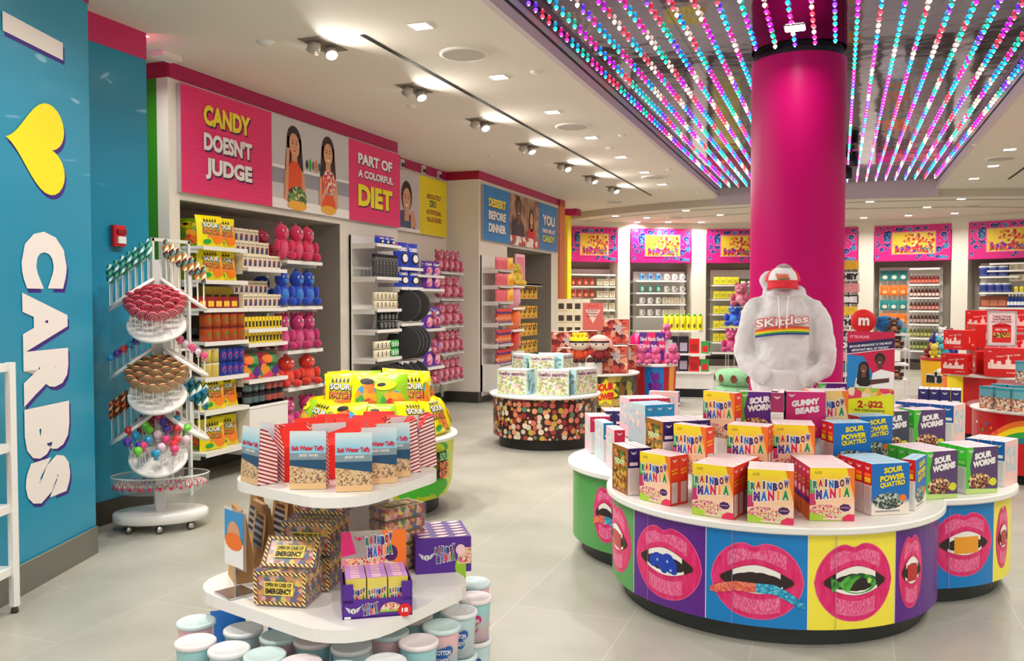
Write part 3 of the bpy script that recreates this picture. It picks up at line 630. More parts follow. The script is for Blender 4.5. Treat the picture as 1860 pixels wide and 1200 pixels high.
def canister(m, lid, r=.05, h=.12, band=None, art=None):
    b = MB(); b.lathe([(0, 0), (r, 0), (r, h*.9)], m, 18); b.lathe([(r*1.03, h*.86), (r*1.03, h), (0, h)], lid, 18, smooth=False)
    if band: b.lathe([(r*1.004, h*.2), (r*1.004, h*.7)], band, 18)
    if art: b.disc(cyl(0, 0, r*1.006), 0, h*.45, r*.6, h*.25, art, 1, 12)
    return b.done('canister')
def plush(m, belly=None, ears=True, s=1., spikes=False, eyes=True):
    """seated soft toy, about .34 m: one stitched body, with eyes and muzzle in it"""
    b = MB(); b.ball((0, 0, .105), .10, m, 12, 8, (1, .8, 1.03)); b.ball((0, -.01, .245), .083, m, 12, 8, (1.05, .9, .95))
    for k in (-1, 1):
        b.ball((k*.095, -.05, .13), .04, m, 10, 6, (.9, 1, 1.5)); b.ball((k*.065, -.10, .042), .045, m, 10, 6, (1, 1.5, .9))
        if ears: b.ball((k*.066, 0, .318), .03, m, 10, 6, (1, .6, 1))
        if eyes: b.ball((k*.03, -.082, .265), .013, PW, 8, 6); b.ball((k*.03, -.094, .265), .006, BLACK, 6, 4)
    if spikes:
        for k in range(-3, 4): b.ball((k*.024, 0, .32-.02*abs(k)), .02, m, 8, 5, (.7, .7, 1.6))
    b.ball((0, -.085, .225), .03, belly or m, 10, 6, (1.1, .6, .7))
    if belly: b.ball((0, -.03, .10), .082, belly, 12, 8, (.85, .75, .9))
    me = b.done('body'); return me
def fur(name, c): return noisy(name, tuple(int(a*.86) for a in c), c, 60, .85, .4, 220, sheen=.4)
PLP = plush(fur('hot pink plush', (232, 40, 96)), fur('pink plush', (240, 90, 136)), False, spikes=True); PLB = plush(fur('blue plush', (16, 74, 206)), fur('light blue plush', (60, 140, 235)), False, spikes=True)
PLM = plush(fur('raspberry plush', (208, 36, 120)), fur('rose plush', (226, 90, 150)), True, spikes=True); PLR = plush(fur('red plush', (232, 40, 20)), fur('scarlet plush', (244, 70, 40)), False, spikes=True)
PLC = plush(fur('rose pink plush', (214, 96, 128)), fur('pale rose plush', (240, 170, 184)))
PLY = plush(fur('yellow plush', (246, 206, 50)), fur('pale yellow plush', (250, 226, 120)), False)
R90 = PI/2
def row(me, name, X, ys, z, lab, cat, grp, where, rz=R90, tilt=0, sc=1, lay=1, lh=0, jit=.0):
    n = 0
    for L in range(lay):
        for y in ys:
            j = random.uniform(-jit, jit)
            w = 'only one' if len(ys)*lay == 1 else '%s from left%s' % (ORD[ys.index(y)], '' if lay == 1 else (', lower layer' if L == 0 else ', upper layer'))
            solo(name, me, '%s, %s, %s' % (lab, w, where), cat, grp, (X, y, z+L*lh), (tilt, 0, rz+j), sc); n += 1
def sp_(a, b, n): return [a+(b-a)*(i+.5)/n for i in range(n)]
SHM = {}
def shelf_mesh(d, w, lip=.035):
    k = (round(d, 3), round(w, 3))
    if k not in SHM:
        b = MB(); b.box((d/2, w/2, -.012), (d, w, .024), SHELF); b.box((d-.004, w/2, -.0175), (.008, w, lip), SHELF)
        for y in (.01, w-.01): b.prism([(0, y-.003), (d*.9, y-.003), (d*.9, y+.003), (0, y+.003)], -.06, -.024, SHELF)
        SHM[k] = b.done('shelf')
    return SHM[k]
def unit(label, Xb, Xf, y0, y1, cols, posts=True, z1=2.3, back=None):
    r = empty('gondola_shelving', label, 'shelving', (Xb, y0, 0))
    b = MB()
    if back: b.bx(0, .02, 0, y1-y0, .1, z1, back)
    for c in cols: b.bx(0, .035, c[0]-y0, c[0]-y0+.03, .1, z1, SHELF)
    b.bx(0, .035, y1-y0-.03, y1-y0, .1, z1, SHELF); obj('uprights', b, r)
    for c in cols:
        for z in c[2]: obj('shelf', shelf_mesh((c[3] if len(c) > 3 else Xf)-Xb, c[1]-c[0]-.004), r, (0, c[0]-y0+.002, z))
    return r
# ---- first bay: three columns ----
Xb, Xf = -5.79, -5.08
c0, c1, c2, c3 = 6.13, 6.73, 7.34, 7.97
u = unit('white wall shelving with sour candy in the first grey niche', Xb, Xf, c0, c3, [(c0, c1, (2.065, 1.775, 1.53, 1.24, .93, .64, .28)), (c1, c2, (1.9, 1.53, 1.335, 1.2, .86)), (c2, c3, (1.995, 1.54, 1.1, .73, .3))])
b = MB(); b.bx(0, Xf-Xb, 0, c2-c1-.01, .17, .62, SHELF); b.bx(-.0, Xf-Xb+.006, -.002, c2-c1-.008, .595, .62, PW); obj('pedestal', b, u, (0, c1-c0, 0))
wh = ['top left shelf', 'second left shelf', 'sixth left shelf', 'bottom left shelf']
for z, w in zip((2.065, 1.775, .64, .28), wh):
    for k in range(2): solo('candy_bag', SB, 'yellow candy bag facing the aisle, %s on %s, first niche' % (('front', 'right side')[k], w), 'candy bag', 'large yellow candy bags', (Xf-.09-.05*k, c0+.2+.24*k, z), (-.12, 0, R90-.25), .92)
    if z in (2.065, .28, 1.775):
        for k in range(3): solo('candy_bag', SBG, 'lime candy bag behind yellow ones, %s deep on %s' % (ORD[k], w), 'candy bag', 'green candy bags', (Xf-.26-.13*k, c0+.16, z), (-.1, 0, .3), .85)
W8 = mat('cream card', (246, 234, 205), .5); FIG = speck('toy window print', [(90, 70, 60), (60, 60, 120), (200, 90, 60), (120, 100, 90), (70, 50, 50)], 30)
TOY = card_box(.065, .05, .125, W8, win=FIG, txt='o o', tm=INK); 
MUGR = card_box(.11, .1, .1, mat('maroon card', (150, 14, 22), .5), win=mat('yellow cup print', (250, 200, 60), .5))
OLV = card_box(.1, .08, .19, mat('olive yellow card', (200, 180, 60), .5), win=mat('dark game print', (60, 60, 40), .5))
row(TOY, 'toy_box', Xf-.06, sp_(c1-.0, c2-.02, 8), 1.9, 'cream toy box with dark window', 'toy box', 'cream toy boxes', 'top middle shelf, first niche', lay=1)
row(TOY, 'toy_box', Xf-.14, sp_(c1-.0, c2-.1, 7), 2.025, 'cream toy box with dark window', 'toy box', 'cream toy boxes', 'upper tier of top middle shelf', lay=1)
row(TOY, 'toy_box', Xf-.22, sp_(c1-.0, c2-.15, 6), 2.15, 'cream toy box with dark window', 'toy box', 'cream toy boxes', 'highest tier of middle column', lay=1)
b = MB(); b.bx(-.3, 0, 0, .56, 0, .125, W8); 
for k in (0, 1): solo('riser_tray', b.done('tray'), 'cream cardboard riser tray %s on the top middle shelf of first niche' % ('below', 'above')[k], 'tray', None, (Xf-.07-.09*k, c1+.01, 1.9+.125*k+.0), (0, 0, 0), (.6, 1, 1)) if k == 0 else None
row(TOY, 'toy_box', Xf-.06, sp_(c1, c2-.02, 8), 1.53, 'cream toy box', 'toy box', 'cream toy boxes', 'second middle shelf, first niche')
row(TOY, 'toy_box', Xf-.16, sp_(c1, c2-.1, 7), 1.53+.127, 'cream toy box', 'toy box', 'cream toy boxes', 'tier above second middle shelf, first niche')
row(OLV, 'game_box', Xf-.2, sp_(c0+.25, c1+.06, 4), 1.53+.102 if 0 else 1.53, 'olive yellow game box', 'game box', 'olive game boxes', 'third left shelf, first niche')
row(MUGR, 'mug_box', Xf-.1, sp_(c0+.05, c1-.02, 5), 1.53, 'maroon mug box with yellow print', 'mug box', 'maroon mug boxes', 'third left shelf, first niche')
row(OLV, 'game_box', Xf-.2, sp_(c0+.3, c1+.1, 3), 1.775, 'olive yellow game box', 'game box', 'olive game boxes', 'second left shelf, first niche')
CUP = canister(mat('orange brown cup', (200, 80, 24), .4), mat('dark cup rim', (120, 30, 20), .4), .053, .124, None, mat('green cup art', (90, 130, 40), .5))
row(CUP, 'candy_cup', Xf-.07, sp_(c0+.04, c1, 5), 1.24, 'orange candy cup with green art', 'cup', 'orange candy cups', 'fourth left shelf', lay=2, lh=.126)
KEY = card_box(.04, .02, .11, mat('bright yellow card', (250, 220, 50), .5), win=INK)
row(KEY, 'keyring_card', Xf-.05, sp_(c1, c2-.02, 11), 1.335, 'small yellow keyring card', 'keyring', 'yellow keyring cards', 'third middle shelf, first niche')
row(KEY, 'keyring_card', Xf-.05, sp_(c1, c2-.02, 11), 1.2, 'small yellow keyring card', 'keyring', 'yellow keyring cards', 'fourth middle shelf, first niche')
CANB = canister(mat('royal blue tin', (16, 60, 180), .3), mat('dark blue lid', (12, 40, 130), .3), .045, .12, None, mat('rose dot', (200, 60, 110), .4)); CANY = canister(mat('pale yellow tin', (236, 214, 110), .3), W8, .044, .12)
row(CANY, 'mug_tin', Xf-.08, sp_(c0+.06, c0+.26, 2), .93, 'pale yellow tin', 'tin', 'pale yellow tins', 'fifth left shelf', lay=2, lh=.125)
row(CANB, 'mug_tin', Xf-.08, sp_(c0+.26, c1, 4), .93, 'royal blue tin', 'tin', 'royal blue tins', 'fifth left shelf', lay=2, lh=.125)
b = MB(); mp = pillow(b, .26, .24, .09, speck('multi pouch print', [(240, 150, 40), (60, 150, 80), (120, 40, 140), (230, 60, 100), (90, 60, 150)], 7)); b.disc(mp, .3, .75, .25, .2, ORA, 1, 12); b.text(mp, 'PATCH', .2, .42, .6, .14, INK, 3, .03); b.disc(mp, .7, .25, .25, .18, PUR, 1, 12); POU = b.done('pouch')
for k in range(2): solo('pillow_pack', POU, 'multicoloured square candy pillow pack, %s on the fifth middle shelf' % ('left', 'right')[k], 'pillow pack', None, (Xf-.08, c1+.14+.29*k, .86), (-.15, 0, R90-.1))
CND2 = canister(mat('black candle glass', (34, 34, 40), .15), mat('black candle lid', (24, 24, 30), .3), .045, .11, mat('teal grey label', (90, 110, 116), .5)); CNR = canister(mat('black candle glass', (34, 34, 40), .15), mat('black candle lid', (24, 24, 30), .3), .045, .11, mat('dusty red label', (170, 80, 74), .5))
row(CND2, 'candle_jar', Xf-.07, sp_(c1+.01, c1+.3, 3), .622, 'black candle jar with grey label', 'candle', 'dark candle jars', 'on white pedestal', lay=2, lh=.112)
row(CNR, 'candle_jar', Xf-.07, sp_(c1+.31, c2-.02, 3), .622, 'black candle jar with red label', 'candle', 'dark candle jars', 'on white pedestal', lay=2, lh=.112)
for pm, nm, z, n in ((PLP, 'hot pink', 1.995, 3), (PLB, 'royal blue', 1.54, 3), (PLM, 'raspberry pink', 1.1, 3), (PLR, 'bright red', .73, 2), (PLM, 'deep pink', .3, 2)):
    for k, y in enumerate(sp_(c2-.04, c3, n)):
        solo('plush_toy', pm, '%s soft toy, %s from left on the right column of first niche' % (nm, ORD[k]), 'plush toy', nm+' plush toys', (Xf-.12+.02*(k % 2), y, z), (0, 0, R90-.35), (.84 if n == 3 else 1.05, .95, 1.1 if z > 1 else .95))
    if n == 3: solo('plush_toy', pm, '%s soft toy lying behind the others, right column of first niche' % nm, 'plush toy', nm+' plush toys', (Xf-.42, c2+.16, z), (0, 0, R90-.5), .95)
# ---- second bay unit ----
Xb, Xf = -5.29, -4.93; d0, d1, d1e, d2, d3 = 8.86, 9.46, 10.05, 11.0, 12.42
b0 = unit('white wall shelving with mugs and round black cushions right of the first niche', Xb, Xf, d0, d1e, [(d0, d1, (2.25, 1.87, 1.5, 1.26, .93)), (d1, d1e, (2.0, 1.76, 1.32, .86))], back=SHELF, z1=2.35)
b0 = unit('white wall shelving with violet bags and pink bears under the yellow sign', -5.79, -5.4, d2-.3, d3, [(d2-.3, d2+.6, (1.95, 1.76, 1.2, .66), -5.35), (d2+.6, d3, (2.02, 1.63, 1.23, .83, .41), -5.4)], z1=2.3)
BP = mat('blue cookie bag foil', (16, 62, 200), .3); b = MB(); mp = pillow(b, .3, .34, .1, BP); b.disc(mp, .6, .35, .3, .24, INK, 1, 16); b.disc(mp, .6, .35, .2, .16, PW, 2, 16); b.poly(mp, [(.05, .75), (.3, .95), (.05, .95)], PNK, 2); b.text(mp, 'OREO', .2, .62, .6, .16, PW, 3, .05); OB = b.done('pack')
for k, (y, z) in enumerate(((d1+.15, 2.0), (d1+.43, 2.0), (d1+.15, 1.76), (d1+.43, 1.76))): 
    pass
    solo('cookie_bag', OB, 'blue cookie bag, %s of %s pair, second column under the yellow sign' % (('left', 'right')[k % 2], ('upper', 'lower')[k//2]), 'cookie bag', 'blue cookie bags', (Xf-.08, y, z), (-.1, 0, R90-.2), (.95, 1, .9 if z > 1.9 else .66))
for k, y in enumerate(sp_(d0+.2, d1, 3)): solo('cookie_bag', OB, 'blue cookie bag lying on the very top shelf, %s from left' % ORD[k], 'cookie bag', 'blue cookie bags', (Xf-.12, y, 2.25), (0, 0, R90), (.62, .8, .3))
TUM = canister(speck('grey tumbler print', [(40, 40, 44), (120, 120, 122), (90, 90, 92)], 90), mat('black', (12, 12, 14)), .037, .26); MC = mug(W8, art=INK); MK = mug(BLACK, BLACK, art=mat('mug photo disc', (150, 150, 150), .5)); MG = mug(GRN, art=PW)
row(TUM, 'tumbler', Xf-.07, sp_(d0+.04, d1, 7), 1.87, 'tall grey speckled tumbler', 'tumbler', 'grey tumblers', 'second shelf, left column')
row(MC, 'mug', Xf-.07, sp_(d0+.04, d1, 6), 1.5, 'cream mug with black disc print', 'mug', 'cream mugs', 'third shelf, left column', lay=2, lh=.1, rz=R90-.2)
row(MK, 'mug', Xf-.07, sp_(d0+.14, d1, 5), 1.26, 'black mug with grey disc print', 'mug', 'black mugs', 'fourth shelf, left column', lay=2, lh=.1, rz=R90-.2)
row(MC, 'mug', Xf-.07, sp_(d0+.04, d0+.42, 4), .93, 'cream mug with black disc print', 'mug', 'cream mugs', 'fifth shelf, left column', lay=2, lh=.1, rz=R90-.2)
row(MG, 'mug', Xf-.07, sp_(d0+.42, d1, 3), .93, 'bright green mug', 'mug', 'green mugs', 'fifth shelf, left column', lay=2, lh=.1, rz=R90-.2)
b = MB(); CK = fur('black plush', (26, 24, 26)); b.lathe([(0, -.036), (.17, -.036), (.19, -.026), (.19, -.013)], CK, 28); b.lathe([(.175, -.013), (.187, 0), (.175, .013)], fur('white plush', (240, 236, 230)), 28); b.lathe([(.19, .013), (.19, .026), (.17, .036), (0, .036)], CK, 28); COOK = b.done('cushion')
for k, (y, z, s) in enumerate(((d1+.17, 1.32, 1.05), (d1+.43, 1.32, 1.05), (d1+.14, .86, 1.08), (d1+.24, .86, 1.08), (d1+.34, .86, 1.08), (d1+.44, .86, 1.08), (d0+.15, .44, 1.), (d0+.3, .44, 1.), (d0+.46, .44, 1.), (d1+.04, .44, 1.05), (d1+.2, .44, 1.05), (d1+.4, .44, 1.05))):
    solo('cookie_cushion', COOK, 'round black and white cookie cushion, %s counted from the upper left' % ORD[k], 'cushion', 'round cookie cushions', (Xf-.05, y, z+.205*s), (R90, 0, R90-.95), s)
b = MB(); b.bx(Xb, Xf-.05, d0, d1e, .18, .42, WALLW); b.bx(Xb, Xf+.02, d0, d1e, .415, .437, SHELF); solo('shelf_plinth', b, 'low white plinth shelf under the cookie cushions', 'plinth')
for k, y in enumerate(sp_(d2+.04, d2+.56, 2)):
    for j, z in enumerate((1.95, 1.76, 1.2, .66)):
        b = MB(); mp = pillow(b, .24, .2 if j == 0 else (.3 if j < 3 else .34), .09, mat('violet foil bag', (98, 50, 170), .3)); b.disc(mp, .55, .3, .32, .24, speck('pink bear print', [(240, 150, 180), (220, 90, 150), (250, 200, 210)], 24), 1, 12); b.text(mp, 'Care', .2, .62, .6, .2, PW, 3, .05, shear=.06)
        solo('violet_bag', b, 'violet gummy bag with pink print, %s, %s shelf of third column' % (('left', 'right')[k], ORD[j]), 'candy bag', 'violet gummy bags', (-5.42, y, z+(0 if j else 0)), (-.1, 0, R90-.2))
nb = 0
for z, n in ((2.02, 4), (1.63, 3), (1.23, 3), (.83, 4), (.41, 4)):
    for k, y in enumerate(sp_(d2+.62, d3, n)):
        solo('plush_bear', PLC, 'rose pink plush bear, %s from left on the %s shelf of last column' % (ORD[k], ORD[int((2.1-z)/.4)]), 'plush bear', 'rose plush bears', (-5.5, y, z), (0, 0, R90-.6), (.76 if n > 3 else .95, .8, .94))
    for k in range(2): solo('plush_bear', PLC, 'rose pink plush bear beside violet bags, %s, %s row' % (('front', 'back')[k], ORD[int((2.1-z)/.4)]), 'plush bear', 'rose plush bears', (-5.42-.12*k, d2+.35+.2*k, z-.0 if z > .5 else .41), (0, 0, R90-.4), .62) if z < 1.3 else None
# ---- third bay ----
Xb, Xf = -5.25, -4.92; e0, e1 = 12.7, 13.3
u = unit('white wall shelving with pink bags left of the third niche', Xb, Xf, e0, 13.3, [(e0, e1, (2.08, 1.83, 1.58, 1.24, .91, .6))], back=SHELF, z1=2.3)
u2 = unit('white shelving with hanging bags inside the third niche', -5.84, -4.98, 13.9, 14.95, [(13.9, 14.95, (1.88,))], z1=2.4)
u3 = unit('narrow white shelving with plush cushions beside the third niche', -5.25, -4.93, 13.32, 13.87, [(13.32, 13.87, (1.84, 1.48, 1.12, .76))], z1=2.3)
PPK = pouch(.15, .2, .07, mat('dusty pink bag', (226, 104, 116), .35)); PYL = pouch(.24, .2, .08, mat('soft yellow bag', (250, 196, 80), .35), extra=mat('orange streak', (244, 150, 40), .4)); SNK = pouch(.12, .22, .06, speck('snack bag print', [(60, 50, 130), (230, 120, 60), (220, 60, 40), (240, 180, 150), (50, 40, 110)], 22), name='pack')
for j, z in enumerate((2.08, 1.83, 1.58)):
    row(PPK, 'pink_bag', Xf-.06, sp_(e0, e1-.16, 4), z, 'dusty pink gift bag', 'bag', 'dusty pink bags', '%s shelf left of third niche' % ORD[j], rz=R90-.5, sc=(.72, .8, .95))
    solo('yellow_bag', PYL, 'soft yellow bag beside pink bags, %s shelf left of third niche' % ORD[j], 'bag', 'soft yellow bags', (Xf-.05, e1-.06, z), (0, 0, R90-.2))
for j, z in enumerate((1.24, .91, .6)):
    row(SNK, 'snack_bag', Xf-.06, sp_(e0, e1+.0, 9), z, 'purple and orange snack bag', 'snack bag', 'purple snack bags', '%s shelf left of third niche' % ORD[j+3], rz=R90-.75, sc=(.62, 1, 1.05))
b = MB(); b.bx(Xb, Xf, e0, 13.3, .17, .59, SHELF); solo('shelf_plinth', b, 'white plinth box below the purple snack bags', 'plinth')
PG = {}
for j, (z, n, m) in enumerate(((1.88, 2, PLY), (1.48, 1, 0), (1.12, 1, 1), (.78, 1, 2))):
    if j == 0:
        for k in range(2): solo('plush_toy', PLY, 'yellow soft toy, %s on the top shelf of third niche' % ('left', 'right')[k], 'plush toy', None, (-5.04+.0*k, 13.5+.27*k, 1.84), (0, 0, R90), (.95, .95, 1.15))
    else:
        b = MB(); pillow(b, .36, .36, .2, fur(('pale pink plush cushion', 'orange plush cushion', 'red plush cushion')[j-1], ((244, 160, 176), (250, 110, 20), (230, 40, 16))[j-1])); solo('plush_cushion', b, '%s soft cushion standing on the %s shelf in third niche' % (('pale pink', 'bright orange', 'bright red')[j-1], ORD[j]), 'cushion', None, (-5.04, 13.6, z), (0, 0, R90-.2))
b = MB(); b.bx(0, .03, 0, .45, 0, .5, LPK); b.bx(.03, .034, .04, .41, .05, .45, mat('pink card art', (236, 130, 160), .5)); solo('pink_display_card', b, 'pink display card behind the yellow soft toys in third niche', 'display card', None, (-5.2, 14.1, 1.89))
GB = pouch(.2, .24, .05, speck('gummy bag print', [(240, 150, 40), (200, 190, 60), (120, 30, 40), (250, 190, 120), (150, 150, 50)], 22), extra=mat('amber gummies', (224, 170, 60), .4), name='pack'); hk = MB(); hk.tube([(0, 0, 0), (.34, 0, 0), (.36, 0, .02)], .004, CHROME, 6); HK = hk.done('hook')
for j, z in enumerate((1.62, 1.28, .98, .68)):
    for k, y in enumerate(sp_(13.98, 14.95, 4)):
        solo('peg_hook', HK, 'metal peg hook, %s along the %s row in third niche' % (ORD[k], ORD[j]), 'hook', 'peg hooks', (-5.42, y, z+.235))
        for q in range(3): solo('hanging_bag', GB, 'amber gummy bag hanging %s on peg %s of %s row, third niche' % (('at front', 'in middle', 'at back')[q], ORD[k], ORD[j]), 'candy bag', 'hanging gummy bags', (-5.09-.09*q, y, z), (0, 0, R90-.35), (.85, .8, .9))
# ---------------- far bays ----------------
VIO = mat('violet cutout', (34, 24, 110), .4); STE = mat('steel blue cutout', (60, 130, 180), .4); HPK = mat('bright pink frame', (214, 22, 128), .4); LRG = mat('pink ring line', (246, 110, 180), .4)
BALLS = [mat('ball print %d' % i, c, .4) for i, c in enumerate([(200, 30, 40), (60, 40, 200), (240, 130, 40), (230, 60, 150), (250, 200, 80), (20, 110, 130), (130, 40, 150), (250, 230, 160)])]
def mfar(a_l):
    def f(u, v, L=1): return fp(a_l-u/FC[2], FC[2]-.035-.003*L, v)
    return f
PT, PB = fz(417, px=1200)+.02, fz(477, px=1200)
def rzf(a): return math.atan2(-math.cos(a), math.sin(a))
for bi, (s0, s1) in enumerate(BAYS):
    a0, a1 = far(s0+1), far(s1-1); w = (a0-a1)*FC[2]; mp = mfar(a0); H = PT-PB; rnd = random.Random(5)
    r = empty('bubble_sign', 'bright pink bubble cut-out sign over the rear wall, %s bay from the left' % ORD[bi], 'sign', fp((a0+a1)/2, FC[2], PB), 0, 'pink bubble signs')
    def subp(name, b):
        me = b.done(name); me.transform(Matrix.Translation(-r.location)); return obj(name, me, r)
    b = MB(); arcwall(b, a0, a1, FC[2]-.035, FC[2]+.3, PB, PT, HPK, 8); subp('frame', b)
    b = MB()
    for _ in range(90):
        u, v = rnd.uniform(.06, w-.06), PB+rnd.uniform(.05, H-.05); q = rnd.uniform(.025, .09)
        if .24*w-.04 < u < .80*w+.04 and PB+.2*H-.02 < v < PB+.8*H+.03: continue
        q = min(q, u-.02, w-u-.02, v-PB-.015, PT-v-.015); b.disc(mp, u, v, q, q*.9, LRG, 1, 12); b.disc(mp, u, v, q*.8, q*.7, VIO if rnd.random() < .7 else STE, 2, 12); b.disc(mp, u+q*.15, v-q*.2, q*.4, q*.3, STE, 3, 8)
    subp('cutout_pattern', b)
    b = MB(); u0, u1, v0, v1 = .24*w, .80*w, PB+.2*H, PB+.8*H; b.rect(mp, u0-.025, v0-.025, u1+.025, v1+.025, LRG, 4, 10); b.rect(mp, u0, v0, u1, v1, mat('yellow ball print', (240, 206, 60), .4), 5, 10)
    for _ in range(190):
        u = rnd.uniform(u0+.04, u1-.04); f = rnd.random()**1.5; v = v0+.04+f*(v1-v0-.08)
        if u < u0+.28*(u1-u0) and v > v0+.45*(v1-v0): continue
        b.disc(mp, u, v, .034, .032, rnd.choice(BALLS[:1]*2+BALLS[:6] if f < .35 else BALLS[:1]*2+[BALLS[2], BALLS[4], BALLS[7]]), 6, 10)
    subp('picture', b)
def farshelf(label, rows_, back=None, rr=(7.95, 8.45)):
    """rows_: (px0, px1, py) shelf boards; back: (px0, px1, py_top, py_bot)"""
    r = empty('rear_shelving', label, 'shelving', fp(far(rows_[0][0]), rr[1], 0))
    def subp(name, b):
        me = b.done(name); me.transform(Matrix.Translation(-r.location)); return obj(name, me, r)
    if back: b = MB(); arcwall(b, far(back[0], rr[1]), far(back[1], rr[1]), rr[1], rr[1]+.04, fz(back[3], rr[1], back[0]), fz(back[2], rr[1], back[0]), SHELF, 4); subp('back_panel', b)
    for p0, p1, py in rows_:
        z = fz(py, rr[0], p0); b = MB(); arcwall(b, far(p0, rr[0]), far(p1, rr[0]), rr[0], rr[1], z-.035, z, SHELF, 3); subp('shelf', b)
def farrow(me, name, px0, px1, n, py, lab, cat, grp, where, r=8.08, sc=1., off=0):
    for k, px in enumerate(sp_(px0, px1, n)):
        a = far(px, r); z = fz(py, 7.95, (px0+px1)/2)
        solo(name, me, '%s, %s from left, %s' % (lab, ORD[k], where), cat, grp, fp(a, r, z+off), (0, 0, rzf(a)), sc)
YBX = card_box(.13, .1, .24, mat('lemon yellow card', (246, 232, 60), .5), win=mat('lime card art', (190, 190, 40), .5)); WBX = card_box(.18, .1, .2, W8, win=mat('pale grey art', (190, 180, 170), .5), txt='ooo', tm=INK)
PKP = pouch(.2, .26, .1, mat('coral red pouch', (190, 60, 50), .35), extra=mat('coral pale art', (250, 160, 120), .4))
farshelf('white rear shelving with coral pouches behind the red boxes', [(1034, 1118, 497), (1034, 1118, 519), (1078, 1118, 541), (1034, 1118, 563), (1078, 1118, 581)], (1034, 1119, 488, 640))
for j, py in enumerate((518, 540)):
    farrow(PKP, 'pouch', 1034, 1080, 4, py, 'coral red pouch', 'pouch', 'coral pouches', '%s row of first rear bay' % ORD[j], sc=.72)
    farrow(WBX, 'gift_box', 1084, 1118, 3, py, 'white gift box', 'box', 'white gift boxes', '%s row of first rear bay' % ORD[j], sc=.75)
farrow(WBX, 'gift_box', 1092, 1118, 2, 563, 'white gift box with dark art', 'box', 'white gift boxes', 'third row of first rear bay', sc=.8); farrow(WBX, 'gift_box', 1092, 1118, 2, 581, 'white gift box with dark art', 'box', 'white gift boxes', 'lowest row of first rear bay', sc=.55)
b = MB(); pillow(b, .3, .2, .14, mat('glossy white loop', (240, 240, 238), .3)); MW = mug(PW, art=mat('grey art', (120, 120, 120), .5)); MBL = mug(mat('sky blue mug', (90, 160, 216), .4), art=NAV); MTL = mug(mat('teal mug', (60, 150, 140), .4), art=W8)
farshelf('white rear shelving with mugs in the second rear bay', [(1156, 1246, 509), (1156, 1246, 531), (1156, 1246, 552), (1156, 1246, 574), (1156, 1246, 600)], (1150, 1243, 493, 640))
for j, (py, m1, l1, m2, l2) in enumerate(((508, MBL, 'sky blue mug', MW, 'white mug'), (530, MTL, 'teal mug', MW, 'white mug'), (551, MW, 'white mug', WBX, 'white box'), (573, MW, 'white mug', WBX, 'white box'))):
    farrow(m1, 'mug', 1158, 1202, 3, py, l1, 'mug', l1+'s', '%s shelf of second rear bay' % ORD[j], sc=1.6); farrow(m2, 'mug' if m2 == MW else 'gift_box', 1203, 1245, 3 if m2 == MW else 4, py, l2, 'mug' if m2 == MW else 'box', 'right side '+l2+('s' if m2 == MW else 'es'), 'right end, %s shelf of second rear bay' % ORD[j], sc=1.5 if m2 == MW else .7)
farshelf('white rear shelving with yellow boxes left of the column', [(1295, 1372, 517), (1295, 1372, 543), (1295, 1372, 570), (1295, 1372, 597), (1295, 1372, 621), (1295, 1372, 640)], (1290, 1372, 490, 645))
DKB = card_box(.16, .1, .13, mat('dark green card', (50, 70, 50), .5), win=W8)
for j, py in enumerate((516, 542, 569, 596, 620)):
    farrow(YBX, 'yellow_box', 1296, 1342, 4, py, 'lemon yellow gift box', 'box', 'lemon yellow boxes', '%s shelf of third rear bay' % ORD[j], sc=(1.1, 1, .75 if j < 4 else .8)); farrow(DKB, 'tin_box', 1343, 1368, 2, py, 'small dark gift box', 'box', 'dark gift boxes', '%s shelf of third rear bay' % ORD[j])
# fifth bay: hanging packs and sauce bottles
farshelf('white rear shelving with rows of bottles in the fifth rear bay', [(1651, 1706, 487+0)]+[(1651, 1706, y) for y in (516, 540, 564, 588, 613, 636)], (1597, 1712, 486, 650))
def bottle(c, l):
    b = MB(); b.lathe([(0, 0), (.035, 0), (.036, .13), (.014, .19), (.014, .22)], mat(c[0], c[1], .2), 10); b.lathe([(.0365, .03), (.0365, .10)], mat(l[0], l[1], .5), 10); b.lathe([(.017, .205), (.017, .245), (0, .245)], PW, 8, smooth=False); return b.done('bottle')
BT = [bottle(('dark red sauce', (120, 20, 20)), ('coral label', (220, 110, 90))), bottle(('maroon sauce', (100, 14, 18)), ('cream label', (230, 200, 190))), bottle(('brown red sauce', (110, 40, 30)), ('pink label', (230, 150, 140))), bottle(('brown sauce', (90, 50, 40)), ('grey pink label', (220, 190, 180))), bottle(('olive sauce', (110, 110, 30)), ('pale lime label', (210, 210, 120))), bottle(('green sauce', (70, 90, 30)), ('lime label', (190, 200, 100)))]
for j, y in enumerate((515, 539, 563, 587, 612, 635)): farrow(BT[j], 'sauce_bottle', 1652, 1706, 8, y, ('dark red', 'maroon', 'brown red', 'brown', 'olive', 'green')[j]+' bottle with white cap', 'bottle', 'bottles on rear shelf %d' % (j+1), '%s shelf of fifth rear bay' % ORD[j], sc=.93)
TP = pouch(.2, .24, .05, mat('teal pack', (30, 140, 140), .4), extra=mat('white swirl art', (240, 230, 220), .4), name='pack'); OP = pouch(.2, .24, .05, mat('orange pack', (246, 120, 20), .4), extra=mat('pale orange art', (250, 190, 130), .4), name='pack')
for j, y in enumerate((509, 536, 563, 588, 614)): farrow(TP if j % 2 == 0 else OP, 'hanging_pack', 1598, 1648, 3, y, ('teal' if j % 2 == 0 else 'orange')+' hanging candy pack', 'pack', ('teal' if j % 2 == 0 else 'orange')+' hanging packs', '%s row of fifth rear bay' % ORD[j], r=8.3, sc=.98)
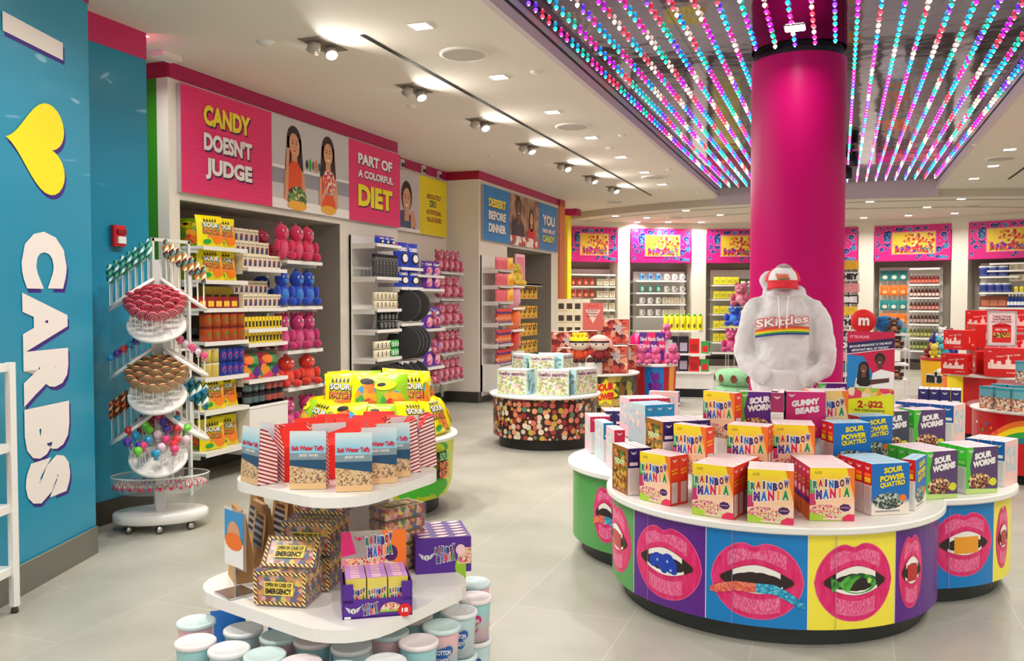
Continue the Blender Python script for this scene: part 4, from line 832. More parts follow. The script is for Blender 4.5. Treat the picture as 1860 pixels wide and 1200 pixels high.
b = MB(); arcwall(b, far(1597, 8.3), far(1640, 8.3), 7.95, 8.45, .18, fz(622, 7.95, 1620), SHELF, 3); solo('base_cabinet', b, 'white base cabinet below the hanging packs in fifth rear bay', 'cabinet')
BTN = canister(mat('blue grey tin', (90, 110, 180), .3), PW, .09, .2, mat('navy tin art', (50, 60, 140), .4)); BBT = bottle(('blue bottle', (30, 70, 170)), ('white label', (235, 235, 240)))
farshelf('white rear shelving with blue tins at the far right', [(1778, 1850, 502), (1778, 1880, 531), (1778, 1880, 558), (1778, 1880, 590), (1792, 1880, 511-20), (1796, 1880, 478)], (1780, 1880, 478, 610))
farrow(BTN, 'tin', 1778, 1830, 3, 501, 'blue and white tin', 'tin', 'blue tins', 'top shelf far right', sc=1.1); farrow(BTN, 'tin', 1780, 1836, 4, 530, 'grey blue tin', 'tin', 'grey blue tins', 'second shelf far right', sc=.95)
farrow(W_ if 0 else WBX, 'gift_box', 1832, 1870, 3, 490, 'cream gift box', 'box', 'cream gift boxes', 'top right end far right bay', sc=.72); farrow(WBX, 'gift_box', 1832, 1870, 3, 510, 'cream gift box', 'box', 'cream gift boxes', 'second row far right bay', sc=.72); farrow(YBX, 'yellow_box', 1840, 1870, 3, 530, 'pale yellow box', 'box', 'pale yellow boxes', 'second shelf far right end', sc=.5)
farrow(BBT, 'blue_bottle', 1830, 1862, 5, 557, 'small blue bottle', 'bottle', 'blue bottles', 'third shelf far right', sc=1.1); RBW = card_box(.24, .1, .26, mat('brown red card', (130, 60, 40), .5), win=mat('dusky art', (200, 120, 90), .5)); farrow(RBW, 'snack_box', 1782, 1828, 3, 557, 'brown red snack box', 'box', 'brown red boxes', 'third shelf far right', sc=.9)
farrow(WBX, 'gift_box', 1782, 1862, 5, 589, 'white box with cow art', 'box', 'white art boxes', 'lowest shelf far right', sc=.95)
# cream boxes on the yellow post shelf
CW = card_box(.14, .1, .2, W8, win=mat('dark picture', (70, 60, 50), .5))
b = MB(); b.box((0, .15, -.02), (.66, .4, .03), SHELF); b.box((0, .3, -.55), (.6, .04, 1.1), SHELF); x, y, z = atd(1042, 607, 15.5); rz = facing(x, y, 0)
solo('display_riser', b, 'small white riser with cream boxes behind the red anime boxes', 'riser', loc=(x, y, z), rot=(0, 0, rz))
for j in range(3):
    for k in range(4): q = Matrix.Rotation(rz, 3, 'Z') @ Vector((-.22+.145*k, .02, .21*j)); solo('cream_box', CW, 'cream picture box beside yellow post, %s from left, %s layer up' % (ORD[k], ORD[j]), 'box', 'cream picture boxes', (x+q.x, y+q.y, z+q.z), (0, 0, rz))
# ---------------- round display helpers ----------------
def place(px, py, d): return atd(px, py, d)
def drum(label, x, y, r, ztop, body, name='display_table', bodyr=None, kick=.12, top=WHITE, thick=.03, taper=0, over=.04):
    t = empty(name, label, 'display table', (x, y, 0)); br = bodyr or r-over
    b = MB(); b.lathe([(0, ztop-thick), (r-.008, ztop-thick), (r, ztop-thick+.008), (r, ztop-.008), (r-.008, ztop), (0, ztop)], top, 56, smooth=False); obj('tabletop', b, t)
    if body: b = MB(); b.lathe([(br-taper, kick), (br-taper*.3, kick+.1 if taper else kick), (br, ztop-thick)] if taper else [(br, kick), (br, ztop-thick)], body, 56); obj('drum', b, t)
    b = MB(); b.lathe([(br-.07-taper, 0), (br-.07-taper, kick), (0, kick)], mat('black plinth', (30, 30, 32), .5), 48, smooth=False); obj('plinth', b, t); return t
def ctr(px, py, d): return atd(px, py, d)[:2]
# gumball drum with picnic boxes
GX, GY = ctr(990, 708, 9.85)
GUM = speck('gumball print', [(214, 110, 96), (206, 196, 170), (150, 40, 46), (222, 150, 110), (90, 130, 100), (200, 90, 80), (230, 206, 180), (214, 130, 90), (160, 60, 60), (190, 160, 60)], 17, .3, (58, 24, 20), .52, rnd=.65)
t = drum('round white-topped table with a gumball print drum', GX, GY, .62, .58, GUM)
cap = mat('pale aqua card', (190, 224, 226), .45); b = MB(); ART = speck('pastel picnic print', [(206, 212, 120), (240, 200, 205), (150, 190, 120), (240, 238, 210), (180, 160, 150), (220, 226, 150), (235, 235, 240)], 48)
ART2 = speck('aqua toy print', [(200, 230, 232), (200, 230, 232), (200, 230, 232), (120, 170, 170), (230, 200, 200)], 26)
def hello(name='picnic_box'):
    b = MB(); w, d, h = .345, .235, .27; b.box((0, d/2, h/2), (w, d, h), cap)
    f = plane((-w/2, 0, 0), (1, 0, 0), (0, 0, 1)); b.rect(f, .008, .008, w-.008, h-.008, ART); b.rect(f, .02, h*.74, w-.03, h*.94, mat('pale lilac card', (226, 214, 224), .5), 2); b.text(f, 'hello sanrio', .03, h*.77, w-.06, h*.15, mat('maroon ink', (96, 20, 34), .5), 3, .03)
    for s in (-1, 1):
        o = (s*w/2, 0 if s > 0 else d, 0); g = plane(o, (0, 1 if s > 0 else -1, 0), (0, 0, 1)); b.rect(g, .006, .006, d*.5-.002, h-.006, ART2); b.rect(g, d*.5+.002, .006, d-.006, h-.006, ART2); b.text(g, 'i', d*.2, h*.15, .03, h*.4, mat('slate ink', (70, 90, 100), .5), 2, .02)
    b.rect(plane((-w/2, 0, h), (1, 0, 0), (0, 1, 0)), 0, 0, w, d, PW); b.rect(plane((-w/2, 0, h), (1, 0, 0), (0, 1, 0)), .0, d*.49, w, d*.5, mat('seam grey', (180, 180, 180), .5), 2)
    return b.done(name)
HB = hello()
b = MB(); b.lathe([(0, .0), (.24, 0), (.24, .19), (0, .19)], WHITE, 40, smooth=False); solo('round_riser', b, 'round white riser under the upper picnic boxes on the gumball table', 'riser', loc=(GX, GY+.1, .58))
for i, (px, py, d, off, w) in enumerate(((930, 715, 9.5, -22, 'lower left'), (1004, 718, 9.36, -2, 'lower centre'), (1066, 713, 9.6, 48, 'lower right'))):
    x, y, z = atd(px, py, d); solo('picnic_box', HB, 'pastel picnic-print box on the gumball table, %s of the lower ring' % w, 'box', 'pastel picnic boxes', (x, y, .58), (0, 0, facing(x, y, off)))
for i, (px, d, off, w) in enumerate(((984, 9.74, 0, 'front centre'), (941, 10.0, -60, 'left end'), (1032, 10.0, 66, 'right end'), (1000, 10.3, 180, 'back'))):
    x, y, z = atd(px, 672, d); solo('picnic_box', HB, 'pastel picnic-print box on the round riser, %s' % w, 'box', 'pastel picnic boxes', (x, y, .77), (0, 0, facing(x, y, off)), .8)
# red box table behind
RX, RY = ctr(1083, 690, 12.7)
CRM = speck('sour candy strip print', [(120, 90, 40), (80, 90, 40), (200, 170, 90), (60, 40, 30), (150, 60, 30), (170, 160, 60)], 9, .35)
t = drum('round table with candy strip print and sour star behind the gumball table', RX, RY, .62, .58, CRM)
rx = Vector((RX, RY)); fa = math.atan2(-RY, -RX); cm = cyl(0, 0, .585, a_ref=fa); b = MB(); st = []
for k in range(14): a = 2*PI*k/14+.2; q = .2 if k % 2 else .12; st.append((.13+q*math.cos(a), .33+q*math.sin(a)))
for k in range(14): b.add([cm(.13, .33, 1), cm(*st[k], 1), cm(*st[(k+1) % 14], 1)], [(0, 1, 2)], YEL)
b.text(cm, 'SOUR', -.01, .34, .26, .1, RED, 4, .06, shear=.1); b.text(cm, 'POWER', -.02, .21, .28, .1, RED, 4, .06, shear=.1); obj('star_print', b, t)
REDA = speck('red anime print', [(170, 50, 40), (200, 90, 70), (120, 30, 30), (220, 150, 120), (190, 70, 60), (90, 40, 40), (230, 200, 180)], 16)
def redbox(w=.42, d=.3, h=.38):
    b = MB(); b.box((0, d/2, h/2), (w, d, h), mat('dull red card', (150, 50, 44), .5)); f = plane((-w/2, 0, 0), (1, 0, 0), (0, 0, 1)); b.rect(f, .008, .008, w-.008, h-.008, REDA)
    b.poly(f, [(w*.62, h*.95), (w*.70, h*.7), (w*.95, h*.66), (w*.72, h*.6), (w*.78, h*.35), (w*.62, h*.55), (w*.4, h*.42), (w*.52, h*.63), (w*.35, h*.8), (w*.56, h*.74)], mat('grey burst', (180, 170, 170), .5), 2)
    b.rect(plane((-w/2, 0, h), (1, 0, 0), (0, 1, 0)), 0, 0, w, d, mat('pale pink lid', (236, 196, 186), .5)); 
    for s in (-1, 1): b.rect(plane((s*w/2, 0 if s > 0 else d, 0), (0, s, 0), (0, 0, 1)), .006, .006, d-.006, h-.006, REDA)
    return b.done('box')
RB_ = redbox()
b = MB(); b.lathe([(0, 0), (.24, 0), (.24, .2), (0, .2)], WHITE, 36, smooth=False); solo('round_riser', b, 'round white riser under the upper red anime boxes', 'riser', loc=(RX-.12, RY+.28, .58))
for i, (px, d, z, off, s, w) in enumerate(((1114, 12.25, .58, 6, 1, 'front right on the table'), (1138, 12.9, .58, 40, .95, 'right side behind the front one'), (1118, 12.9, .96, 4, .95, 'stacked at upper right'), (1026, 12.75, .78, -8, .95, 'upper left'), (1060, 13.1, .78, 0, .95, 'upper centre'), (1030, 12.4, .58, -30, .9, 'lower left'))):
    x, y, _ = atd(px, 600, d); solo('anime_box', RB_, 'large dull red cartoon-print box, %s' % w, 'box', 'red cartoon boxes', (x, y, z), (0, 0, facing(x, y, off)), s)
b = MB(); b.box((0, 0, .2), (.3, .008, .4), mat('rosy sign card', (196, 96, 88), .5)); f = plane((-.15, -.004, 0), (1, 0, 0), (0, 0, 1)); b.poly(f, [(.04, .3), (.26, .3), (.15, .1)], mat('pale rose', (236, 196, 186), .5), 2)
for k, (t_, v) in enumerate((('HELLO KITTY', .34), ('SNEAK', .27), ('PEEK', .23), ('MYSTERY', .19))): b.text(f, t_, .07, v, .16, .025, RED if k == 0 else INK, 3, .02)
x, y, z = atd(1077, 600, 12.9); solo('sign_card', b, 'rosy upright sign card above the red cartoon boxes', 'sign', loc=(x, y, 1.16), rot=(0, 0, facing(x, y, 0)))
def doll(hair, hairm, body):
    b = MB(); b.ball((0, 0, .27), .125, mat('cream doll skin', (246, 226, 214), .7), 16, 10, (1.15, .9, .8)); me = []
    for k in (-1, 1): b.ball((k*.05, -.108, .27), .013, INK, 8, 6)
    b.ball((0, -.115, .25), .008, YEL, 6, 4); b.ball((0, 0, .1), .09, body, 12, 8, (1, .8, 1.1))
    for k in (-1, 1): b.ball((k*.09, -.03, .12), .035, body, 8, 6, (1, 1, 1.6)); b.ball((k*.05, -.09, .03), .04, INK, 8, 6, (1, 1.4, .8))
    h = MB(); h.ball((0, .015, .31), .13, hairm, 16, 10, (1.12, .95, .72))
    if hair == 'spiky':
        for i in range(16): a = i*2.4; q = .1*math.sqrt(i/16); h.ball((q*math.cos(a), q*math.sin(a)*.8, .385), .032, hairm, 8, 6, (.6, .6, 1.7), Matrix.Rotation(q*6, 3, Vector((-math.sin(a), math.cos(a), 0))))
    else:
        for k in (-1, 1): h.ball((k*.14, 0, .28), .05, hairm, 10, 8, (.8, .7, 1.7), Matrix.Rotation(k*-.6, 3, 'Y'))
    h.add(*ringband(.135, .29, .025), INK); return b.done('body'), h.done('hair')
def ringband(r, z, h, n=24):
    vs = []
    for k in (0, 1):
        for i in range(n): a = 2*PI*i/n; vs.append((r*1.09*math.cos(a), r*.9*math.sin(a), z+h*k))
    return vs, [(i, (i+1) % n, (i+1) % n+n, i+n) for i in range(n)]
for px, kind, hm, bm, w in ((1052, 'spiky', mat('yellow doll hair', (250, 206, 20), .8), mat('orange doll suit', (220, 80, 40), .8), 'yellow-haired round-faced plush doll with orange suit'), (1089, 'hood', mat('peach doll hood', (246, 170, 160), .8), mat('maroon doll suit', (140, 34, 40), .8), 'peach-hooded round-faced plush doll with maroon suit')):
    bo, ha = doll(kind, hm, bm); x, y, z = atd(px, 640, 12.15); tree('plush_doll', [('body', bo), ('hair', ha)], w+' before the red boxes', 'plush doll', None, (x, y, .74), (0, 0, facing(x, y, 0)), .95)
b = MB(); b.lathe([(0, 0), (.2, 0), (.2, .16), (0, .16)], WHITE, 30, smooth=False); x, y, z = atd(1068, 640, 12.25); solo('round_riser', b, 'low white riser under the two plush dolls', 'riser', loc=(x, y, .58))
b = MB(); b.box((0, 0, .1), (.26, .008, .2), mat('orange sign card', (240, 150, 40), .5)); f = plane((-.13, -.004, 0), (1, 0, 0), (0, 0, 1)); b.disc(f, .13, .18, .07, .07, PW, 2, 24); b.disc(f, .13, .18, .05, .05, mat('brown icon', (90, 50, 30), .5), 3, 16); b.rect(f, .05, .03, .21, .06, PW, 2); x, y, z = atd(1072, 668, 12.18)
solo('small_sign', b, 'small orange sign card with a round icon before the plush dolls', 'sign', loc=(x, y, .58), rot=(0, 0, facing(x, y, 0)))
# nerds bin
NX, NY = ctr(1190, 660, 13.4); t = empty('candy_bin', 'round candy bin with blue panel and purple gummy bear print', 'bin', (NX, NY, 0)); fa = math.atan2(-NY, -NX); R = .32
b = MB(); cols = [(RED, -1.0, -.52), (BLU, -.52, .42), (mat('dark red panel', (180, 10, 40), .4), .42, .72), (mat('amber panel', (246, 170, 60), .4), .72, 1.1), (RED, 1.1, 5.28)]
for m, a0, a1 in cols: b.lathe([(R*.93, .1), (R, .62)], m, max(3, int((a1-a0)*10)), a0=fa+a0, a1=fa+a1)
b.lathe([(R*.85, 0), (R*.85, .1), (R*.93, .1)], BLACK, 30); obj('drum', b, t)
b = MB(); b.lathe([(0, .61), (R+.02, .61), (R+.02, .64), (R-.02, .645), (0, .63)], WHITE, 40, smooth=False); obj('rim', b, t)
cm = cyl(0, 0, R*.99, .004, a_ref=fa); b = MB(); GP = mat('gummy purple', (110, 20, 140), .25)
for u, v, ru, rv in ((0, .28, .065, .11), (0, .45, .06, .06), (-.045, .51, .02, .02), (.045, .51, .02, .02), (-.07, .33, .03, .045), (.07, .33, .03, .045), (-.05, .17, .035, .05), (.05, .17, .035, .05)): b.disc(cm, u, v, ru, rv, GP, 2, 14)
obj('bear_print', b, t)
NB = card_box(.11, .05, .34, mat('purple candy card', (90, 40, 140), .4), win=PNK, txt='Nerds', tm=PW); NB2 = card_box(.11, .05, .34, mat('rose candy card', (220, 40, 110), .4), win=PUR, txt='Nerds', tm=PW)
for i, (dx, dy, z, s) in enumerate(((-.13, .0, .64, 1), (-.02, -.06, .64, 1), (.1, -.02, .64, 1.), (-.17, .12, .76, 1), (-.05, .1, .8, 1.), (.08, .1, .74, 1))):
    rz = facing(NX, NY, 0); q = Matrix.Rotation(rz, 3, 'Z') @ Vector((dx, dy, 0)); solo('candy_carton', NB if i % 2 else NB2, '%s candy box standing in the purple bear bin, %s from left' % ('purple' if i % 2 else 'rose', ORD[i]), 'candy box', 'boxes in the bear bin', (NX+q.x, NY+q.y, z if i < 3 else .645), (-.05, 0, rz+.1*(i % 3-1)), s if i < 3 else 1.35)
NPL = plush(fur('nerd pink plush', (224, 90, 150)), None, False)
for i, (px, py, d) in enumerate(((1165, 655, 13.1), (1222, 655, 13.15), (1192, 625, 13.35), (1212, 605, 13.8))):
    x, y, z = atd(px, py, d); solo('plush_creature', NPL, 'pink-purple plush creature, %s around the purple bear bin' % ORD[i], 'plush toy', 'pink creatures', (x, y, .645 if i < 3 else .98), (0, 0, facing(x, y, 10-20*i)), (.9, .9, .95) if i < 2 else .8)
b = MB(); b.lathe([(0, 0), (.1, 0), (.12, .1), (.115, .3), (.05, .36), (0, .36)], mat('magenta jar', (214, 20, 110), .3), 20); b.text(cyl(0, 0, .125, a_ref=fa), 'NERDS', -.08, .12, .16, .07, PW, 2, .04); x, y, z = atd(1158, 620, 13.9); solo('candy_jar', b, 'magenta rounded candy jar behind the bear bin', 'jar', loc=(x, y, .72)); 
b = MB(); b.lathe([(0, .0), (.2, 0), (.2, .72), (0, .72)], WHITE, 24, smooth=False); solo('pedestal', b, 'white round pedestal holding the magenta candy jar', 'pedestal', loc=(x, y, 0)); 
b = MB(); b.lathe([(0, .0), (.08, 0), (.08, .98), (0, .98)], WHITE, 24, smooth=False); x, y, z = atd(1212, 605, 13.8); solo('pedestal', b, 'tall thin white pedestal behind the bear bin', 'pedestal', loc=(x, y, 0))
# shelf fixture with yellow sacks and black red packs
FX, FY, _ = atd(1240, 690, 14.8); rz = facing(FX, FY, 0); f0 = empty('tiered_fixture', 'white tiered fixture with yellow sacks over black and red packs', 'display fixture', (FX, FY, 0), rz)
for z, w, d in ((.42, 1.05, .6), (.72, .9, .5), (1.1, .66, .4)):
    b = MB(); b.box((0, 0, z-.015), (w, d, .03), SHELF, 0, .08); obj('shelf', b, f0)
b = MB(); b.box((0, 0, .56), (.12, .2, 1.1), SHELF); b.box((0, 0, .27), (1., .5, .26), SHELF); b.box((0, 0, .07), (.9, .45, .14), BLACK); obj('frame', b, f0)
def onfix(dx, dy, z): q = Matrix.Rotation(rz, 3, 'Z') @ Vector((dx, dy, 0)); return (FX+q.x, FY+q.y, z)
b = MB(); mp = pillow(b, .086, .24, .08, mat('yellow net sack', (246, 232, 20), .5)); b.ball((0, 0, .25), .025, mat('lime tie', (110, 190, 40), .5), 8, 6); b.disc(mp, .5, .3, .25, .15, mat('olive sack art', (120, 110, 30), .5), 1, 10); YS = b.done('sack')
for k in range(7): solo('yellow_sack', YS, 'yellow candy sack with lime tie, %s from left on tiered fixture' % ORD[k], 'sack', 'yellow candy sacks', onfix(-.28+.093*k, -.12, 1.1), (0, 0, rz), 1.02)
BP2 = card_box(.17, .08, .28, mat('black pack', (24, 22, 40), .4), win=mat('white confetti art', (170, 160, 180), .5)); RP2 = card_box(.17, .08, .24, mat('vivid red pack', (220, 30, 24), .4), win=mat('dark red art', (170, 20, 20), .5)); GP2 = card_box(.13, .08, .2, mat('mid green pack', (60, 160, 70), .4), win=RED)
for z, w in ((.42, 'lower'), (.72, 'middle')):
    for k in range(5):
        me, nm = ((BP2, 'black'), (BP2, 'black'), (BP2, 'black'), (RP2, 'vivid red'), (GP2, 'mid green'))[k]; solo('candy_pack', me, '%s candy pack, %s from left on %s shelf of tiered fixture' % (nm, ORD[k], w), 'candy pack', nm+' packs', onfix(-.34+.175*k, -.16, z), (0, 0, rz))
# plush stack left of the hoodie
for i, (px, py, me, nm, z) in enumerate(((1335, 612, PLB, 'blue', 1.26), (1330, 650, PLM, 'rose', .92), (1346, 590, PLC, 'pale rose', 1.52))):
    x, y, _ = atd(px, py, 11.5); solo('plush_toy', me, '%s plush toy on an acrylic tier behind the hoodie' % nm, 'plush toy', None, (x, y, z), (0, 0, facing(x, y, -20)), (1, 1, .9)); b = MB(); b.box((0, 0, -.01), (.3, .3, .02), CLEAR)
    for q in (-1, 1): b.box((q*.14, .14, -z/2-.01), (.012, .012, z-.02), CLEAR)
    solo('acrylic_tier', b, 'clear acrylic tier under the %s plush toy' % nm, 'stand', None, (x, y, z-.0), (0, 0, facing(x, y, -20)))
MINT = fur('mint plush', (150, 216, 160)); b = MB(); b.lathe([(0, .03), (.24, 0), (.3, .05), (.31, .12), (.26, .17), (0, .19)], MINT, 32)
cm = cyl(0, 0, .31, .004)
for k in range(12): b.disc(cyl(0, 0, .31, .004, a_ref=2*PI*k/12), 0, .09, .035, .045, mat('brown donut print', (120, 60, 40), .6), 1, 12)
MD = b.done('cushion'); x, y, z = atd(1350, 680, 9.6)
b = MB(); b.lathe([(0, 0), (.3, 0), (.3, .5), (0, .5)], WHITE, 32, smooth=False); solo('pedestal', b, 'white round pedestal under the mint cushions', 'pedestal', loc=(x, y, 0))
for k in range(2): solo('round_cushion', MD, 'mint green round cushion with brown dots, %s of the stack' % ('lower', 'upper')[k], 'cushion', None, (x, y, .5+.17*k), (0, 0, .3*k))
# ---------------- front tiered table ----------------
def rquad(pts, r, n=6):
    out = []; m = len(pts)
    for i in range(m):
        p = Vector(pts[i]); a = (Vector(pts[i-1])-p).normalized(); b = (Vector(pts[(i+1) % m])-p).normalized()
        half = math.acos(max(-1, min(1, a.dot(b))))/2; t = r/math.tan(half); c = p+(a+b).normalized()*(r/math.sin(half)); s = p+a*t; e = p+b*t
        a0 = math.atan2(s.y-c.y, s.x-c.x); a1 = math.atan2(e.y-c.y, e.x-c.x); d = (a1-a0+PI) % (2*PI)-PI
        for k in range(n+1): q = a0+d*k/n; out.append((c.x+r*math.cos(q), c.y+r*math.sin(q)))
    return out
TCX, TCY = -1.70, 2.78
t = empty('tiered_table', 'white tiered gondola table with rounded shelves in the front', 'display table', (TCX, TCY, 0))
def shelfpoly(F, L_, B, R_, r, z, th=.04, sc=.82):
    mx = sum(p[0] for p in (F, L_, B, R_))/4; my = sum(p[1] for p in (F, L_, B, R_))/4; F, L_, B, R_ = [(mx+(p[0]-mx)*sc, my+(p[1]-my)*sc) for p in (F, L_, B, R_)]
    pts = rquad([(p[0]-TCX, p[1]-TCY) for p in (F, R_, B, L_)], r); b = MB(); b.prism(pts, z-th, z, mat('white tabletop', (238, 236, 232), .3), smooth=False); obj('shelf', b, t)
ZU, ZD, ZB_ = .98, .60, .13
UF, UL, UR, UB = (-1.36, 2.22), (-2.08, 2.46), (-1.27, 2.98), (-1.98, 3.26)
DF, DL, DR, DB = (-1.28, 2.12), (-2.27, 2.42), (-1.08, 2.94), (-2.02, 3.3)
shelfpoly(UF, UL, UB, UR, .16, ZU, .034); shelfpoly(DF, DL, DB, DR, .19, ZD, .04)
BF, BL, BR, BB = (-1.12, 1.9), (-2.55, 2.33), (-.86, 3.1), (-2.2, 3.6)
shelfpoly(BF, BL, BB, BR, .25, ZB_, .05, .95)
b = MB(); b.box((-.02, .25, .53), (.16, .16, .9), WHITE, .4); b.box((0, .02, .04), (1.0, .9, .07), BLACK, .3); obj('post', b, t)
# taffy bags
SKY = grad('sky print', [(196, 226, 238), (130, 200, 226), (210, 228, 234)], 2, .10, .19, noise=.03); SEA = mat('sea print', (20, 74, 110), .5); FOAM = mat('shallow water print', (130, 150, 160), .5)
SAND = speck('beach crowd print', [(206, 170, 120), (206, 170, 120), (214, 180, 130), (120, 90, 70), (190, 150, 110), (220, 200, 170)], 220); SAND2 = mat('sand print', (226, 186, 134), .5)
STR = stripes('red candy stripe', (150, 18, 34), (248, 226, 222), 74, (0, .38, 1), .42); REDP = mat('red paper', (228, 40, 28), .55)
def taffy():
    b = MB(); w, d, h = .118, .075, .19; y = .012; yr = d*.5
    f = plane((-w/2, 0, 0), (1, 0, 0), (0, yr*.35, h), .0004)
    F = [(-w/2, 0, 0), (w/2, 0, 0), (w/2, yr*.35, h), (-w/2, yr*.35, h)]; b.add(F, [(0, 1, 2, 3)], SAND2)
    b.rect(f, 0, .02, w, .085, SAND, 1); b.poly(f, [(0, .078), (w, .06), (w, .10), (0, .10)], SEA, 2); b.rect(f, 0, .096, w, .122, FOAM, 3); b.rect(f, 0, .118, w, h, SKY, 4)
    b.text(f, 'Salt Water Taffy', .006, .122, w-.012, .020, mat('crimson script', (206, 20, 60), .5), 6, .05); b.text(f, 'JERSEY SHORE', .03, .104, .062, .011, PW, 6, .02)
    for s in (-1, 1):
        x = s*w/2; P = [(x, 0, 0), (x, d, 0), (x, d, h*.62), (x, yr, h*.97), (x, yr*.35, h)]; b.add(P, [tuple(range(5)) if s > 0 else tuple(range(4, -1, -1))], STR)
    b.add([(-w/2, d, 0), (w/2, d, 0), (w/2, d, h*.62), (-w/2, d, h*.62), (-w/2, yr*.35, h), (w/2, yr*.35, h)], [(1, 0, 3, 2), (2, 3, 4, 5)], REDP); b.add([(-w/2, 0, 0), (w/2, 0, 0), (w/2, d, 0), (-w/2, d, 0)], [(3, 2, 1, 0)], PW)
    return b.done('bag')
TB = taffy()
tf = [(452, 878, -62, 'far left'), (484, 868, -58, 'second at left'), (559, 889, -10, 'front left of centre'), (643, 893, 0, 'front centre'), (690, 879, 8, 'right behind front centre'), (716, 868, 14, 'third towards the right'), (760, 852, 97, 'right end front'), (789, 842, 100, 'right end back'), (738, 850, 30, 'behind the right end'), (524, 866, -150, 'left inner facing away'), (560, 852, -165, 'back left facing away'), (600, 868, 12, 'centre behind the front pair'), (606, 842, 180, 'back centre facing away'), (640, 852, 170, 'inner centre facing away'), (672, 845, 172, 'inner right facing away'), (690, 835, 176, 'back right facing away'), (625, 862, 180, 'middle facing away'), (730, 846, 150, 'right inner facing away')]
for px, py, off, w in tf:
    x, y = onz(px, py, ZU)
    solo('taffy_bag', TB, 'salt water taffy paper bag with beach print and red stripes, %s' % w, 'taffy bag', 'taffy bags', (x, y, ZU), (0, 0, facing(x, y, off)))
# kraft bags, sign holder
KR = mat('kraft paper', (196, 150, 96), .75); KR2 = mat('kraft fold', (168, 124, 76), .75); SLT = stripes('grey bag label', (40, 36, 46), (150, 146, 150), 40, (0, 0, 1), .55)
def kraft():
    b = MB(); w, d, h = .13, .08, .24
    P = [(-w/2, 0, 0), (w/2, 0, 0), (w/2, d, 0), (-w/2, d, 0), (-w/2, d*.35, h), (w/2, d*.35, h), (w/2, d*.5, h), (-w/2, d*.5, h)]
    b.add(P, [(0, 1, 5, 4), (2, 3, 7, 6), (3, 2, 1, 0), (4, 5, 6, 7)], KR); b.add([P[1], P[2], P[6], P[5], P[0], P[3], P[7], P[4], (w/2-.02, d*.45, h*.5), (-w/2+.02, d*.45, h*.5)], [(0, 1, 8), (1, 2, 3, 8), (3, 0, 8), (5, 4, 9), (6, 5, 9), (4, 7, 9), (7, 6, 9)], KR2)
    b.box((0, d*.3, h), (w, .016, .025), KR2); f = plane((-w/2, 0, 0), (1, 0, 0), (0, d*.35, h)); b.rect(f, .02, .09, w-.02, .19, SLT, 2); b.text(f, 'Chocolate', .025, .195, w-.05, .02, INK, 2, .02); return b.done('bag')
KB = kraft()
for i, (px, py, off) in enumerate(((420, 1052, -80), (462, 1040, -72), (500, 1016, -66), (540, 1000, -60), (452, 1010, -75))):
    x, y = onz(px, py, ZD); solo('kraft_bag', KB, 'brown kraft paper bag with folded top on the lower shelf, %s from the left' % ORD[i], 'paper bag', 'kraft paper bags', (x, y, ZD), (0, 0, facing(x, y, off)), (1, 1, 1.02))
t2 = empty('sign_holder', 'clear acrylic sign holder on mirrored foot beside the kraft bags', 'sign holder', (*onz(428, 1078, ZD), ZD)); t2.rotation_euler = (0, 0, facing(t2.location.x, t2.location.y, -62))
b = MB(); b.box((0, 0, .004), (.11, .1, .007), CHROME); obj('foot', b, t2); b = MB(); b.tube([(0, 0, .007), (0, 0, .1)], .004, CHROME, 8); obj('stem', b, t2)
b = MB(); b.box((0, 0, .19), (.14, .006, .2), CLEAR); f = plane((-.07, -.0035, .09), (1, 0, 0), (0, 0, 1), .0008); b.rect(f, .006, .09, .134, .194, mat('sky blue card', (60, 150, 210), .5), 1); b.disc(f, .07, .11, .045, .05, SKIN, 2, 16); b.disc(f, .07, .09, .06, .03, ORA, 3, 14); b.rect(f, .006, .006, .134, .09, PW, 2); obj('card', b, t2)
# emergency candy boxes
HZ = stripes('hazard stripe', (26, 22, 20), (246, 206, 130), 62, (1, 0, 1.1), .42); CMX = speck('assorted sweets', [(180, 50, 50), (214, 140, 60), (50, 120, 70), (220, 170, 150), (50, 80, 130), (230, 200, 60), (130, 40, 44), (200, 120, 110), (110, 70, 56)], 60, .2); EMY = mat('emergency yellow', (250, 222, 96), .5)
def emerg():
    w, d, h = .185, .045, .115; sw = MB(); sw.box((0, d/2, h/2), (w-.008, d-.008, h-.008), CMX)
    b = MB(); b.box((0, d/2, h/2), (w, d, h), CLEARB); f = plane((-w/2, 0, 0), (1, 0, 0), (0, 0, 1), .0006)
    for u0, v0, u1, v1 in ((.004, .004, w-.004, .014), (.004, h-.014, w-.004, h-.004), (.004, .014, .014, h-.014), (w-.014, .014, w-.004, h-.014)): b.rect(f, u0, v0, u1, v1, HZ, 1)
    b.rect(f, .04, .058, w-.045, .08, EMY, 2); b.rect(f, .04, .035, w-.045, .06, EMY, 2); b.text(f, 'OPEN IN CASE OF', .044, .063, w-.095, .013, INK, 3, .04); b.text(f, 'EMERGENCY', .044, .039, w-.095, .018, INK, 3, .05)
    return sw.done('sweets'), b.done('case')
ES, EC = emerg()
def eb(loc, rot, w): tree('candy_case', [('case', EC), ('sweets', ES)], 'clear emergency candy case with hazard stripes, %s' % w, 'candy box', 'emergency candy cases', loc, rot)
ex, ey = onz(508, 1103, ZD); er = facing(ex, ey, -24); eR = Matrix.Rotation(er, 3, 'Z')
def E_(dx, dy, dz): q = eR @ Vector((dx, dy, 0)); return (ex+q.x, ey+q.y, ZD+dz+(.004 if dz > 0 else .003))
for k in range(3): eb(E_(0, .048*k, 0), (0, 0, er), 'standing in the front row, %s deep' % ORD[k])
eb(E_(.012, .03, .117), (-.75, 0, er+.05), 'leaning back on top of the front row')
for k in range(5): eb(E_(.02, .16+.05*k, .0), (0, 0, er), 'standing behind the front row, %s back' % ORD[k])
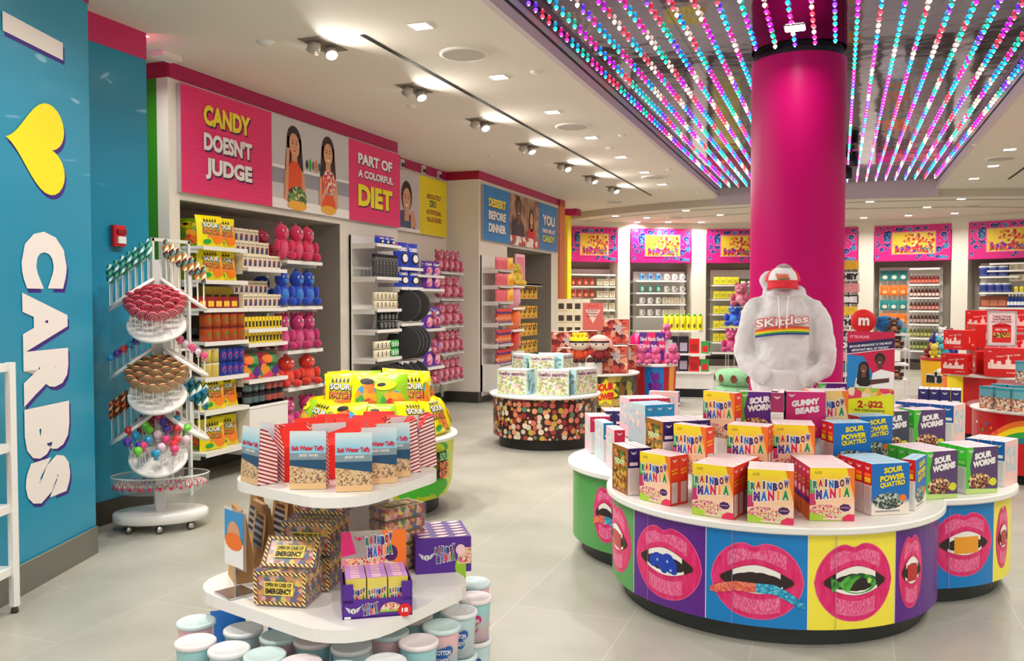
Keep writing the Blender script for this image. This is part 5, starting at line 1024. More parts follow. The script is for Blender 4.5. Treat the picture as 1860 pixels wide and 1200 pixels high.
for k in range(4): eb(E_(.02, .17+.05*k, .117), (-.06, 0, er), 'second layer behind, %s back' % ORD[k])
for k in range(3): eb(E_(.03, .27+.05*k, .234), (-.06, 0, er), 'top layer at the back, %s back' % ORD[k])
for k in range(0): eb(E_(.12, .47, .0+.047*k), (-R90, 0, er+.9), 'lying flat in the rear stack, %s from bottom' % ORD[k])
for k in range(6): eb(E_(.30, .44, .0+.047*k), (-R90, 0, er+.9), 'lying flat beside the post, %s from bottom' % ORD[k])
# rainbow candy display cartons
PBX = mat('violet carton', (84, 34, 146), .45); LIM = mat('lime bowl', (150, 200, 40), .4); BITS = speck('pastel candy bits', [(236, 150, 160), (240, 220, 190), (180, 60, 90), (200, 220, 150), (250, 190, 120), (220, 120, 150)], 170)
LETC = [mat('letter '+n, c, .45) for n, c in (('teal', (30, 110, 110)), ('crimson', (190, 20, 40)), ('plum', (70, 30, 110)), ('azure', (20, 100, 190)), ('indigo', (50, 30, 110)), ('grape', (120, 20, 60)), ('purple', (80, 40, 130)), ('sky', (40, 110, 200)), ('rose', (216, 20, 70)), ('tangerine', (250, 140, 20)), ('leaf', (20, 140, 60)))]
def mania(b, f, u, v, w, h, L=3):
    """the two-line colour letter title on white backing"""
    for k, c in enumerate('RAINBOW'):
        a = u+w*(k/7); y = v+h*(.50+.11*math.sin(k*1.2)*.5+.02*k); 
        n_ = .45 if c == 'I' else 1; a += w*.035*(n_ < 1)
        b.text(f, c, a-w*.012, y-h*.02, w*(.125*n_+.03), h*.41, PW, L, .11); b.text(f, c, a+w*.005, y+.01*h, w*.125*n_, h*.34, LETC[k % 7], L+1+.3*k, .07)
    for k, c in enumerate('MANIA'):
        a = u+w*(.08+.185*k); y = v+h*(.02+.03*k); n_ = .4 if c == 'I' else 1; a += w*.05*(n_ < 1); b.text(f, c, a-w*.015, y-h*.02, w*(.17*n_+.04), h*.50, PW, L+.5, .11); b.text(f, c, a+w*.005, y+.02*h, w*.17*n_, h*.43, LETC[6+k], L+1.5+.3*k, .07)
def wings(b, f, u, v, s, m=PW, L=3):
    b.disc(f, u, v, .3*s, .3*s, m, L, 14); b.text(f, 'S', u-.12*s, v-.18*s, .24*s, .36*s, INK, L+1, .02)
    for k in (-1, 1):
        for j in range(3): b.poly(f, [(u+k*.32*s, v-.25*s+.18*s*j), (u+k*(.6+.12*j)*s, v+.0*s+.2*s*j), (u+k*(.66+.12*j)*s, v+.12*s+.2*s*j), (u+k*.36*s, v-.1*s+.18*s*j)], m, L)
def small_box():
    b = MB(); w, d, h = .062, .026, .1; b.box((0, d/2, h/2), (w, d, h), mat('yellow green card', (226, 206, 96), .5)); f = plane((-w/2, 0, 0), (1, 0, 0), (0, 0, 1), .0003); mania(b, f, .003, .02, .056, .05, 1)
    g = plane((-w/2, 0, h), (1, 0, 0), (0, 1, 0), .0004); b.rect(g, 0, 0, w, d, mat('lilac card', (206, 150, 226), .5)); b.rect(g, .016, .005, .044, d-.005, LPK, 2); return b.done('small_box')
SM = small_box(); x, y = onz(686, 1121, ZD); rz = facing(x, y, 4)
r = empty('display_carton', 'open violet display carton with small rainbow candy boxes and printed header', 'candy carton', (x, y, ZD), rz)
b = MB(); w, d = .215, .17; b.box((0, d/2, .004), (w, d, .006), PBX); b.box((0, .002, .03), (w, .004, .06), PBX); b.box((0, d, .11), (w, .004, .22), PBX)
for s in (-1, 1):
    b.box((s*w/2, d/2, .055), (.004, d, .11), PBX); b.box((s*(w/2-.016), .002, .08), (.032, .004, .06), PBX)
f = plane((-w/2, 0, 0), (1, 0, 0), (0, 0, 1), .0006); wings(b, f, .032, .026, .028); mania(b, f, .06, .008, .05, .042, 2); b.disc(f, .15, .016, .036, .026, LIM, 1, 16, 0, PI); b.disc(f, .15, .022, .034, .024, BITS, 2, 16, 0, PI); b.disc(f, .193, .018, .022, .022, RED, 3, 16); b.text(f, '18', .183, .012, .02, .014, PW, 5, .04); b.rect(f, .004, .002, .024, .009, PW, 3); obj('tray', b, r)
b = MB(); g = plane((-w/2, d-.0032, .10), (1, 0, 0), (0, 0, 1), .0005); 
b.add([g(0, 0, 0), g(w, 0, 0), g(w, .135, 0), g(0, .135, 0)], [(0, 1, 2, 3), (3, 2, 1, 0)], mat('pale header print', (226, 216, 206), .5)); b.poly(g, [(w*.62, .134), (w, .134), (w, 0), (w*.85, 0)], ORA, 1); b.poly(g, [(0, .134), (.03, .134), (.05, .06), (0, .05)], PNK, 1); b.rect(g, 0, 0, w*.8, .045, BITS, 2); wings(b, g, .06, .108, .02, PNK, 2); mania(b, g, .08, .04, .09, .085, 3); b.disc(g, .165, .055, .022, .028, mat('deep violet badge', (70, 20, 90), .5), 3, 10); obj('header', b, r)
for i in range(3):
    for j in range(6): obj('small_box', SM, r, (-.066+.066*i, .012+.0262*j, .024 if j == 0 else .022))
x, y = onz(770, 1047, ZD); x, y = onz(806, 1040, ZD); rz = facing(x, y, 8)
r = empty('display_carton', 'closed violet rainbow candy carton at the right of the lower shelf', 'candy carton', (x, y, ZD), rz)
b = MB(); w, d, h = .205, .24, .13; b.box((0, d/2, h/2), (w, d, h), PBX); f = plane((-w/2, 0, 0), (1, 0, 0), (0, 0, 1), .0006); wings(b, f, .04, .06, .034); mania(b, f, .07, .035, .075, .07, 2); b.disc(f, .185, .02, .04, .05, LIM, 1, 16, PI/2, PI*1.5); b.rect(f, .155, .03, .204, .09, BITS, 2); b.disc(f, .165, .083, .018, .02, LPK, 3, 16)
g = plane((-w/2, 0, h), (1, 0, 0), (0, 1, 0), .0006)
for i in range(3):
    for j in range(6): b.disc(g, .035+.067*i, .02+.04*j, .026, .014, LPK, 2, 8, rot=.3); b.rect(g, .002+.067*i, .002+.04*j, .066+.067*i, .004+.04*j, mat('violet seam', (60, 20, 110), .5), 1)
obj('carton', b, r)
# cotton candy tubs
def tub(c1, c2, nm):
    b = MB(); b.lathe([(.0, .0), (.052, 0), (.06, .148)], grad('tub '+nm, [c1, c2, c1], 2, 0, .15, .35, noise=.09), 24)
    f = cyl(0, 0, .0585, .001); 
    for u, v, q in ((-.016, .075, .016), (.002, .08, .017), (.02, .086, .016), (-.012, .05, .015), (.006, .053, .016)): b.disc(f, u, v, q, q, mat('tub blue logo', (20, 90, 170), .4) if nm != 'pink' else mat('tub rose logo', (200, 30, 110), .4), 1, 12)
    b.text(f, 'COTTON', -.026, .074, .052, .016, PW, 3, .03); b.text(f, 'CANDY', -.02, .048, .04, .015, PW, 3, .03)
    l = MB(); l.lathe([(.063, .140), (.0655, .142), (.0655, .152), (.060, .156), (.055, .153), (0, .152)], mat('lid '+nm, tuple(int(a*.35+.65*240) for a in c2), .35), 24); return b.done('tub'), l.done('lid')
TUBS = [tub((238, 190, 196), (150, 212, 216), 'aqua'), tub((160, 214, 218), (236, 200, 206), 'pink'), tub((190, 220, 224), (214, 222, 226), 'white')]
ZT = .50-.155
tl = [(356, 1127), (355, 1163), (416, 1177), (481, 1188), (546, 1202), (442, 1141), (508, 1153), (570, 1160), (638, 1172), (861, 1056), (862, 1083), (834, 1108), (802, 1135), (760, 1163), (700, 1200), (707, 1146), (752, 1118), (778, 1094), (618, 1214)]
for i, (px, py) in enumerate(tl):
    x, y = onz(px, py, .5); k = i % 3; w = ORD[i]
    for z, l in ((ZT, 'upper'), (ZT-.157, 'lower')):
        tree('cotton_candy_tub', [('tub', TUBS[(k+(l == 'lower')) % 3][0]), ('lid', TUBS[(k+(l == 'lower')) % 3][1])], 'pastel cotton candy tub under the tiered table, %s layer, %s tub' % (l, w), 'tub', 'cotton candy tubs', (x, y, z-(0 if l == 'upper' else 0)), (0, 0, facing(x, y, -10+7*(i % 5))))
b = MB(); mp = pillow(b, .13, .2, .06, mat('bright blue bag', (20, 110, 200), .3)); b.rect(mp, .2, .3, .7, .6, mat('deep blue art', (20, 50, 150), .4), 1); BBG = b.done('bag')
for i, (px, py) in enumerate(((415, 1150), (520, 1168), (590, 1172), (790, 1108))):
    x, y = onz(px, py, .34); solo('blue_bag', BBG, 'bright blue candy bag in shade near the table post, %s from left' % ORD[i], 'candy bag', 'blue bags', (x, y, ZB_), (0, 0, facing(x, y, 0)), (1.0, 1.2, 1.5))
# ---------------- round bin of yellow candy bags ----------------
SX, SY = ctr(682, 800, 6.85)
SPG = mat('lime drum print', (204, 214, 20), .35)
t = drum('round lime table drum with sour candy print, piled with yellow bags', SX, SY, .64, .58, SPG, taper=.05, over=.03)
fa = math.atan2(-SY, -SX)+.62; cm = cyl(0, 0, .60, .012, a_ref=fa); b = MB(); GSP = mat('green splash', (60, 170, 30), .4)
rnd = random.Random(3)
for k in range(30): b.disc(cm, rnd.gauss(.02, .09), .20+rnd.random()*.05, .03+.03*rnd.random(), .03+.04*rnd.random(), GSP, 1, 10)
b.disc(cm, .12, .50, .16, .045, GSP, 1, 16); b.disc(cm, -.34, .36, .13, .2, mat('blue shape print', (20, 110, 160), .4), 2, 20)
for k, (t_, v, m) in enumerate((('SOUR', .42, mat('mint letter', (140, 220, 150), .4)), ('PATCH', .35, mat('coral letter', (250, 130, 90), .4)), ('KIDS', .29, mat('coral letter', (250, 130, 90), .4)))): b.text(cm, t_, .09, v-.01, .13, .075, INK, 3, .1); b.text(cm, t_, .10, v, .11, .06, m, 5, .03)
for k in range(5): b.disc(cm, rnd.uniform(-.1, .1), rnd.uniform(.3, .48), .012, .03, mat('rust splash', (200, 90, 20), .4), 2, 6, rot=rnd.random()*3)
obj('drum_print', b, t)
b = MB(); b.lathe([(0, 0), (.36, 0), (.36, .16), (0, .16)], WHITE, 40, smooth=False); solo('round_riser', b, 'round white riser under the upper yellow candy bags', 'riser', loc=(SX, SY, .58))
SB2 = sour_bag(.29, .31, .12)
SB3 = (lambda b: (lambda mp: (b.disc(mp, .5, .42, .4, .34, KIDS, 1, 20), b.disc(mp, .4, .8, .2, .08, INK, 2, 8), b.done('bag'))[-1])(pillow(b, .29, .31, .12, BAGY)))(MB())
for i in range(13):
    a = 2*PI*i/13; x = SX+.545*math.cos(a); y = SY+.545*math.sin(a)
    solo('candy_bag', (SB2, SB3, SBG)[i % 3], '%s bag on the lower ring of the lime drum table, %s round' % (('yellow lettered', 'yellow gummy-print', 'lime')[i % 3], ORD[i]), 'candy bag', 'bags on the lime drum lower ring', (x, y, .585), (-.38, .12*math.sin(i*2.3), a+R90+.2*math.sin(i*1.7)), (1.0, 1.1, .93))
for i, (px, d, off, w) in enumerate(((622, 6.55, -8, 'left front'), (668, 6.5, -2, 'centre front left'), (712, 6.5, 5, 'centre front right'), (752, 6.6, 14, 'right front'), (640, 6.75, -20, 'left behind'), (690, 6.75, 4, 'middle behind'), (735, 6.78, 10, 'right behind'), (770, 6.85, 50, 'right end'), (605, 6.8, -50, 'left end'), (660, 6.95, 3, 'rear left'), (720, 6.98, 0, 'rear right'))):
    x, y, _ = atd(px, 700, d); solo('candy_bag', (SB3 if i in (1, 4, 6) else SB2) if i not in (2, 5, 9) else SBG, 'sour candy bag on the raised ring of lime drum table, %s' % w, 'candy bag', 'bags on the lime drum riser', (x, y, .745), (-.22, .1*math.sin(i*2.1), facing(x, y, off)+.2*math.sin(i*3.1)), (.98, 1, 1))
# ---------------- lollipop tree ----------------
LX, LY = onz(293, 958, 0); lz = facing(LX, LY, -4)
LT = empty('lollipop_stand', 'white lollipop tree stand with tilted round trays on a wheeled oval base', 'display stand', (LX, LY, 0), lz)
b = MB(); b.lathe([(0, .06), (.30, .06), (.315, .07), (.315, .12), (.3, .13), (0, .13)], WHITE, 48, sy=.62); obj('base', b, LT)
b = MB(); b.lathe([(0, 0), (.012, 0), (.03, .012), (.03, .04), (.012, .052), (0, .052)], BLACK, 12)
wm = MB()
for s in (-1, 1): wm.lathe([(0, 0), (.022, 0), (.024, .008), (.0, .008)], CHROME, 14, c=(0, 0, s*.008))
wm.lathe([(0, -.01), (.028, -.01), (.028, .012), (0, .012)], BLACK, 16); WM = wm.done('caster')
for x_, y_ in ((-.2, -.11), (.2, -.11), (-.2, .11), (.2, .11), (0, -.175)): obj('caster', WM, LT, (x_, y_, .03), (R90, 0, .4))
b = MB(); b.box((0, 0, 1.0), (.06, .08, 1.76), mat('pole grey', (214, 212, 208), .4)); obj('pole', b, LT)
b = MB(); b.lathe([(.03, .26), (.26, .26), (.32, .30), (.325, .38)], CLEAR, 48, sy=.62); b.lathe([(.322, .375), (.328, .38), (.322, .385)], mat('acrylic edge', (230, 236, 238), .2), 48, sy=.62); obj('clear_tray', b, LT)
TRY = MB(); TRY.lathe([(0, -.012), (.185, -.012), (.19, -.006), (.19, .008), (.183, .012), (0, .012)], WHITE, 40); TRYM = TRY.done('tray')
arm = MB(); arm.box((0, -.1, 0), (.04, .2, .012), WHITE); ARM = arm.done('arm')
levels = {0: (1.43, .95, .53), -1: (1.64, 1.17, .72), 1: (1.64, 1.17, .72), 2: (1.43, .95, .53)}
TR = {}
for dr, zs in levels.items():
    for lv, z in enumerate(zs):
        ang = {0: 0, -1: -R90, 1: R90, 2: PI}[dr]; M = Matrix.Rotation(ang, 4, 'Z') @ Matrix.Translation((0, -.17, z)) @ Matrix.Rotation(math.radians(36), 4, 'X')
        o = obj('tray', TRYM, LT); o.matrix_local = M; TR[(dr, lv)] = Matrix.Translation((LX, LY, 0)) @ Matrix.Rotation(lz, 4, 'Z') @ M
        o = obj('arm', ARM, LT); o.matrix_local = Matrix.Rotation(ang, 4, 'Z') @ Matrix.Translation((0, 0, z+.1)) @ Matrix.Rotation(math.radians(25), 4, 'X')
sk = MB(); sk.tube([(0, 0, 0), (0, 0, .16)], .0028, STICK, 6); STK = sk.done('stick')
def disk_pop(nm, cols, r=.046):
    b = MB(); N_ = 24; prof = [(0, -.009), (r*.8, -.009), (r*.97, -.004), (r, 0), (r*.97, .004), (r*.8, .009), (0, .009)]; b.lathe(prof, swirl('swirl '+nm, cols, 2, 7), N_); me = b.done('candy'); me.transform(Matrix.Rotation(R90, 4, 'X')); return me
DP1 = disk_pop('red white', [(190, 12, 50), (190, 12, 50), (150, 8, 36), (246, 190, 200)]); DP2 = disk_pop('rainbow', [(180, 50, 30), (240, 200, 120), (40, 90, 40), (230, 214, 190), (90, 40, 20)])
def twist_pop(nm, cols, h=.13, r=.016):
    b = MB(); ms = [mat('twist %s %d' % (nm, i), c, .25) for i, c in enumerate(cols)]; seg, nz = 12, 26; vs = []
    for j in range(nz+1):
        f = j/nz; tw = f*9; rr = r*(.75+.35*math.sin(PI*min(1, f*1.1)))*(1 if f < .94 else .6)
        for i in range(seg): a = 2*PI*i/seg; q = rr*(1+.28*math.cos(2*a)); vs.append((q*math.cos(a+tw), q*math.sin(a+tw), .15+h*f))
    for j in range(nz):
        for i in range(seg):
            k = (i+1) % seg; b.sm.append(True); b.f.append((j*seg+i, j*seg+k, (j+1)*seg+k, (j+1)*seg+i)); b.m.append(b.mi(ms[(i*len(ms)//seg)]))
    b.v = vs; b.f.append(tuple(nz*seg+i for i in range(seg))); b.m.append(0); b.sm.append(False); return b.done('candy')
TP1 = twist_pop('teal', [(20, 130, 140), (190, 226, 220), (30, 110, 120), (60, 160, 110)]); TP2 = twist_pop('orange', [(220, 130, 50), (250, 226, 180), (120, 50, 60), (60, 120, 110)]); TP3 = twist_pop('sea', [(20, 110, 120), (220, 236, 226), (30, 140, 190), (20, 90, 90)]); TP4 = twist_pop('amber', [(230, 100, 20), (120, 40, 20), (246, 190, 120), (60, 40, 40)])
def ball_pop(nm, c):
    b = MB(); b.ball((0, 0, .155), .03, mat('ball '+nm, c, .12, 0, 0, 0, 1, 1), 14, 10); b.lathe([(.006, .128), (.02, .112), (.014, .108), (.003, .122)], mat('ruffle '+nm, tuple(min(255, int(a*.5+110)) for a in c), .3), 10); return b.done('candy')
BPS = [ball_pop(n, c) for n, c in (('pink', (230, 60, 120)), ('cyan', (30, 150, 200)), ('green', (110, 210, 50)), ('violet', (80, 40, 160)), ('red', (214, 40, 50)), ('pearl', (230, 200, 215)))]; BN = ('pink', 'cyan', 'green', 'violet', 'red', 'pearl')
def ontray(key, u, v): return TR[key] @ Vector((u, v, .0165))
def pop(cm_, crot, loc, rot, lab, grp, sc=1, cloc=(0, 0, 0)):
    r = empty('lollipop', lab, 'lollipop', loc, 0, grp); r.rotation_euler = rot; r.scale = (sc, sc, sc); obj('candy', cm_, r, cloc, crot); obj('stick', STK, r)
def rings(n, R_=.165):
    out = []
    for rr, m in ((R_, n), (R_*.7, int(n*.7)), (R_*.4, int(n*.4)), (.0, 1)):
        for k in range(m): a = 2*PI*(k+.5)/m; out.append((rr*math.cos(a), rr*math.sin(a)))
    return out
for lv, me, nm in ((0, DP1, 'red and white swirl'), (1, DP2, 'rainbow swirl')):
    for i, (u, v) in enumerate(rings(17)):
        p = ontray((0, lv), u, v); pop(me, (.55+v*1.2, 0, u*2.2), p, (.28, 0, lz+0), '%s lollipop in the front %s tray, number %s counted round' % (nm, ('upper', 'middle')[lv], ORD[i]), nm+' lollipops', 1., (0, 0, .165+.05*(1-(u*u+v*v)/.03)-.02))
for i, (u, v) in enumerate(rings(10)+[(.09, -.09), (-.09, -.09)]):
    p = ontray((0, 2), u, v); k = (i*5+2) % 6; pop(BPS[k], (0, 0, 0), p, (.25-v, u*1.2, lz), '%s ball lollipop in the front lower tray, %s counted round' % (BN[k], ORD[i]), BN[k]+' ball lollipops', .98)
for i, (u, v) in enumerate(rings(7, .14)[:12]): pop(DP1, (.5, 0, u*2), ontray((2, 2), u, v), (0, 0, lz+PI), 'red and white swirl lollipop at the back of the lowest level, %s' % ORD[i], 'red back lollipops', 1., (0, 0, .165))
for key, me, nm, w, s in (((-1, 0), TP1, 'teal twisted', 'upper left tray', 1), ((1, 0), TP2, 'orange multicolour twisted', 'upper right tray', 1), ((-1, 2), TP4, 'amber twisted', 'lower left tray', .95), ((1, 2), TP3, 'sea green twisted', 'lower right tray', 1.25)):
    for i, (u, v) in enumerate([(a, c) for c in (-.15, -.10, -.05, 0, .05, .10, .15) for a in (-.08, 0, .08)]):
        pop(me, (0, 0, i), ontray(key, u, v), (0, 0, 0), '%s lollipop on the %s, %s counted upward' % (nm, w, ORD[i]), nm+' lollipops', s)
for key, ks, w in (((-1, 1), (1, 3, 4), 'middle left tray'), ((1, 1), (0, 1, 5, 4), 'middle right tray')):
    for i, (u, v) in enumerate([(a, c) for c in (-.15, -.10, -.05, 0, .05, .10) for a in (-.08, 0, .08)]):
        k = ks[(i*3+i//3) % len(ks)]; pop(BPS[k], (0, 0, 0), ontray(key, u, v), (.1, 0, lz), '%s ball lollipop on the %s, %s counted upward' % (BN[k], w, ORD[i]), BN[k]+' side ball lollipops', .75)
CN = MB(); CN.tube([(-.05, 0, 0), (-.025, 0, .012), (0, 0, .016), (.025, 0, .012), (.05, 0, 0)], .009, stripes('candy twist stripe', None, None, 22, (1, .4, 0), cols=[(220, 40, 70), (245, 235, 220), (60, 150, 70), (245, 235, 220), (200, 60, 160)]), 8); CNM = CN.done('candy')
cols6 = 0
for i in range(56):
    a = 2*PI*i/56; k = i % 2; q = (.272-.075*k); x_ = q*math.cos(a); y_ = q*.62*math.sin(a); p = Matrix.Translation((LX, LY, 0)) @ Matrix.Rotation(lz, 4, 'Z') @ Vector((x_, y_, .305-.004*k))
    solo('candy_stick', CNM, 'striped candy stick in the clear oval tray, %s counted round' % ORD[i], 'candy', 'candy sticks in the clear tray', p, (0, .0, lz+a+.35), (.8, 1.3, 1.2))
# white rack frame behind the tree and blue opening
b = MB()
for y_, z0, z1 in ((5.45, .0, 2.08), (5.85, 0, 2.08)): b.box((0, y_-5.45, 1.04), (.025, .025, 2.08), SHELF)
b.box((0, .2, 2.07), (.025, .42, .025), SHELF); b.box((0, .2, 1.2), (.02, .4, .02), SHELF); solo('clothes_rack', b, 'slim white rack frame behind the lollipop tree', 'rack', loc=(-4.98, 5.42, 0))
# ---------------- left foreground rack ----------------
x0, y0 = onz(27, 1112, 0); yR = .35
r = empty('rack', 'white metal rack at the left edge of the frame', 'rack', (x0, y0, 0)); lg = MB(); lg.box((0, 0, .66), (.035, .035, 1.25), SHELF); lg.lathe([(0, 0), (.018, 0), (.018, .02), (.006, .035), (0, .035)], DGREY, 12); LGM = lg.done('leg')
dx, dy = (D1.x, D1.y)
for a, c in ((0, 0), (.9, 0), (0, .4), (.9, .4)): obj('leg', LGM, r, (dx*a-NR.x*c*0+NR.x*0-(.0), dy*a, 0) if c == 0 else (dx*a-NR.x*.28, dy*a-NR.y*.28, 0))
for z in (1.28, .87, .56, .24): b = MB(); b.prism([(0, 0), (dx*.9, dy*.9), (dx*.9-NR.x*.28, dy*.9-NR.y*.28), (-NR.x*.28, -NR.y*.28)], z-.04, z, SHELF); obj('shelf', b, r)
RPK = card_box(.1, .06, .24, mat('red snack card', (200, 24, 22), .4), txt='ROO', tm=PW, win=mat('dark red snack art', (160, 20, 20), .5))
for i, (z, nm) in enumerate(((.56, 'second'), (.87, 'third'), (1.28, 'top'))):
    for k in range(3): solo('red_pack', RPK, 'red snack pack on the %s shelf of left edge rack, %s from front' % (nm, ORD[k]), 'snack pack', 'red snack packs', (x0+dx*(.12+.13*k)-NR.x*.06, y0+dy*(.12+.13*k)-NR.y*.06, z), (0, 0, math.atan2(NR.x, -NR.y)), (1, 1, 1.0))
# ---------------- clover of round lip-print tables ----------------
C1, R1 = (-.36, 5.02), .885
C2, R2 = (.235, 5.69), .725
C3, R3 = (-.955, 5.69), .725
def angpx(c, r, px):
    x, y, u = ray(px, 900); L = math.hypot(x, y); x /= L; y /= L; B = x*c[0]+y*c[1]; D_ = B*B-(c[0]**2+c[1]**2-r*r)
    t = B-math.sqrt(max(D_, 0)); return math.atan2(y*t-c[1], x*t-c[0])
def lipmat(name, c1, c2, sc):
    m, t, b = nt(name); co = t.nodes.new('ShaderNodeTexCoord'); mp = t.nodes.new('ShaderNodeMapping'); mp.inputs['Scale'].default_value = (3.2, 3.2, 1); link(t, co.outputs['Object'], mp.inputs[0])
    n = t.nodes.new('ShaderNodeTexNoise'); n.inputs['Scale'].default_value = sc; n.inputs['Detail'].default_value = 5; link(t, mp.outputs[0], n.inputs['Vector'])
    r = ramp(t, [c1, c1, c2], 'LINEAR', [0, .42, .72]); link(t, n.outputs[0], r.inputs[0]); link(t, r.outputs[0], b.inputs['Base Color']); b.inputs['Roughness'].default_value = .35; return m
LIP = lipmat('lip print', (222, 22, 104), (236, 60, 130), 14); LIP2 = lipmat('lip sheen print', (230, 60, 130), (244, 158, 190), 60); LIPD = mat('lip outline print', (236, 90, 150), .4); MOU = mat('mouth dark print', (40, 24, 26), .45); TOO = mat('tooth print', (246, 242, 236), .35); GUMM = mat('inner mouth print', (190, 40, 50), .45)
def lips(b, f, uc, vc, Wd, H, cand, L=2, seam=None):
    h = Wd/2; us = [uc-h+Wd*i/36 for i in range(37)]
    T = lambda u: max(-1, min(1, (u-uc)/h))
    top = lambda u, k=1.: vc+H*.5*k*max(0, 1-abs(T(u)/k)**2.6)**.62*(1-.11*math.exp(-((T(u)+.05)/.16)**2)) if abs(T(u)) < k else vc
    bot = lambda u, k=1.: vc-H*.5*k*max(0, 1-abs(T(u)/k)**2.3)**.6 if abs(T(u)) < k else vc
    b.band(f, us, lambda u: bot(u), lambda u: top(u), LIPD, L)
    u2 = [uc-h*.975+Wd*.975*i/36 for i in range(37)]
    b.band(f, u2, lambda u: bot(u, .975), lambda u: top(u, .975), LIP, L+1)
    mt = lambda u: vc+H*(.02+.19*max(0, 1-abs(T(u)/.8)**1.7)); mb = lambda u: vc-H*(.02+.15*max(0, 1-abs(T(u)/.8)**1.9)) if abs(T(u)) < .8 else vc
    u3 = [uc-h*.62+h*1.24*i/24 for i in range(25)]
    b.band(f, u3, lambda u: mt(u)+H*.07, lambda u: vc+(top(u)-vc)*.84, LIP2, L+2); u4 = [uc-h*.5+h*i/24 for i in range(25)]
    b.band(f, u4, lambda u: vc+(bot(u)-vc)*.86, lambda u: mb(u)-H*.07, LIP2, L+2)
    u5 = [uc-h*.8+h*1.6*i/30 for i in range(31)]; b.band(f, u5, mb, mt, GUMM, L+3); u5 = [uc-h*.77+h*1.54*i/30 for i in range(31)]; b.band(f, u5, lambda u: mb(u)+H*.006, lambda u: mt(u)-H*.006, MOU, L+4)
    u6 = [uc-h*.5+h*1.0*i/24 for i in range(25)]; b.band(f, u6, lambda u: mt(u)-H*(.105-.05*abs(T(u))-.008*abs(math.sin(T(u)*12))), lambda u: mt(u)-H*.006, TOO, L+5)
    u7 = [uc-h*.55+h*1.1*i/24 for i in range(25)]; b.band(f, u7, lambda u: mb(u)+H*.006, lambda u: mb(u)+H*(.055-.03*abs(T(u))+.008*abs(math.sin(T(u)*14))), TOO, L+5)
    if cand == 'bear':
        m = mat('blue gummy print', (10, 60, 180), .3)
        for x, y, q, w in ((-.28, 0, .09, .10), (-.05, .0, .11, .15), (.18, -.02, .10, .14), (-.32, -.05, .06, .06), (.0, -.09, .06, .07), (.25, -.08, .06, .07), (.1, .05, .1, .12), (-.18, .03, .1, .12)): b.disc(f, uc+x*h*1.1, vc+y*H, q*H*1.05, w*H*.75, m, L+6, 14)
        for x, y in ((-.2, .02), (.1, .03), (.2, -.08)): b.disc(f, uc+x*h, vc+y*H, .02*H, .02*H, mat('gummy glint print', (150, 200, 250), .3), L+7, 8)
    elif cand == 'worm':
        m1 = speck('coral worm print', [(230, 100, 80), (240, 140, 110), (214, 80, 70)], 120); m2 = speck('cyan worm print', [(40, 160, 200), (90, 200, 226), (20, 130, 180)], 120)
        def wormy(a0, a1, m):
            u = [a0+(a1-a0)*i/14 for i in range(15)]; cy_ = lambda x: vc-H*(.09+.34*max(0, T(x)-.35)**1.2*1.0)-H*.16*max(0, -T(x)-.45); q = lambda x: H*.062*math.sqrt(max(0, 1-abs((x-uc)/(h*1.03))**8))
            b.band(f, u, lambda x: cy_(x)-q(x), lambda x: cy_(x)+q(x), m, L+6)
        wormy(uc-h*1.0, uc+h*.0, m1); wormy(uc, uc+h*1.0, m2)
    elif cand == 'fish':
        m = noisy('green gummy fish print', (10, 90, 30), (90, 190, 70), 30, .3); b.disc(f, uc+.03*Wd, vc-.02*H, h*.46, H*.125, m, L+6, 24); b.poly(f, [(uc-h*.32, vc-.02*H), (uc-h*.62, vc+.07*H), (uc-h*.6, vc-.12*H)], m, L+6); b.disc(f, uc+h*.33, vc+.01*H, .03*H, .035*H, mat('pale green eye print', (190, 230, 120), .3), L+7, 12)
    elif cand == 'bar': b.rect(f, uc-h*.36, vc-.14*H, uc+h*.42, vc+.12*H, mat('amber gummy print', (240, 160, 40), .3), L+6, 8)
    elif cand == 'red': b.rect(f, uc-h*.4, vc-.13*H, uc+h*.42, vc+.1*H, mat('red gummy print', (190, 40, 40), .3), L+6, 8)
    elif cand == 'tip': b.disc(f, uc, vc-.05*H, h*.4, H*.09, speck('coral worm print', [(1, 1, 1)], 120), L+6, 14)
LB = {'green': mat('lip panel green', (84, 160, 84), .35), 'purple': mat('lip panel purple', (92, 28, 140), .35), 'blue': mat('lip panel blue', (0, 128, 204), .35), 'yellow': mat('lip panel yellow', (250, 236, 70), .35)}
CL = empty('clover_table', 'clover-shaped group of round white-topped drums with lip prints under the cereal boxes', 'display table', (-.36, 5.4, 0))
def atc(o, c): o.location = (c[0]+.36, c[1]-5.4, 0); return o
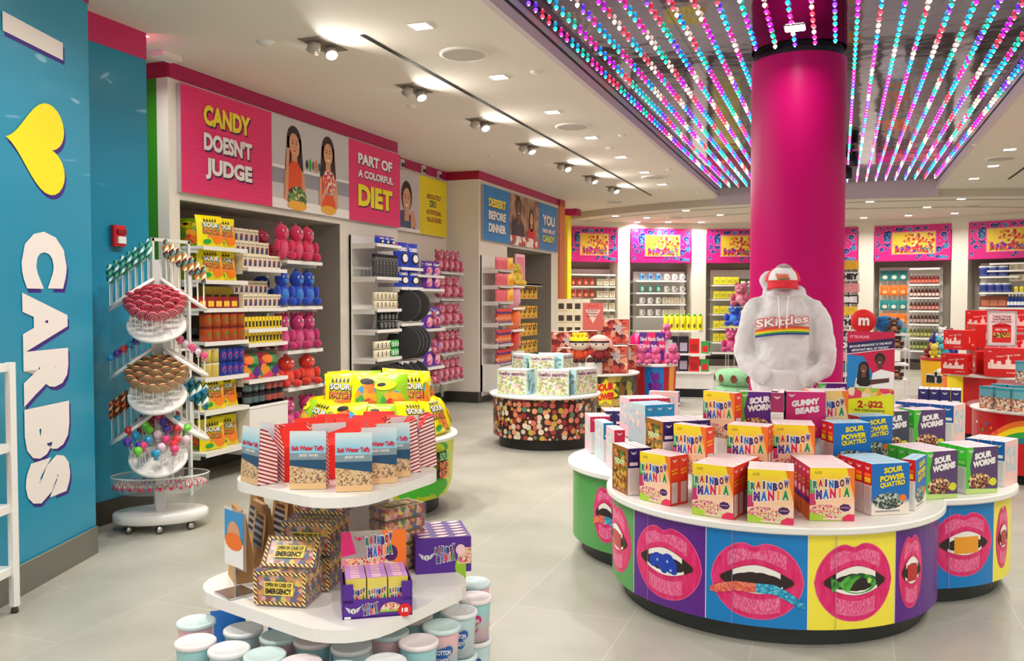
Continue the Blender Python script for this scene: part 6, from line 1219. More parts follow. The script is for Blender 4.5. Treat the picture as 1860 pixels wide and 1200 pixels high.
def liptable(label, c, R, panels, lp, top='tabletop'):
    br = R-.035; t = CL
    def obj(name, b, t_, lb=None): o = globals()['obj'](name, b, t_); atc(o, c); return o
    b = MB(); b.lathe([(0, .535), (R-.006, .535), (R, .541), (R, .564), (R-.006, .57), (0, .57)], WHITE, 72, smooth=False); obj('tabletop', b, t)
    b = MB(); b.lathe([(br-.06, 0), (br-.06, .095), (0, .095)], mat('charcoal plinth', (48, 52, 52), .45), 64, smooth=False); obj('plinth', b, t)
    b = MB(); b.lathe([(br-.004, .09), (br-.004, .535)], mat('drum core', (60, 30, 90), .4), 72); obj('drum', b, t)
    for k, (p0, p1, col) in enumerate(panels):
        a0 = p0 if p0 is not None and abs(p0) < 10 else angpx(c, br, p0); a1 = p1 if abs(p1) < 10 else angpx(c, br, p1)
        b = MB(); f = cyl(0, 0, br, .0008, a_ref=a0); w = (a1-a0)*br; b.rect(f, 0, .092, w, .535, LB[col], 1, 24); b.rect(f, w-.004, .092, w, .535, mat('panel seam white', (236, 230, 240), .4), 2)
        if k < len(lp) and lp[k]:
            q0, q1, cand, H, vc = lp[k]; u0 = (angpx(c, br, q0)-a0)*br if abs(q0) > 10 else q0; u1 = (angpx(c, br, q1)-a0)*br if abs(q1) > 10 else q1; lips(b, f, (u0+u1)/2, vc, u1-u0, H, cand)
        if w > .3: b.rect(f, w*.27, .092, w*.27+.0025, .535, mat('panel joint', (160, 130, 180), .4), 14)
        obj('lip_panel', b, t)
    return t
liptable('large round table with lip prints holding the front cereal boxes', C1, R1, [(-2.98, 1153, 'green'), (1153, 1284, 'purple'), (1284, 1470, 'blue'), (1470, 1628, 'yellow'), (1628, 1.0, 'purple')],
    [(1112, 1148, 'red', .36, .32), (1157, 1277, 'bear', .36, .31), (1292, 1463, 'worm', .36, .305), (1480, 1621, 'fish', .365, .31), (1634, 1676, 'red', .35, .32)])
liptable('round table with blue lip print holding worm boxes at right', C2, R2, [(-1.75, 1683, 'purple'), (1683, 1806, 'blue'), (1806, .9, 'yellow')], [None, (1692, 1802, 'bar', .34, .32), (1810, 1831, 'red', .34, .32)])
liptable('round table with green lip print at the left of the cluster', C3, R3, [(-3.9, -1.4, 'green')], [None])
# the lip print on the left drum
b = MB(); f = cyl(0, 0, R3-.035, .0008, a_ref=angpx(C3, R3-.035, 1078)); w = (angpx(C3, R3-.035, 1121)-angpx(C3, R3-.035, 1078))*(R3-.035); lips(b, f, w*.55, .32, w*1.05, .34, 'worm')
atc(obj('lip_panel', b, CL), C3)
# risers
b = MB(); b.lathe([(0, 0), (.57, 0), (.575, .004), (.575, .15), (0, .15)], WHITE, 56, smooth=False); RS = b.done('riser')
HX, HY = -.42, 5.48; RIS = []
for c, w, s in ((C1, 'front', .78), (C2, 'right', .72), (C3, 'left', .72)):
    cc = (c[0], c[1]+(.06 if w == 'front' else .0)); o = obj('riser', RS, CL, (cc[0]+.36, cc[1]-5.4, .57)); o.scale = (s, s, .13/.15); RIS.append((cc, .575*s))
b = MB(); b.lathe([(0, 0), (.5, 0), (.5, .855), (0, .855)], WHITE, 56, smooth=False); obj('central_drum', b, CL, (HX+.36, HY-5.4, 0))
# ---- cereal boxes ----
BW, BD, BH = .205, .066, .248
TOPW = mat('white pink box top', (246, 226, 232), .45); TXG = stripes('grey small print', (236, 234, 232), (190, 188, 186), 150, (0, 0, 1), .55)
def cereal(kind):
    b = MB(); w, d, h = BW, BD, BH; base = {'rainbow': mat('orange card', (244, 130, 60), .45), 'power': BLU, 'worms': mat('dusk purple card', (92, 66, 112), .45), 'vworms': PUR, 'gworms': mat('slate card', (70, 76, 90), .45), 'bears': mat('magenta card', (206, 20, 110), .45), 'navy': mat('brown orange card', (150, 90, 30), .45), 'pinkw': mat('pink white card', (236, 190, 200), .45), 'cyan': mat('pale clear card', (190, 206, 210), .45), 'tan': mat('tan yellow card', (240, 214, 140), .45), 'bluep': mat('peach blue card', (240, 196, 190), .45)}[kind]
    spine = {'rainbow': mat('orange red spine', (226, 66, 34), .45), 'power': mat('red spine', (206, 20, 36), .45), 'worms': mat('bright green spine', (60, 196, 50), .45), 'vworms': mat('magenta spine', (160, 30, 90), .45), 'gworms': mat('bright green spine', (60, 196, 50), .45), 'bears': mat('azure spine', (10, 110, 190), .45), 'navy': mat('navy spine', (36, 30, 104), .45), 'pinkw': mat('crimson spine', (214, 20, 74), .45), 'cyan': mat('cyan spine', (10, 140, 200), .45), 'tan': ORA, 'bluep': mat('royal spine', (10, 90, 180), .45)}[kind]
    b.box((0, d/2, h/2), (w, d, h), base); f = plane((-w/2, 0, 0), (1, 0, 0), (0, 0, 1), .0002)
    if kind in ('rainbow', 'tan'):
        b.rect(f, 0, 0, w, h, grad('rainbow front print' if kind == 'rainbow' else 'tan front print', [(170, 206, 60), (250, 214, 200), (250, 200, 150), (248, 190, 70), (250, 222, 30)] if kind == 'rainbow' else [(244, 220, 180), (250, 214, 150), (244, 200, 120)], 2, 0, BH, .4, noise=.03), 1)
        b.poly(f, [(0, h*.78), (w*.16, h*.74), (w*.12, h*.52), (0, h*.5)], mat('print green wedge', (90, 180, 90), .4), 2); b.poly(f, [(0, h*.55), (w*.12, h*.54), (w*.14, h*.3), (0, h*.28)], mat('print magenta wedge', (200, 50, 110), .4), 2); b.poly(f, [(w*.82, h), (w, h), (w, h*.4)], ORA, 2)
        b.disc(f, w*.36, h*.17, w*.36, h*.14, BITS, 3, 20); b.poly(f, [(0, 0), (w*.5, 0), (w*.3, h*.10), (0, h*.16)], mat('print lime bowl', (170, 206, 60), .4), 4); mania(b, f, w*.06, h*.38, w*.84, h*.44, 4)
        b.disc(f, w*.79, h*.25, w*.13, h*.075, mat('deep violet badge', (70, 20, 90), .5), 5, 7); b.text(f, 'NO ARTIFICIAL', w*.70, h*.243, w*.18, h*.018, LPK, 6, .02); b.poly(f, [(w*.72, 0), (w, 0), (w, h*.12), (w*.86, h*.13), (w*.74, h*.07)], mat('rose flash', (226, 40, 90), .5), 5); b.text(f, 'LO', w*.12, h*.885, w*.14, h*.05, mat('ochre mark', (150, 110, 20), .5), 5, .02); b.rect(f, w*.3, h*.025, w*.7, h*.05, LPK, 5)
    elif kind == 'power':
        b.rect(f, 0, 0, w, h, grad('azure front print', [(236, 226, 210), (236, 226, 210), (20, 110, 190), (10, 110, 196)], 2, 0, BH, .4, [0, .2, .3, 1]), 1); b.disc(f, w*.45, h*.27, w*.42, h*.16, speck('grey ribbon sweets', [(60, 66, 60), (130, 150, 140), (40, 44, 46), (190, 200, 190), (90, 110, 100)], 90), 2, 20); b.disc(f, w*.83, h*.32, w*.1, h*.07, ORA, 3, 8)
        for t_, u, v, q in (('SOUR', .32, .80, .5), ('POWER', .22, .64, .66), ('QUATTRO', .22, .51, .66)): b.text(f, t_, w*(u+.01), h*(v-.01), w*q, h*.115, NAV, 3, .05, shear=.1); b.text(f, t_, w*u, h*v, w*q, h*.115, YEL, 5, .05, shear=.1)
        b.rect(f, w*.1, h*.06, w*.75, h*.09, mat('grey text line', (150, 150, 160), .5), 3)
    elif kind in ('worms', 'vworms', 'gworms'):
        b.poly(f, [(0, 0), (0, h), (w*.22, h), (w*.12, h*.6), (w*.16, h*.3), (w*.05, 0)], mat('print leaf green', (80, 200, 60), .4) if kind != 'gworms' else spine, 2); b.disc(f, w*.42, h*.27, w*.36, h*.17, speck('brown worm sweets', [(110, 60, 40), (200, 150, 110), (70, 40, 30), (236, 206, 160), (150, 90, 60)], 80), 3, 20); b.disc(f, w*.85, h*.24, w*.12, h*.09, mat('print lemon', (220, 220, 50), .4), 4, 8); b.poly(f, [(0, 0), (w, 0), (w, h*.08), (0, h*.12)], mat('print pale lime', (190, 220, 130), .4), 4)
        for t_, u, v, q in (('SOUR', .26, .72, .54), ('WORMS', .2, .55, .72)): b.text(f, t_, w*(u-.01), h*(v-.01), w*q, h*.15, INK, 3, .05, shear=.14); b.text(f, t_, w*u, h*v, w*q, h*.145, PW, 5, .07, shear=.14)
    elif kind == 'bears':
        b.disc(f, w*.4, h*.2, w*.4, h*.15, speck('red bear sweets', [(200, 30, 40), (240, 90, 60), (250, 190, 60), (150, 20, 60)], 60), 3, 20)
        for t_, u, v, q in (('GUMMY', .14, .66, .7), ('BEARS', .24, .50, .6)): b.text(f, t_, w*u, h*v, w*q, h*.14, PW, 5, .06, shear=.14)
    elif kind == 'navy': b.rect(f, w*.1, h*.55, w*.9, h*.9, speck('green orange art', [(60, 110, 40), (220, 120, 30), (90, 50, 30), (180, 170, 80)], 40), 2); b.rect(f, w*.05, h*.05, w*.9, h*.5, speck('brown sweets art', [(150, 80, 30), (220, 150, 60), (90, 50, 30), (190, 170, 60)], 60), 2); b.text(f, 'FROOT', w*.15, h*.6, w*.65, h*.12, mat('print pale green', (200, 220, 170), .4), 4, .06)
    else: b.rect(f, w*.1, h*.3, w*.9, h*.85, speck('pastel faded art', [(210, 190, 200), (190, 206, 210), (230, 210, 200), (180, 190, 200)], 30), 2)
    if kind not in ('rainbow', 'power', 'tan', 'navy'): wings(b, f, w*.14, h*.91, w*.1, PW, 5)
    for s in (-1, 1):
        g = plane((s*w/2, 0 if s > 0 else d, 0), (0, s, 0), (0, 0, 1), .0002); top = .52 if kind == 'rainbow' else .42
        b.rect(g, 0, 0, d, h, mat('spine white', (232, 230, 228), .45), 1); b.rect(g, 0, h*(1-top), d, h, spine, 2); b.rect(g, d*.15, h*.1, d*.85, h*(1-top)-.01, TXG, 3); wings(b, g, d*.5, h*.89, d*.3, PW, 4)
        if kind == 'power': b.rect(g, d*.15, h*.62, d*.85, h*.72, YEL, 3); b.rect(g, d*.15, h*.74, d*.85, h*.80, ORA, 3)
        if kind == 'rainbow':
            b.rect(g, 0, 0, d, h, spine if s > 0 else mat('raspberry spine', (196, 20, 84), .45), 3.5); b.rect(g, d*.15, h*.04, d*.85, h*.46, TXG, 5) if s > 0 else (b.disc(g, d*.5, h*.5, d*.3, h*.07, LPK, 5, 16), b.rect(g, 0, 0, d, h*.3, mat('spine ember', (220, 120, 50), .45), 4.5), b.rect(g, 0, h*.32, d, h*.4, PUR, 4.5)); b.text(g, 'Rainbow', d*.15, h*.68, d*.7, h*.04, YEL, 5, .02, shear=.2); b.text(g, 'Mania', d*.2, h*.61, d*.6, h*.04, YEL, 5, .02, shear=.2)
        elif kind in ('cyan', 'navy', 'bluep', 'worms'): b.rect(g, d*.15, h*.63, d*.85, h*.70, PW if kind != 'worms' else mat('spine lime', (150, 230, 110), .4), 3)
    g = plane((-w/2, 0, h), (1, 0, 0), (0, 1, 0), .0002); b.rect(g, 0, 0, w, d, TOPW if kind not in ('power', 'cyan') else mat('pale blue box top', (176, 214, 234), .45), 1); b.rect(g, w*.12, d*.42, w*.88, d*.5, spine if kind in ('pinkw', 'rainbow') else mat('box top line', (170, 150, 190), .5), 2); b.rect(g, 0, d-.002, w, d, mat('box top edge', (140, 110, 130), .5), 2)
    return b.done('cereal_box')
KN = {'rainbow': 'rainbow-lettered orange', 'power': 'blue yellow-lettered', 'worms': 'purple-grey worm-print', 'vworms': 'violet worm-print', 'gworms': 'slate worm-print', 'bears': 'magenta gummy bears', 'navy': 'navy-spined brown', 'pinkw': 'crimson-spined pale', 'cyan': 'cyan-spined pale', 'tan': 'tan rainbow', 'bluep': 'blue-spined pink'}
CB = {k: cereal(k) for k in KN}
T1, T2, T3 = .57, .715, .855
STK_ = [  # kind, px, py, z, off, n, where
 ('navy', 1126, 893, T1, -66, 5, 'front left edge'), ('rainbow', 1189, 913, T1, -42, 4, 'front left, second'), ('rainbow', 1294, 939, T1, -22, 5, 'front centre left'), ('rainbow', 1399, 951, T1, -1, 5, 'front centre'), ('rainbow', 1511, 946, T1, 17, 5, 'front centre right'), ('power', 1617, 935, T1, 36, 4, 'front right'), ('power', 1672, 921, T1, 76, 4, 'front table right rim'),
 ('worms', 1710, 906, T1, 44, 4, 'left on right table'), ('worms', 1783, 896, T1, 44, 4, 'front of right table'), ('bluep', 1836, 880, T1, 72, 4, 'right rim of right table'),
 ('pinkw', 1067, 819, T1, -80, 2, 'left rim, back'), ('navy', 1095, 806, T1, -82, 3, 'left table rear'), ('cyan', 1088, 834, T1, -74, 5, 'left table front'), ('pinkw', 1108, 850, T1, -76, 4, 'left table, before navy'),
 ('rainbow', 1252, 861, T2, -38, 3, 'second tier left'), ('rainbow', 1357, 862, T2, -14, 4, 'second tier centre-left'), ('rainbow', 1441, 860, T2, 4, 4, 'second tier centre-right'), ('power', 1547, 855, T2, 28, 5, 'second tier right'), ('power', 1590, 838, T2, 34, 3, 'second tier right, behind'), ('gworms', 1622, 826, T2, 36, 3, 'second tier far right'),
 ('worms', 1688, 822, T2, 36, 5, 'upper tier, right table'), ('bluep', 1742, 808, T2, 72, 5, 'upper tier right rim'), ('navy', 1745, 770, T2, 90, 4, 'rear of the right table'),
 ('navy', 1188, 846, T2, -64, 4, 'upper tier left, near'), ('cyan', 1156, 806, T2, -60, 5, 'upper tier left middle'), ('pinkw', 1134, 790, T2, -72, 4, 'upper tier far left'), ('bluep', 1205, 776, T2, -10, 1, 'upper tier left, rear'),
 ('rainbow', 1305, 795, T3, -36, 3, 'third tier left'), ('vworms', 1378, 795, T3, 0, 2, 'third tier centre left'), ('bears', 1463, 795, T3, 8, 2, 'third tier centre'), ('vworms', 1424, 793, T3, 88, 1, 'third tier middle gap'), ('tan', 1506, 792, T3, 20, 2, 'third tier right'), ('vworms', 1518, 772, T3, 14, 1, 'third tier rear right'), ('bluep', 1630, 812, T2, 80, 1, 'beside the price sign')]
def obb(x, y, rz, w=BW-.015, d=BD): M = Matrix.Rotation(rz, 2); return [Vector((x, y))+M @ Vector(p) for p in ((-w/2, 0), (w/2, 0), (w/2, d), (-w/2, d))]
def sat(A_, B_):
    for P in (A_, B_):
        for i in range(2):
            n = P[i+1]-P[i]; a = [n.dot(v) for v in A_]; c = [n.dot(v) for v in B_]
            if max(a) <= min(c)+1e-4 or max(c) <= min(a)+1e-4: return False
    return True
def incirc(A_, c, r):
    c = Vector(c); best = 9
    for i in range(4):
        p, q = A_[i], A_[(i+1) % 4]; t = max(0, min(1, (c-p).dot(q-p)/(q-p).length_squared)); best = min(best, (p+(q-p)*t-c).length)
    return best < r
PL = []
for ps in (0, 1):
  for kind, px, py, z, off, n, w in STK_:
    x, y = onz(px, py, z); rz = facing(x, y, off)
    for k in (range(1) if ps == 0 else range(1, n)):
        q = Matrix.Rotation(rz, 3, 'Z') @ Vector((0, (BD+.004)*k, 0)); A_ = obb(x+q.x, y+q.y, rz)
        hit = any(abs(z-z2) < .27 and sat(A_, B_) for B_, z2, w2 in PL) or (z < .6 and any(incirc(A_, c, r) for c, r in RIS)) or (z < .8 and incirc(A_, (HX, HY), .49))
        if hit and k: break
        PL.append((A_, z, w))
        solo('cereal_box', CB[kind], '%s cereal box, %s back in stack at %s' % (KN[kind], ORD[k], w), 'cereal box', 'cereal boxes', (x+q.x, y+q.y, z), (0, 0, rz))
# ---- hooded mannequin ----
MX, MY, _ = atd(1422, 640, 5.5); mz = facing(MX, MY, 0); MZ = T3
def mlx(px): return (px-1422)*5.5/1600
def mlz(py): return EYE-(py-545)*5.5/1600-MZ
mn = empty('mannequin', 'torso mannequin wearing a white hoodie and a red and white cap before the column', 'mannequin', (MX, MY, MZ), mz)
HOOD = noisy('white fleece', (216, 211, 214), (224, 220, 221), 5, .9, .35, 30, sheen=.15)
b = MB(); sk_ = mat('mannequin grey skin', (176, 150, 150), .5); b.lathe([(0, .0), (.09, 0), (.09, .02), (.015, .03), (.015, .2), (0, .2)], CHROME, 20); obj('stand', b, mn); b = MB(); b.tube([(0, 0, .7), (0, -.01, .84)], .055, sk_, 14); b.ball((0, -.03, .87), .085, sk_, 16, 12, (.88, 1.05, 1.2)); obj('form', b, mn)
b = MB()
def rings_(rs):
    vs = []; n = 28
    for cx, cy_, z, rx, ry in rs:
        for i in range(n): a = 2*PI*i/n; vs.append((cx+rx*math.cos(a), cy_+ry*math.sin(a), z))
    fs = [(j*n+i, j*n+(i+1) % n, (j+1)*n+(i+1) % n, (j+1)*n+i) for j in range(len(rs)-1) for i in range(n)]; fs += [tuple(range(n-1, -1, -1)), tuple((len(rs)-1)*n+i for i in range(n))]
    b.add(vs, fs, HOOD, True)
rings_([(0, 0, .13, .165, .12), (0, 0, .16, .18, .13), (0, -.01, .26, .19, .14), (0, -.01, .40, .175, .13), (0, -.01, .55, .18, .13), (0, 0, .66, .18, .125), (0, .0, .72, .155, .11), (0, .01, .77, .115, .09), (0, .01, .81, .08, .07)])
sl = [(-.09, .01, .735), (-.15, .005, .695), (-.195, 0, .62), (-.222, 0, .53), (-.235, -.02, .44), (-.215, -.06, .36), (-.15, -.11, .30), (-.08, -.14, .26)]
b.tube(sl, [.06, .07, .074, .07, .066, .064, .06, .05], HOOD, 16)
sr = [(.10, .01, .735), (.16, .005, .695), (.205, 0, .61), (.235, -.01, .51), (.255, -.03, .40), (.235, -.07, .33), (.17, -.11, .28), (.10, -.14, .25)]
b.tube(sr, [.06, .07, .072, .068, .064, .062, .058, .05], HOOD, 16)
hoodp = [(.0+.10*math.sin(t), -.04-.09*math.cos(t)+.05, .775+.02*(1-math.cos(t))) for t in [-2.9+5.8*i/14 for i in range(15)]]
b.tube(hoodp, .034, HOOD, 12); b.ball((-.055, .07, .86), .085, HOOD, 18, 12, (1.1, .7, .9))
ho = obj('hoodie', b, mn)
m_ = ho.modifiers.new('r', 'REMESH'); m_.mode = 'VOXEL'; m_.voxel_size = .009; m_.use_smooth_shade = True
m_ = ho.modifiers.new('s', 'SMOOTH'); m_.factor = .7; m_.iterations = 7
tx = bpy.data.textures.new('folds', 'CLOUDS'); tx.noise_scale = .13; tx.noise_depth = 2; m_ = ho.modifiers.new('d', 'DISPLACE'); m_.texture = tx; m_.strength = .045; m_.texture_coords = 'LOCAL'; m_.mid_level = .5
def chest(u, v, L=1): return (u, -.01-.13*math.sqrt(max(0, 1-(u/.2)**2))-.010-.0008*L, v)
b = MB(); x0, x1 = mlx(1374), mlx(1466); z0, z1 = mlz(612), mlz(598)
for k, c in enumerate(((224, 60, 40), (246, 140, 30), (250, 220, 40), (60, 170, 60), (40, 50, 150))):
    m = mat('rainbow stripe %d' % k, c, .7); us = [x0+(x1-x0)*i/16 for i in range(17)]; g = lambda u, k=k: z1+.010-.0095*k+.045*((u-x0)/(x1-x0))*.5-.5*(u-(x0+x1)/2)**2
    b.band(chest, us, lambda u: g(u)-.0105, g, m, 2)
w_ = x1-x0; b.text(chest, 'SKittles', x0, z1+.006, w_, .062, mat('coral outline', (226, 96, 100), .7), 4, .075, shear=.12); b.text(chest, 'SKittles', x0+.006, z1+.012, w_-.012, .05, PW, 6, .02, shear=.12)
obj('chest_print', b, ho)
b = MB(); pk = lambda u, v, L=1: (u, -.01-.14*math.sqrt(max(0, 1-(u/.2)**2))-.012-.0006*L, v)
vs = []; n = 12
for i in range(n+1):
    for j in range(7):
        v = .15+.17*j/6; hw = .155-.05*max(0, (v-.2)/.12); u = -hw+2*hw*i/n; p = pk(u, v, 0); vs.append((p[0], p[1]-.006*math.sin(PI*i/n), p[2]))
b.add(vs, [(i*7+j, (i+1)*7+j, (i+1)*7+j+1, i*7+j+1) for i in range(n) for j in range(6)], HOOD, True); po = obj('pocket', b, ho); m_ = po.modifiers.new('t', 'SOLIDIFY'); m_.thickness = .012
for s in (-1, 1): b = MB(); b.tube([(s*.03, -.125, .77), (s*.025, -.155, .70), (s*.022, -.165, .62), (s*.02, -.166, .575)], .004, PW, 8); obj('drawstring', b, ho)
cp = empty('cap', None, None, (0, 0, 0)); cp.parent = mn
del_ = cp; bpy.data.objects.remove(del_)
RC = noisy('red cap cloth', (220, 30, 44), (236, 44, 56), 30, .8, .2, 200); WC = mat('white cap foam', (244, 240, 240), .8)
b = MB(); CZ = .86
def dome(a0, a1, m):
    vs = []; na, nz_ = 14, 8
    for j in range(nz_+1):
        t = (PI/2)*j/nz_
        for i in range(na+1): a = a0+(a1-a0)*i/na; vs.append((-.005+.105*math.cos(t)*math.cos(a), -.03+.118*math.cos(t)*math.sin(a), CZ+.095*math.sin(t)**.9-.02*math.cos(a+PI/2)*0))
    b.add(vs, [(j*(na+1)+i, j*(na+1)+i+1, (j+1)*(na+1)+i+1, (j+1)*(na+1)+i) for j in range(nz_) for i in range(na)], m, True)
dome(-PI/2-.95, -PI/2+.95, WC); dome(-PI/2+.95, 1.5*PI-.95, RC); b.ball((-.005, -.03, CZ+.097), .007, RC, 8, 6); cap_ = obj('cap', b, mn)
b = MB(); vs = []; n = 16
for r_ in range(6):
    for i in range(n+1): a = -PI/2-.95+1.9*i/n; q = r_/5; vs.append((-.005+(.105+.0*q)*math.cos(a)*(1+.02*q), -.03+.118*math.sin(a)-.062*q*(max(0, math.sin(-a)))**.6, CZ+.004-.058*q+.012*math.cos((a+PI/2)*1.6)*q))
b.add(vs, [(r_*(n+1)+i, r_*(n+1)+i+1, (r_+1)*(n+1)+i+1, (r_+1)*(n+1)+i) for r_ in range(5) for i in range(n)], RC, True); br_ = obj('brim', b, cap_); m_ = br_.modifiers.new('t', 'SOLIDIFY'); m_.thickness = .005
b = MB(); fc = lambda u, v, L=1: (-.005+.107*math.sin(u/.105)*math.cos(.5), -.03-.122*math.cos(u/.105)*math.cos((v-CZ)/.095*1.1)-.001*L-.002, v)
b.text(fc, 'Skittles', -.05, CZ+.03, .09, .018, mat('salmon print', (240, 110, 90), .7), 3, .05)
for k, c in enumerate(((224, 60, 40), (246, 170, 30), (40, 30, 60))): b.rect(fc, -.043+.003*k, CZ+.022-.005*k, .045+.003*k, CZ+.027-.005*k, mat('rainbow stripe cap %d' % k, c, .7), 1, 8)
obj('cap_print', b, cap_)
# ---- price sign in acrylic holder ----
x, y, _ = atd(1580, 750, 5.02); rz = facing(x, y, -8); zb = EYE-(752-545)*5.02/1600; Hs = (752-602)*5.02/1600; Ws = 80*5.02/1600
r = empty('price_sign', 'tall clear-framed sign offering 2 for $22 with a couple eating breakfast', 'sign', (x, y, T3), rz); r.location.z = zb-.0
b = MB(); b.box((0, 0, Hs/2), (Ws, .01, Hs), mat('acrylic sign block', (200, 30, 80), .3)); b.box((0, .02, .004), (Ws, .08, .008), CLEAR); b.box((0, .0, -(zb-T3)/2), (.05, .02, zb-T3), CLEAR); obj('holder', b, r)
f = plane((-Ws/2, -.0055, 0), (1, 0, 0), (0, 0, 1), .0005); W_, H_ = Ws, Hs; b = MB()
CRI = mat('sign crimson', (206, 14, 70), .4); b.rect(f, 0, 0, W_, H_, CRI); b.text(f, "IT'SUGAR", W_*.06, H_*.92, W_*.42, H_*.035, mat('sign pale pink', (255, 170, 190), .4), 2, .03)
b.poly(f, [(0, H_*.73), (W_, H_*.81), (W_, H_*.93), (0, H_*.86)], mat('sign navy', (34, 20, 84), .4), 3); b.poly(f, [(0, H_*.72), (W_, H_*.80), (W_, H_*.81), (0, H_*.73)], LPK, 4)
b.text(f, 'BECAUSE BREAKFAST IS THE MOST', W_*.05, H_*.80, W_*.9, H_*.028, PW, 5, .02, shear=.12); b.text(f, 'IMPORTANT MEAL OF THE DAY', W_*.1, H_*.755, W_*.78, H_*.028, PW, 5, .02, shear=.12)
b.poly(f, [(0, H_*.3), (0, H_*.72), (W_*.35, H_*.7), (W_*.6, H_*.45), (W_*.5, H_*.3)], mat('sign blue', (20, 130, 200), .4), 2)
head(b, f, W_*.36, H_*.55, .20, SKIN2, INK, 5, 1); head(b, f, W_*.70, H_*.66, .20, mat('printed brown skin', (90, 50, 40), .5), INK, 5, 0)
b.poly(f, [(W_*.5, H_*.3), (W_*.55, H_*.5), (W_*.72, H_*.55), (W_, H_*.52), (W_, H_*.3)], PW, 4); b.poly(f, [(W_*.15, H_*.28), (W_*.2, H_*.44), (W_*.5, H_*.44), (W_*.55, H_*.28)], mat('sign tee', (230, 226, 220), .4), 4); b.poly(f, [(W_*.5, H_*.36), (W_*.9, H_*.40), (W_*.9, H_*.45), (W_*.5, H_*.42)], mat('printed brown skin', (90, 50, 40), .5), 7)
b.rect(f, W_*.02, H_*.18, W_*.98, H_*.32, speck('breakfast boxes print', [(226, 60, 90), (240, 140, 40), (236, 220, 190), (160, 200, 60), (90, 30, 90), (240, 200, 120)], 28), 8)
b.poly(f, [(0, 0), (W_, 0), (W_, H_*.26), (0, H_*.17)], mat('sign lime yellow', (226, 232, 30), .4), 10); b.text(f, '2', W_*.24, H_*.075, W_*.12, H_*.09, mat('sign brick red', (190, 40, 20), .4), 12, .05); b.text(f, 'for', W_*.38, H_*.10, W_*.06, H_*.03, mat('sign brick red', (190, 40, 20), .4), 12, .03); b.text(f, '$22', W_*.46, H_*.075, W_*.32, H_*.09, mat('sign brick red', (190, 40, 20), .4), 12, .05); b.text(f, 'PICK YOUR FAVORITES', W_*.18, H_*.035, W_*.64, H_*.026, INK, 12, .02); obj('poster', b, r)
# ---------------- right side displays ----------------
x, y, _ = atd(1590, 640, 9.6); rz = facing(x, y, 6); zt = EYE-60*9.6/1600
r = empty('acrylic_stand', 'clear and white tiered stand with round plush cushions behind the price sign', 'display stand', (x, y, 0), rz)
FROST = mat('frosted acrylic', (236, 226, 234), .2, 0, 0, 0, .55)
b = MB(); b.box((-.13, 0, zt-.01), (.32, .3, .02), FROST); b.box((.19, 0, zt-.01), (.26, .3, .02), SHELF); obj('top_shelf', b, r)
for k, z in enumerate((zt-.17, zt-.33, zt-.5)): b = MB(); b.box((.19, 0, z), (.26, .3, .02), SHELF); obj('shelf', b, r)
b = MB()
for x_ in (-.29, .03, .32): b.box((x_, .14, zt/2), (.012, .012, zt-.02), FROST); b.box((x_, -.14, zt/2), (.012, .012, zt-.02), FROST)
b.box((0, 0, .15), (.64, .32, .3), WHITE); obj('frame', b, r)
def st(dx, dy, z): q = Matrix.Rotation(rz, 3, 'Z') @ Vector((dx, dy, 0)); return (x+q.x, y+q.y, z)
b = MB(); b.ball((0, 0, .13), .13, mat('red cushion plush', (216, 16, 20), .7), 24, 16, (1, .55, 1)); f = lambda u, v, L=1: (u, -.0715*math.sqrt(max(.01, 1-(u/.13)**2-((v-.13)/.13)**2))-.004-.001*L, v)
b.text(f, 'm', -.055, .085, .11, .085, PW, 2, .04); solo('round_cushion', b, 'round red plush cushion with a white letter m', 'cushion', loc=st(-.13, -.03, zt), rot=(0, 0, rz))
b = MB(); BLP = fur('sky blue plush', (20, 120, 190)); b.ball((0, 0, .09), .15, BLP, 20, 12, (1, .6, .58)); b.ball((-.05, -.02, .15), .07, BLP, 12, 8, (1.2, .8, .6)); solo('round_cushion', b, 'sky blue plush cushion behind the red one', 'cushion', loc=st(.14, .06, zt), rot=(0, 0, rz))
BRP = plush(fur('dark brown plush', (70, 30, 22)), fur('tan plush', (190, 130, 90)), True, eyes=False)
for k, (dx, z) in enumerate(((.17, zt), (.2, zt-.16), (.2, zt-.49))): solo('brown_plush', BRP, 'dark brown plush toy on the %s shelf behind the price sign' % ('top', 'second', 'lowest')[k], 'plush toy', None, st(dx, -.08, z), (0, 0, rz), (.6, .6, .42 if k else .5))
# tall stack of letter cushions
x, y, _ = atd(1541, 640, 13.2); rz = facing(x, y, 0); b = MB(); b.lathe([(0, 0), (.2, 0), (.2, .03), (.02, .05), (.02, 2.15), (0, 2.15)], CHROME, 20); solo('pole_stand', b, 'slim metal pole stand holding fuzzy letter cushions right of the column', 'stand', loc=(x, y, 0), rot=(0, 0, rz))
ls = [((250, 190, 50), ''), ((240, 236, 230), 'HEY'), ((246, 160, 160), ''), ((30, 26, 28), 'BE'), ((250, 200, 60), ''), ((240, 236, 230), 'THE'), ((246, 226, 220), 'HUG'), ((30, 26, 28), 'XO'), ((240, 170, 180), ''), ((60, 130, 140), ''), ((240, 236, 230), 'YES')]
for k, (c, t_) in enumerate(ls):
    z = 2.12-.17*k; b = MB(); ofs = Vector((0, -.035, 0)); b.box((0, -.07, 0), (.26, .08, .13), fur('letter cushion %d' % k, c), 0, .03); f = plane((-.13, -.1105, -.065), (1, 0, 0), (0, 0, 1), .001)
    if t_: b.text(f, t_, .02, .02, .22, .09, INK if c[0] > 100 else PW, 1, .08)
    solo('letter_cushion', b, 'fuzzy wall cushion on the pole right of the column, %s from the top' % ORD[k], 'cushion', 'letter cushions', (x, y, z), (0, 0, rz+.2*math.sin(k)))
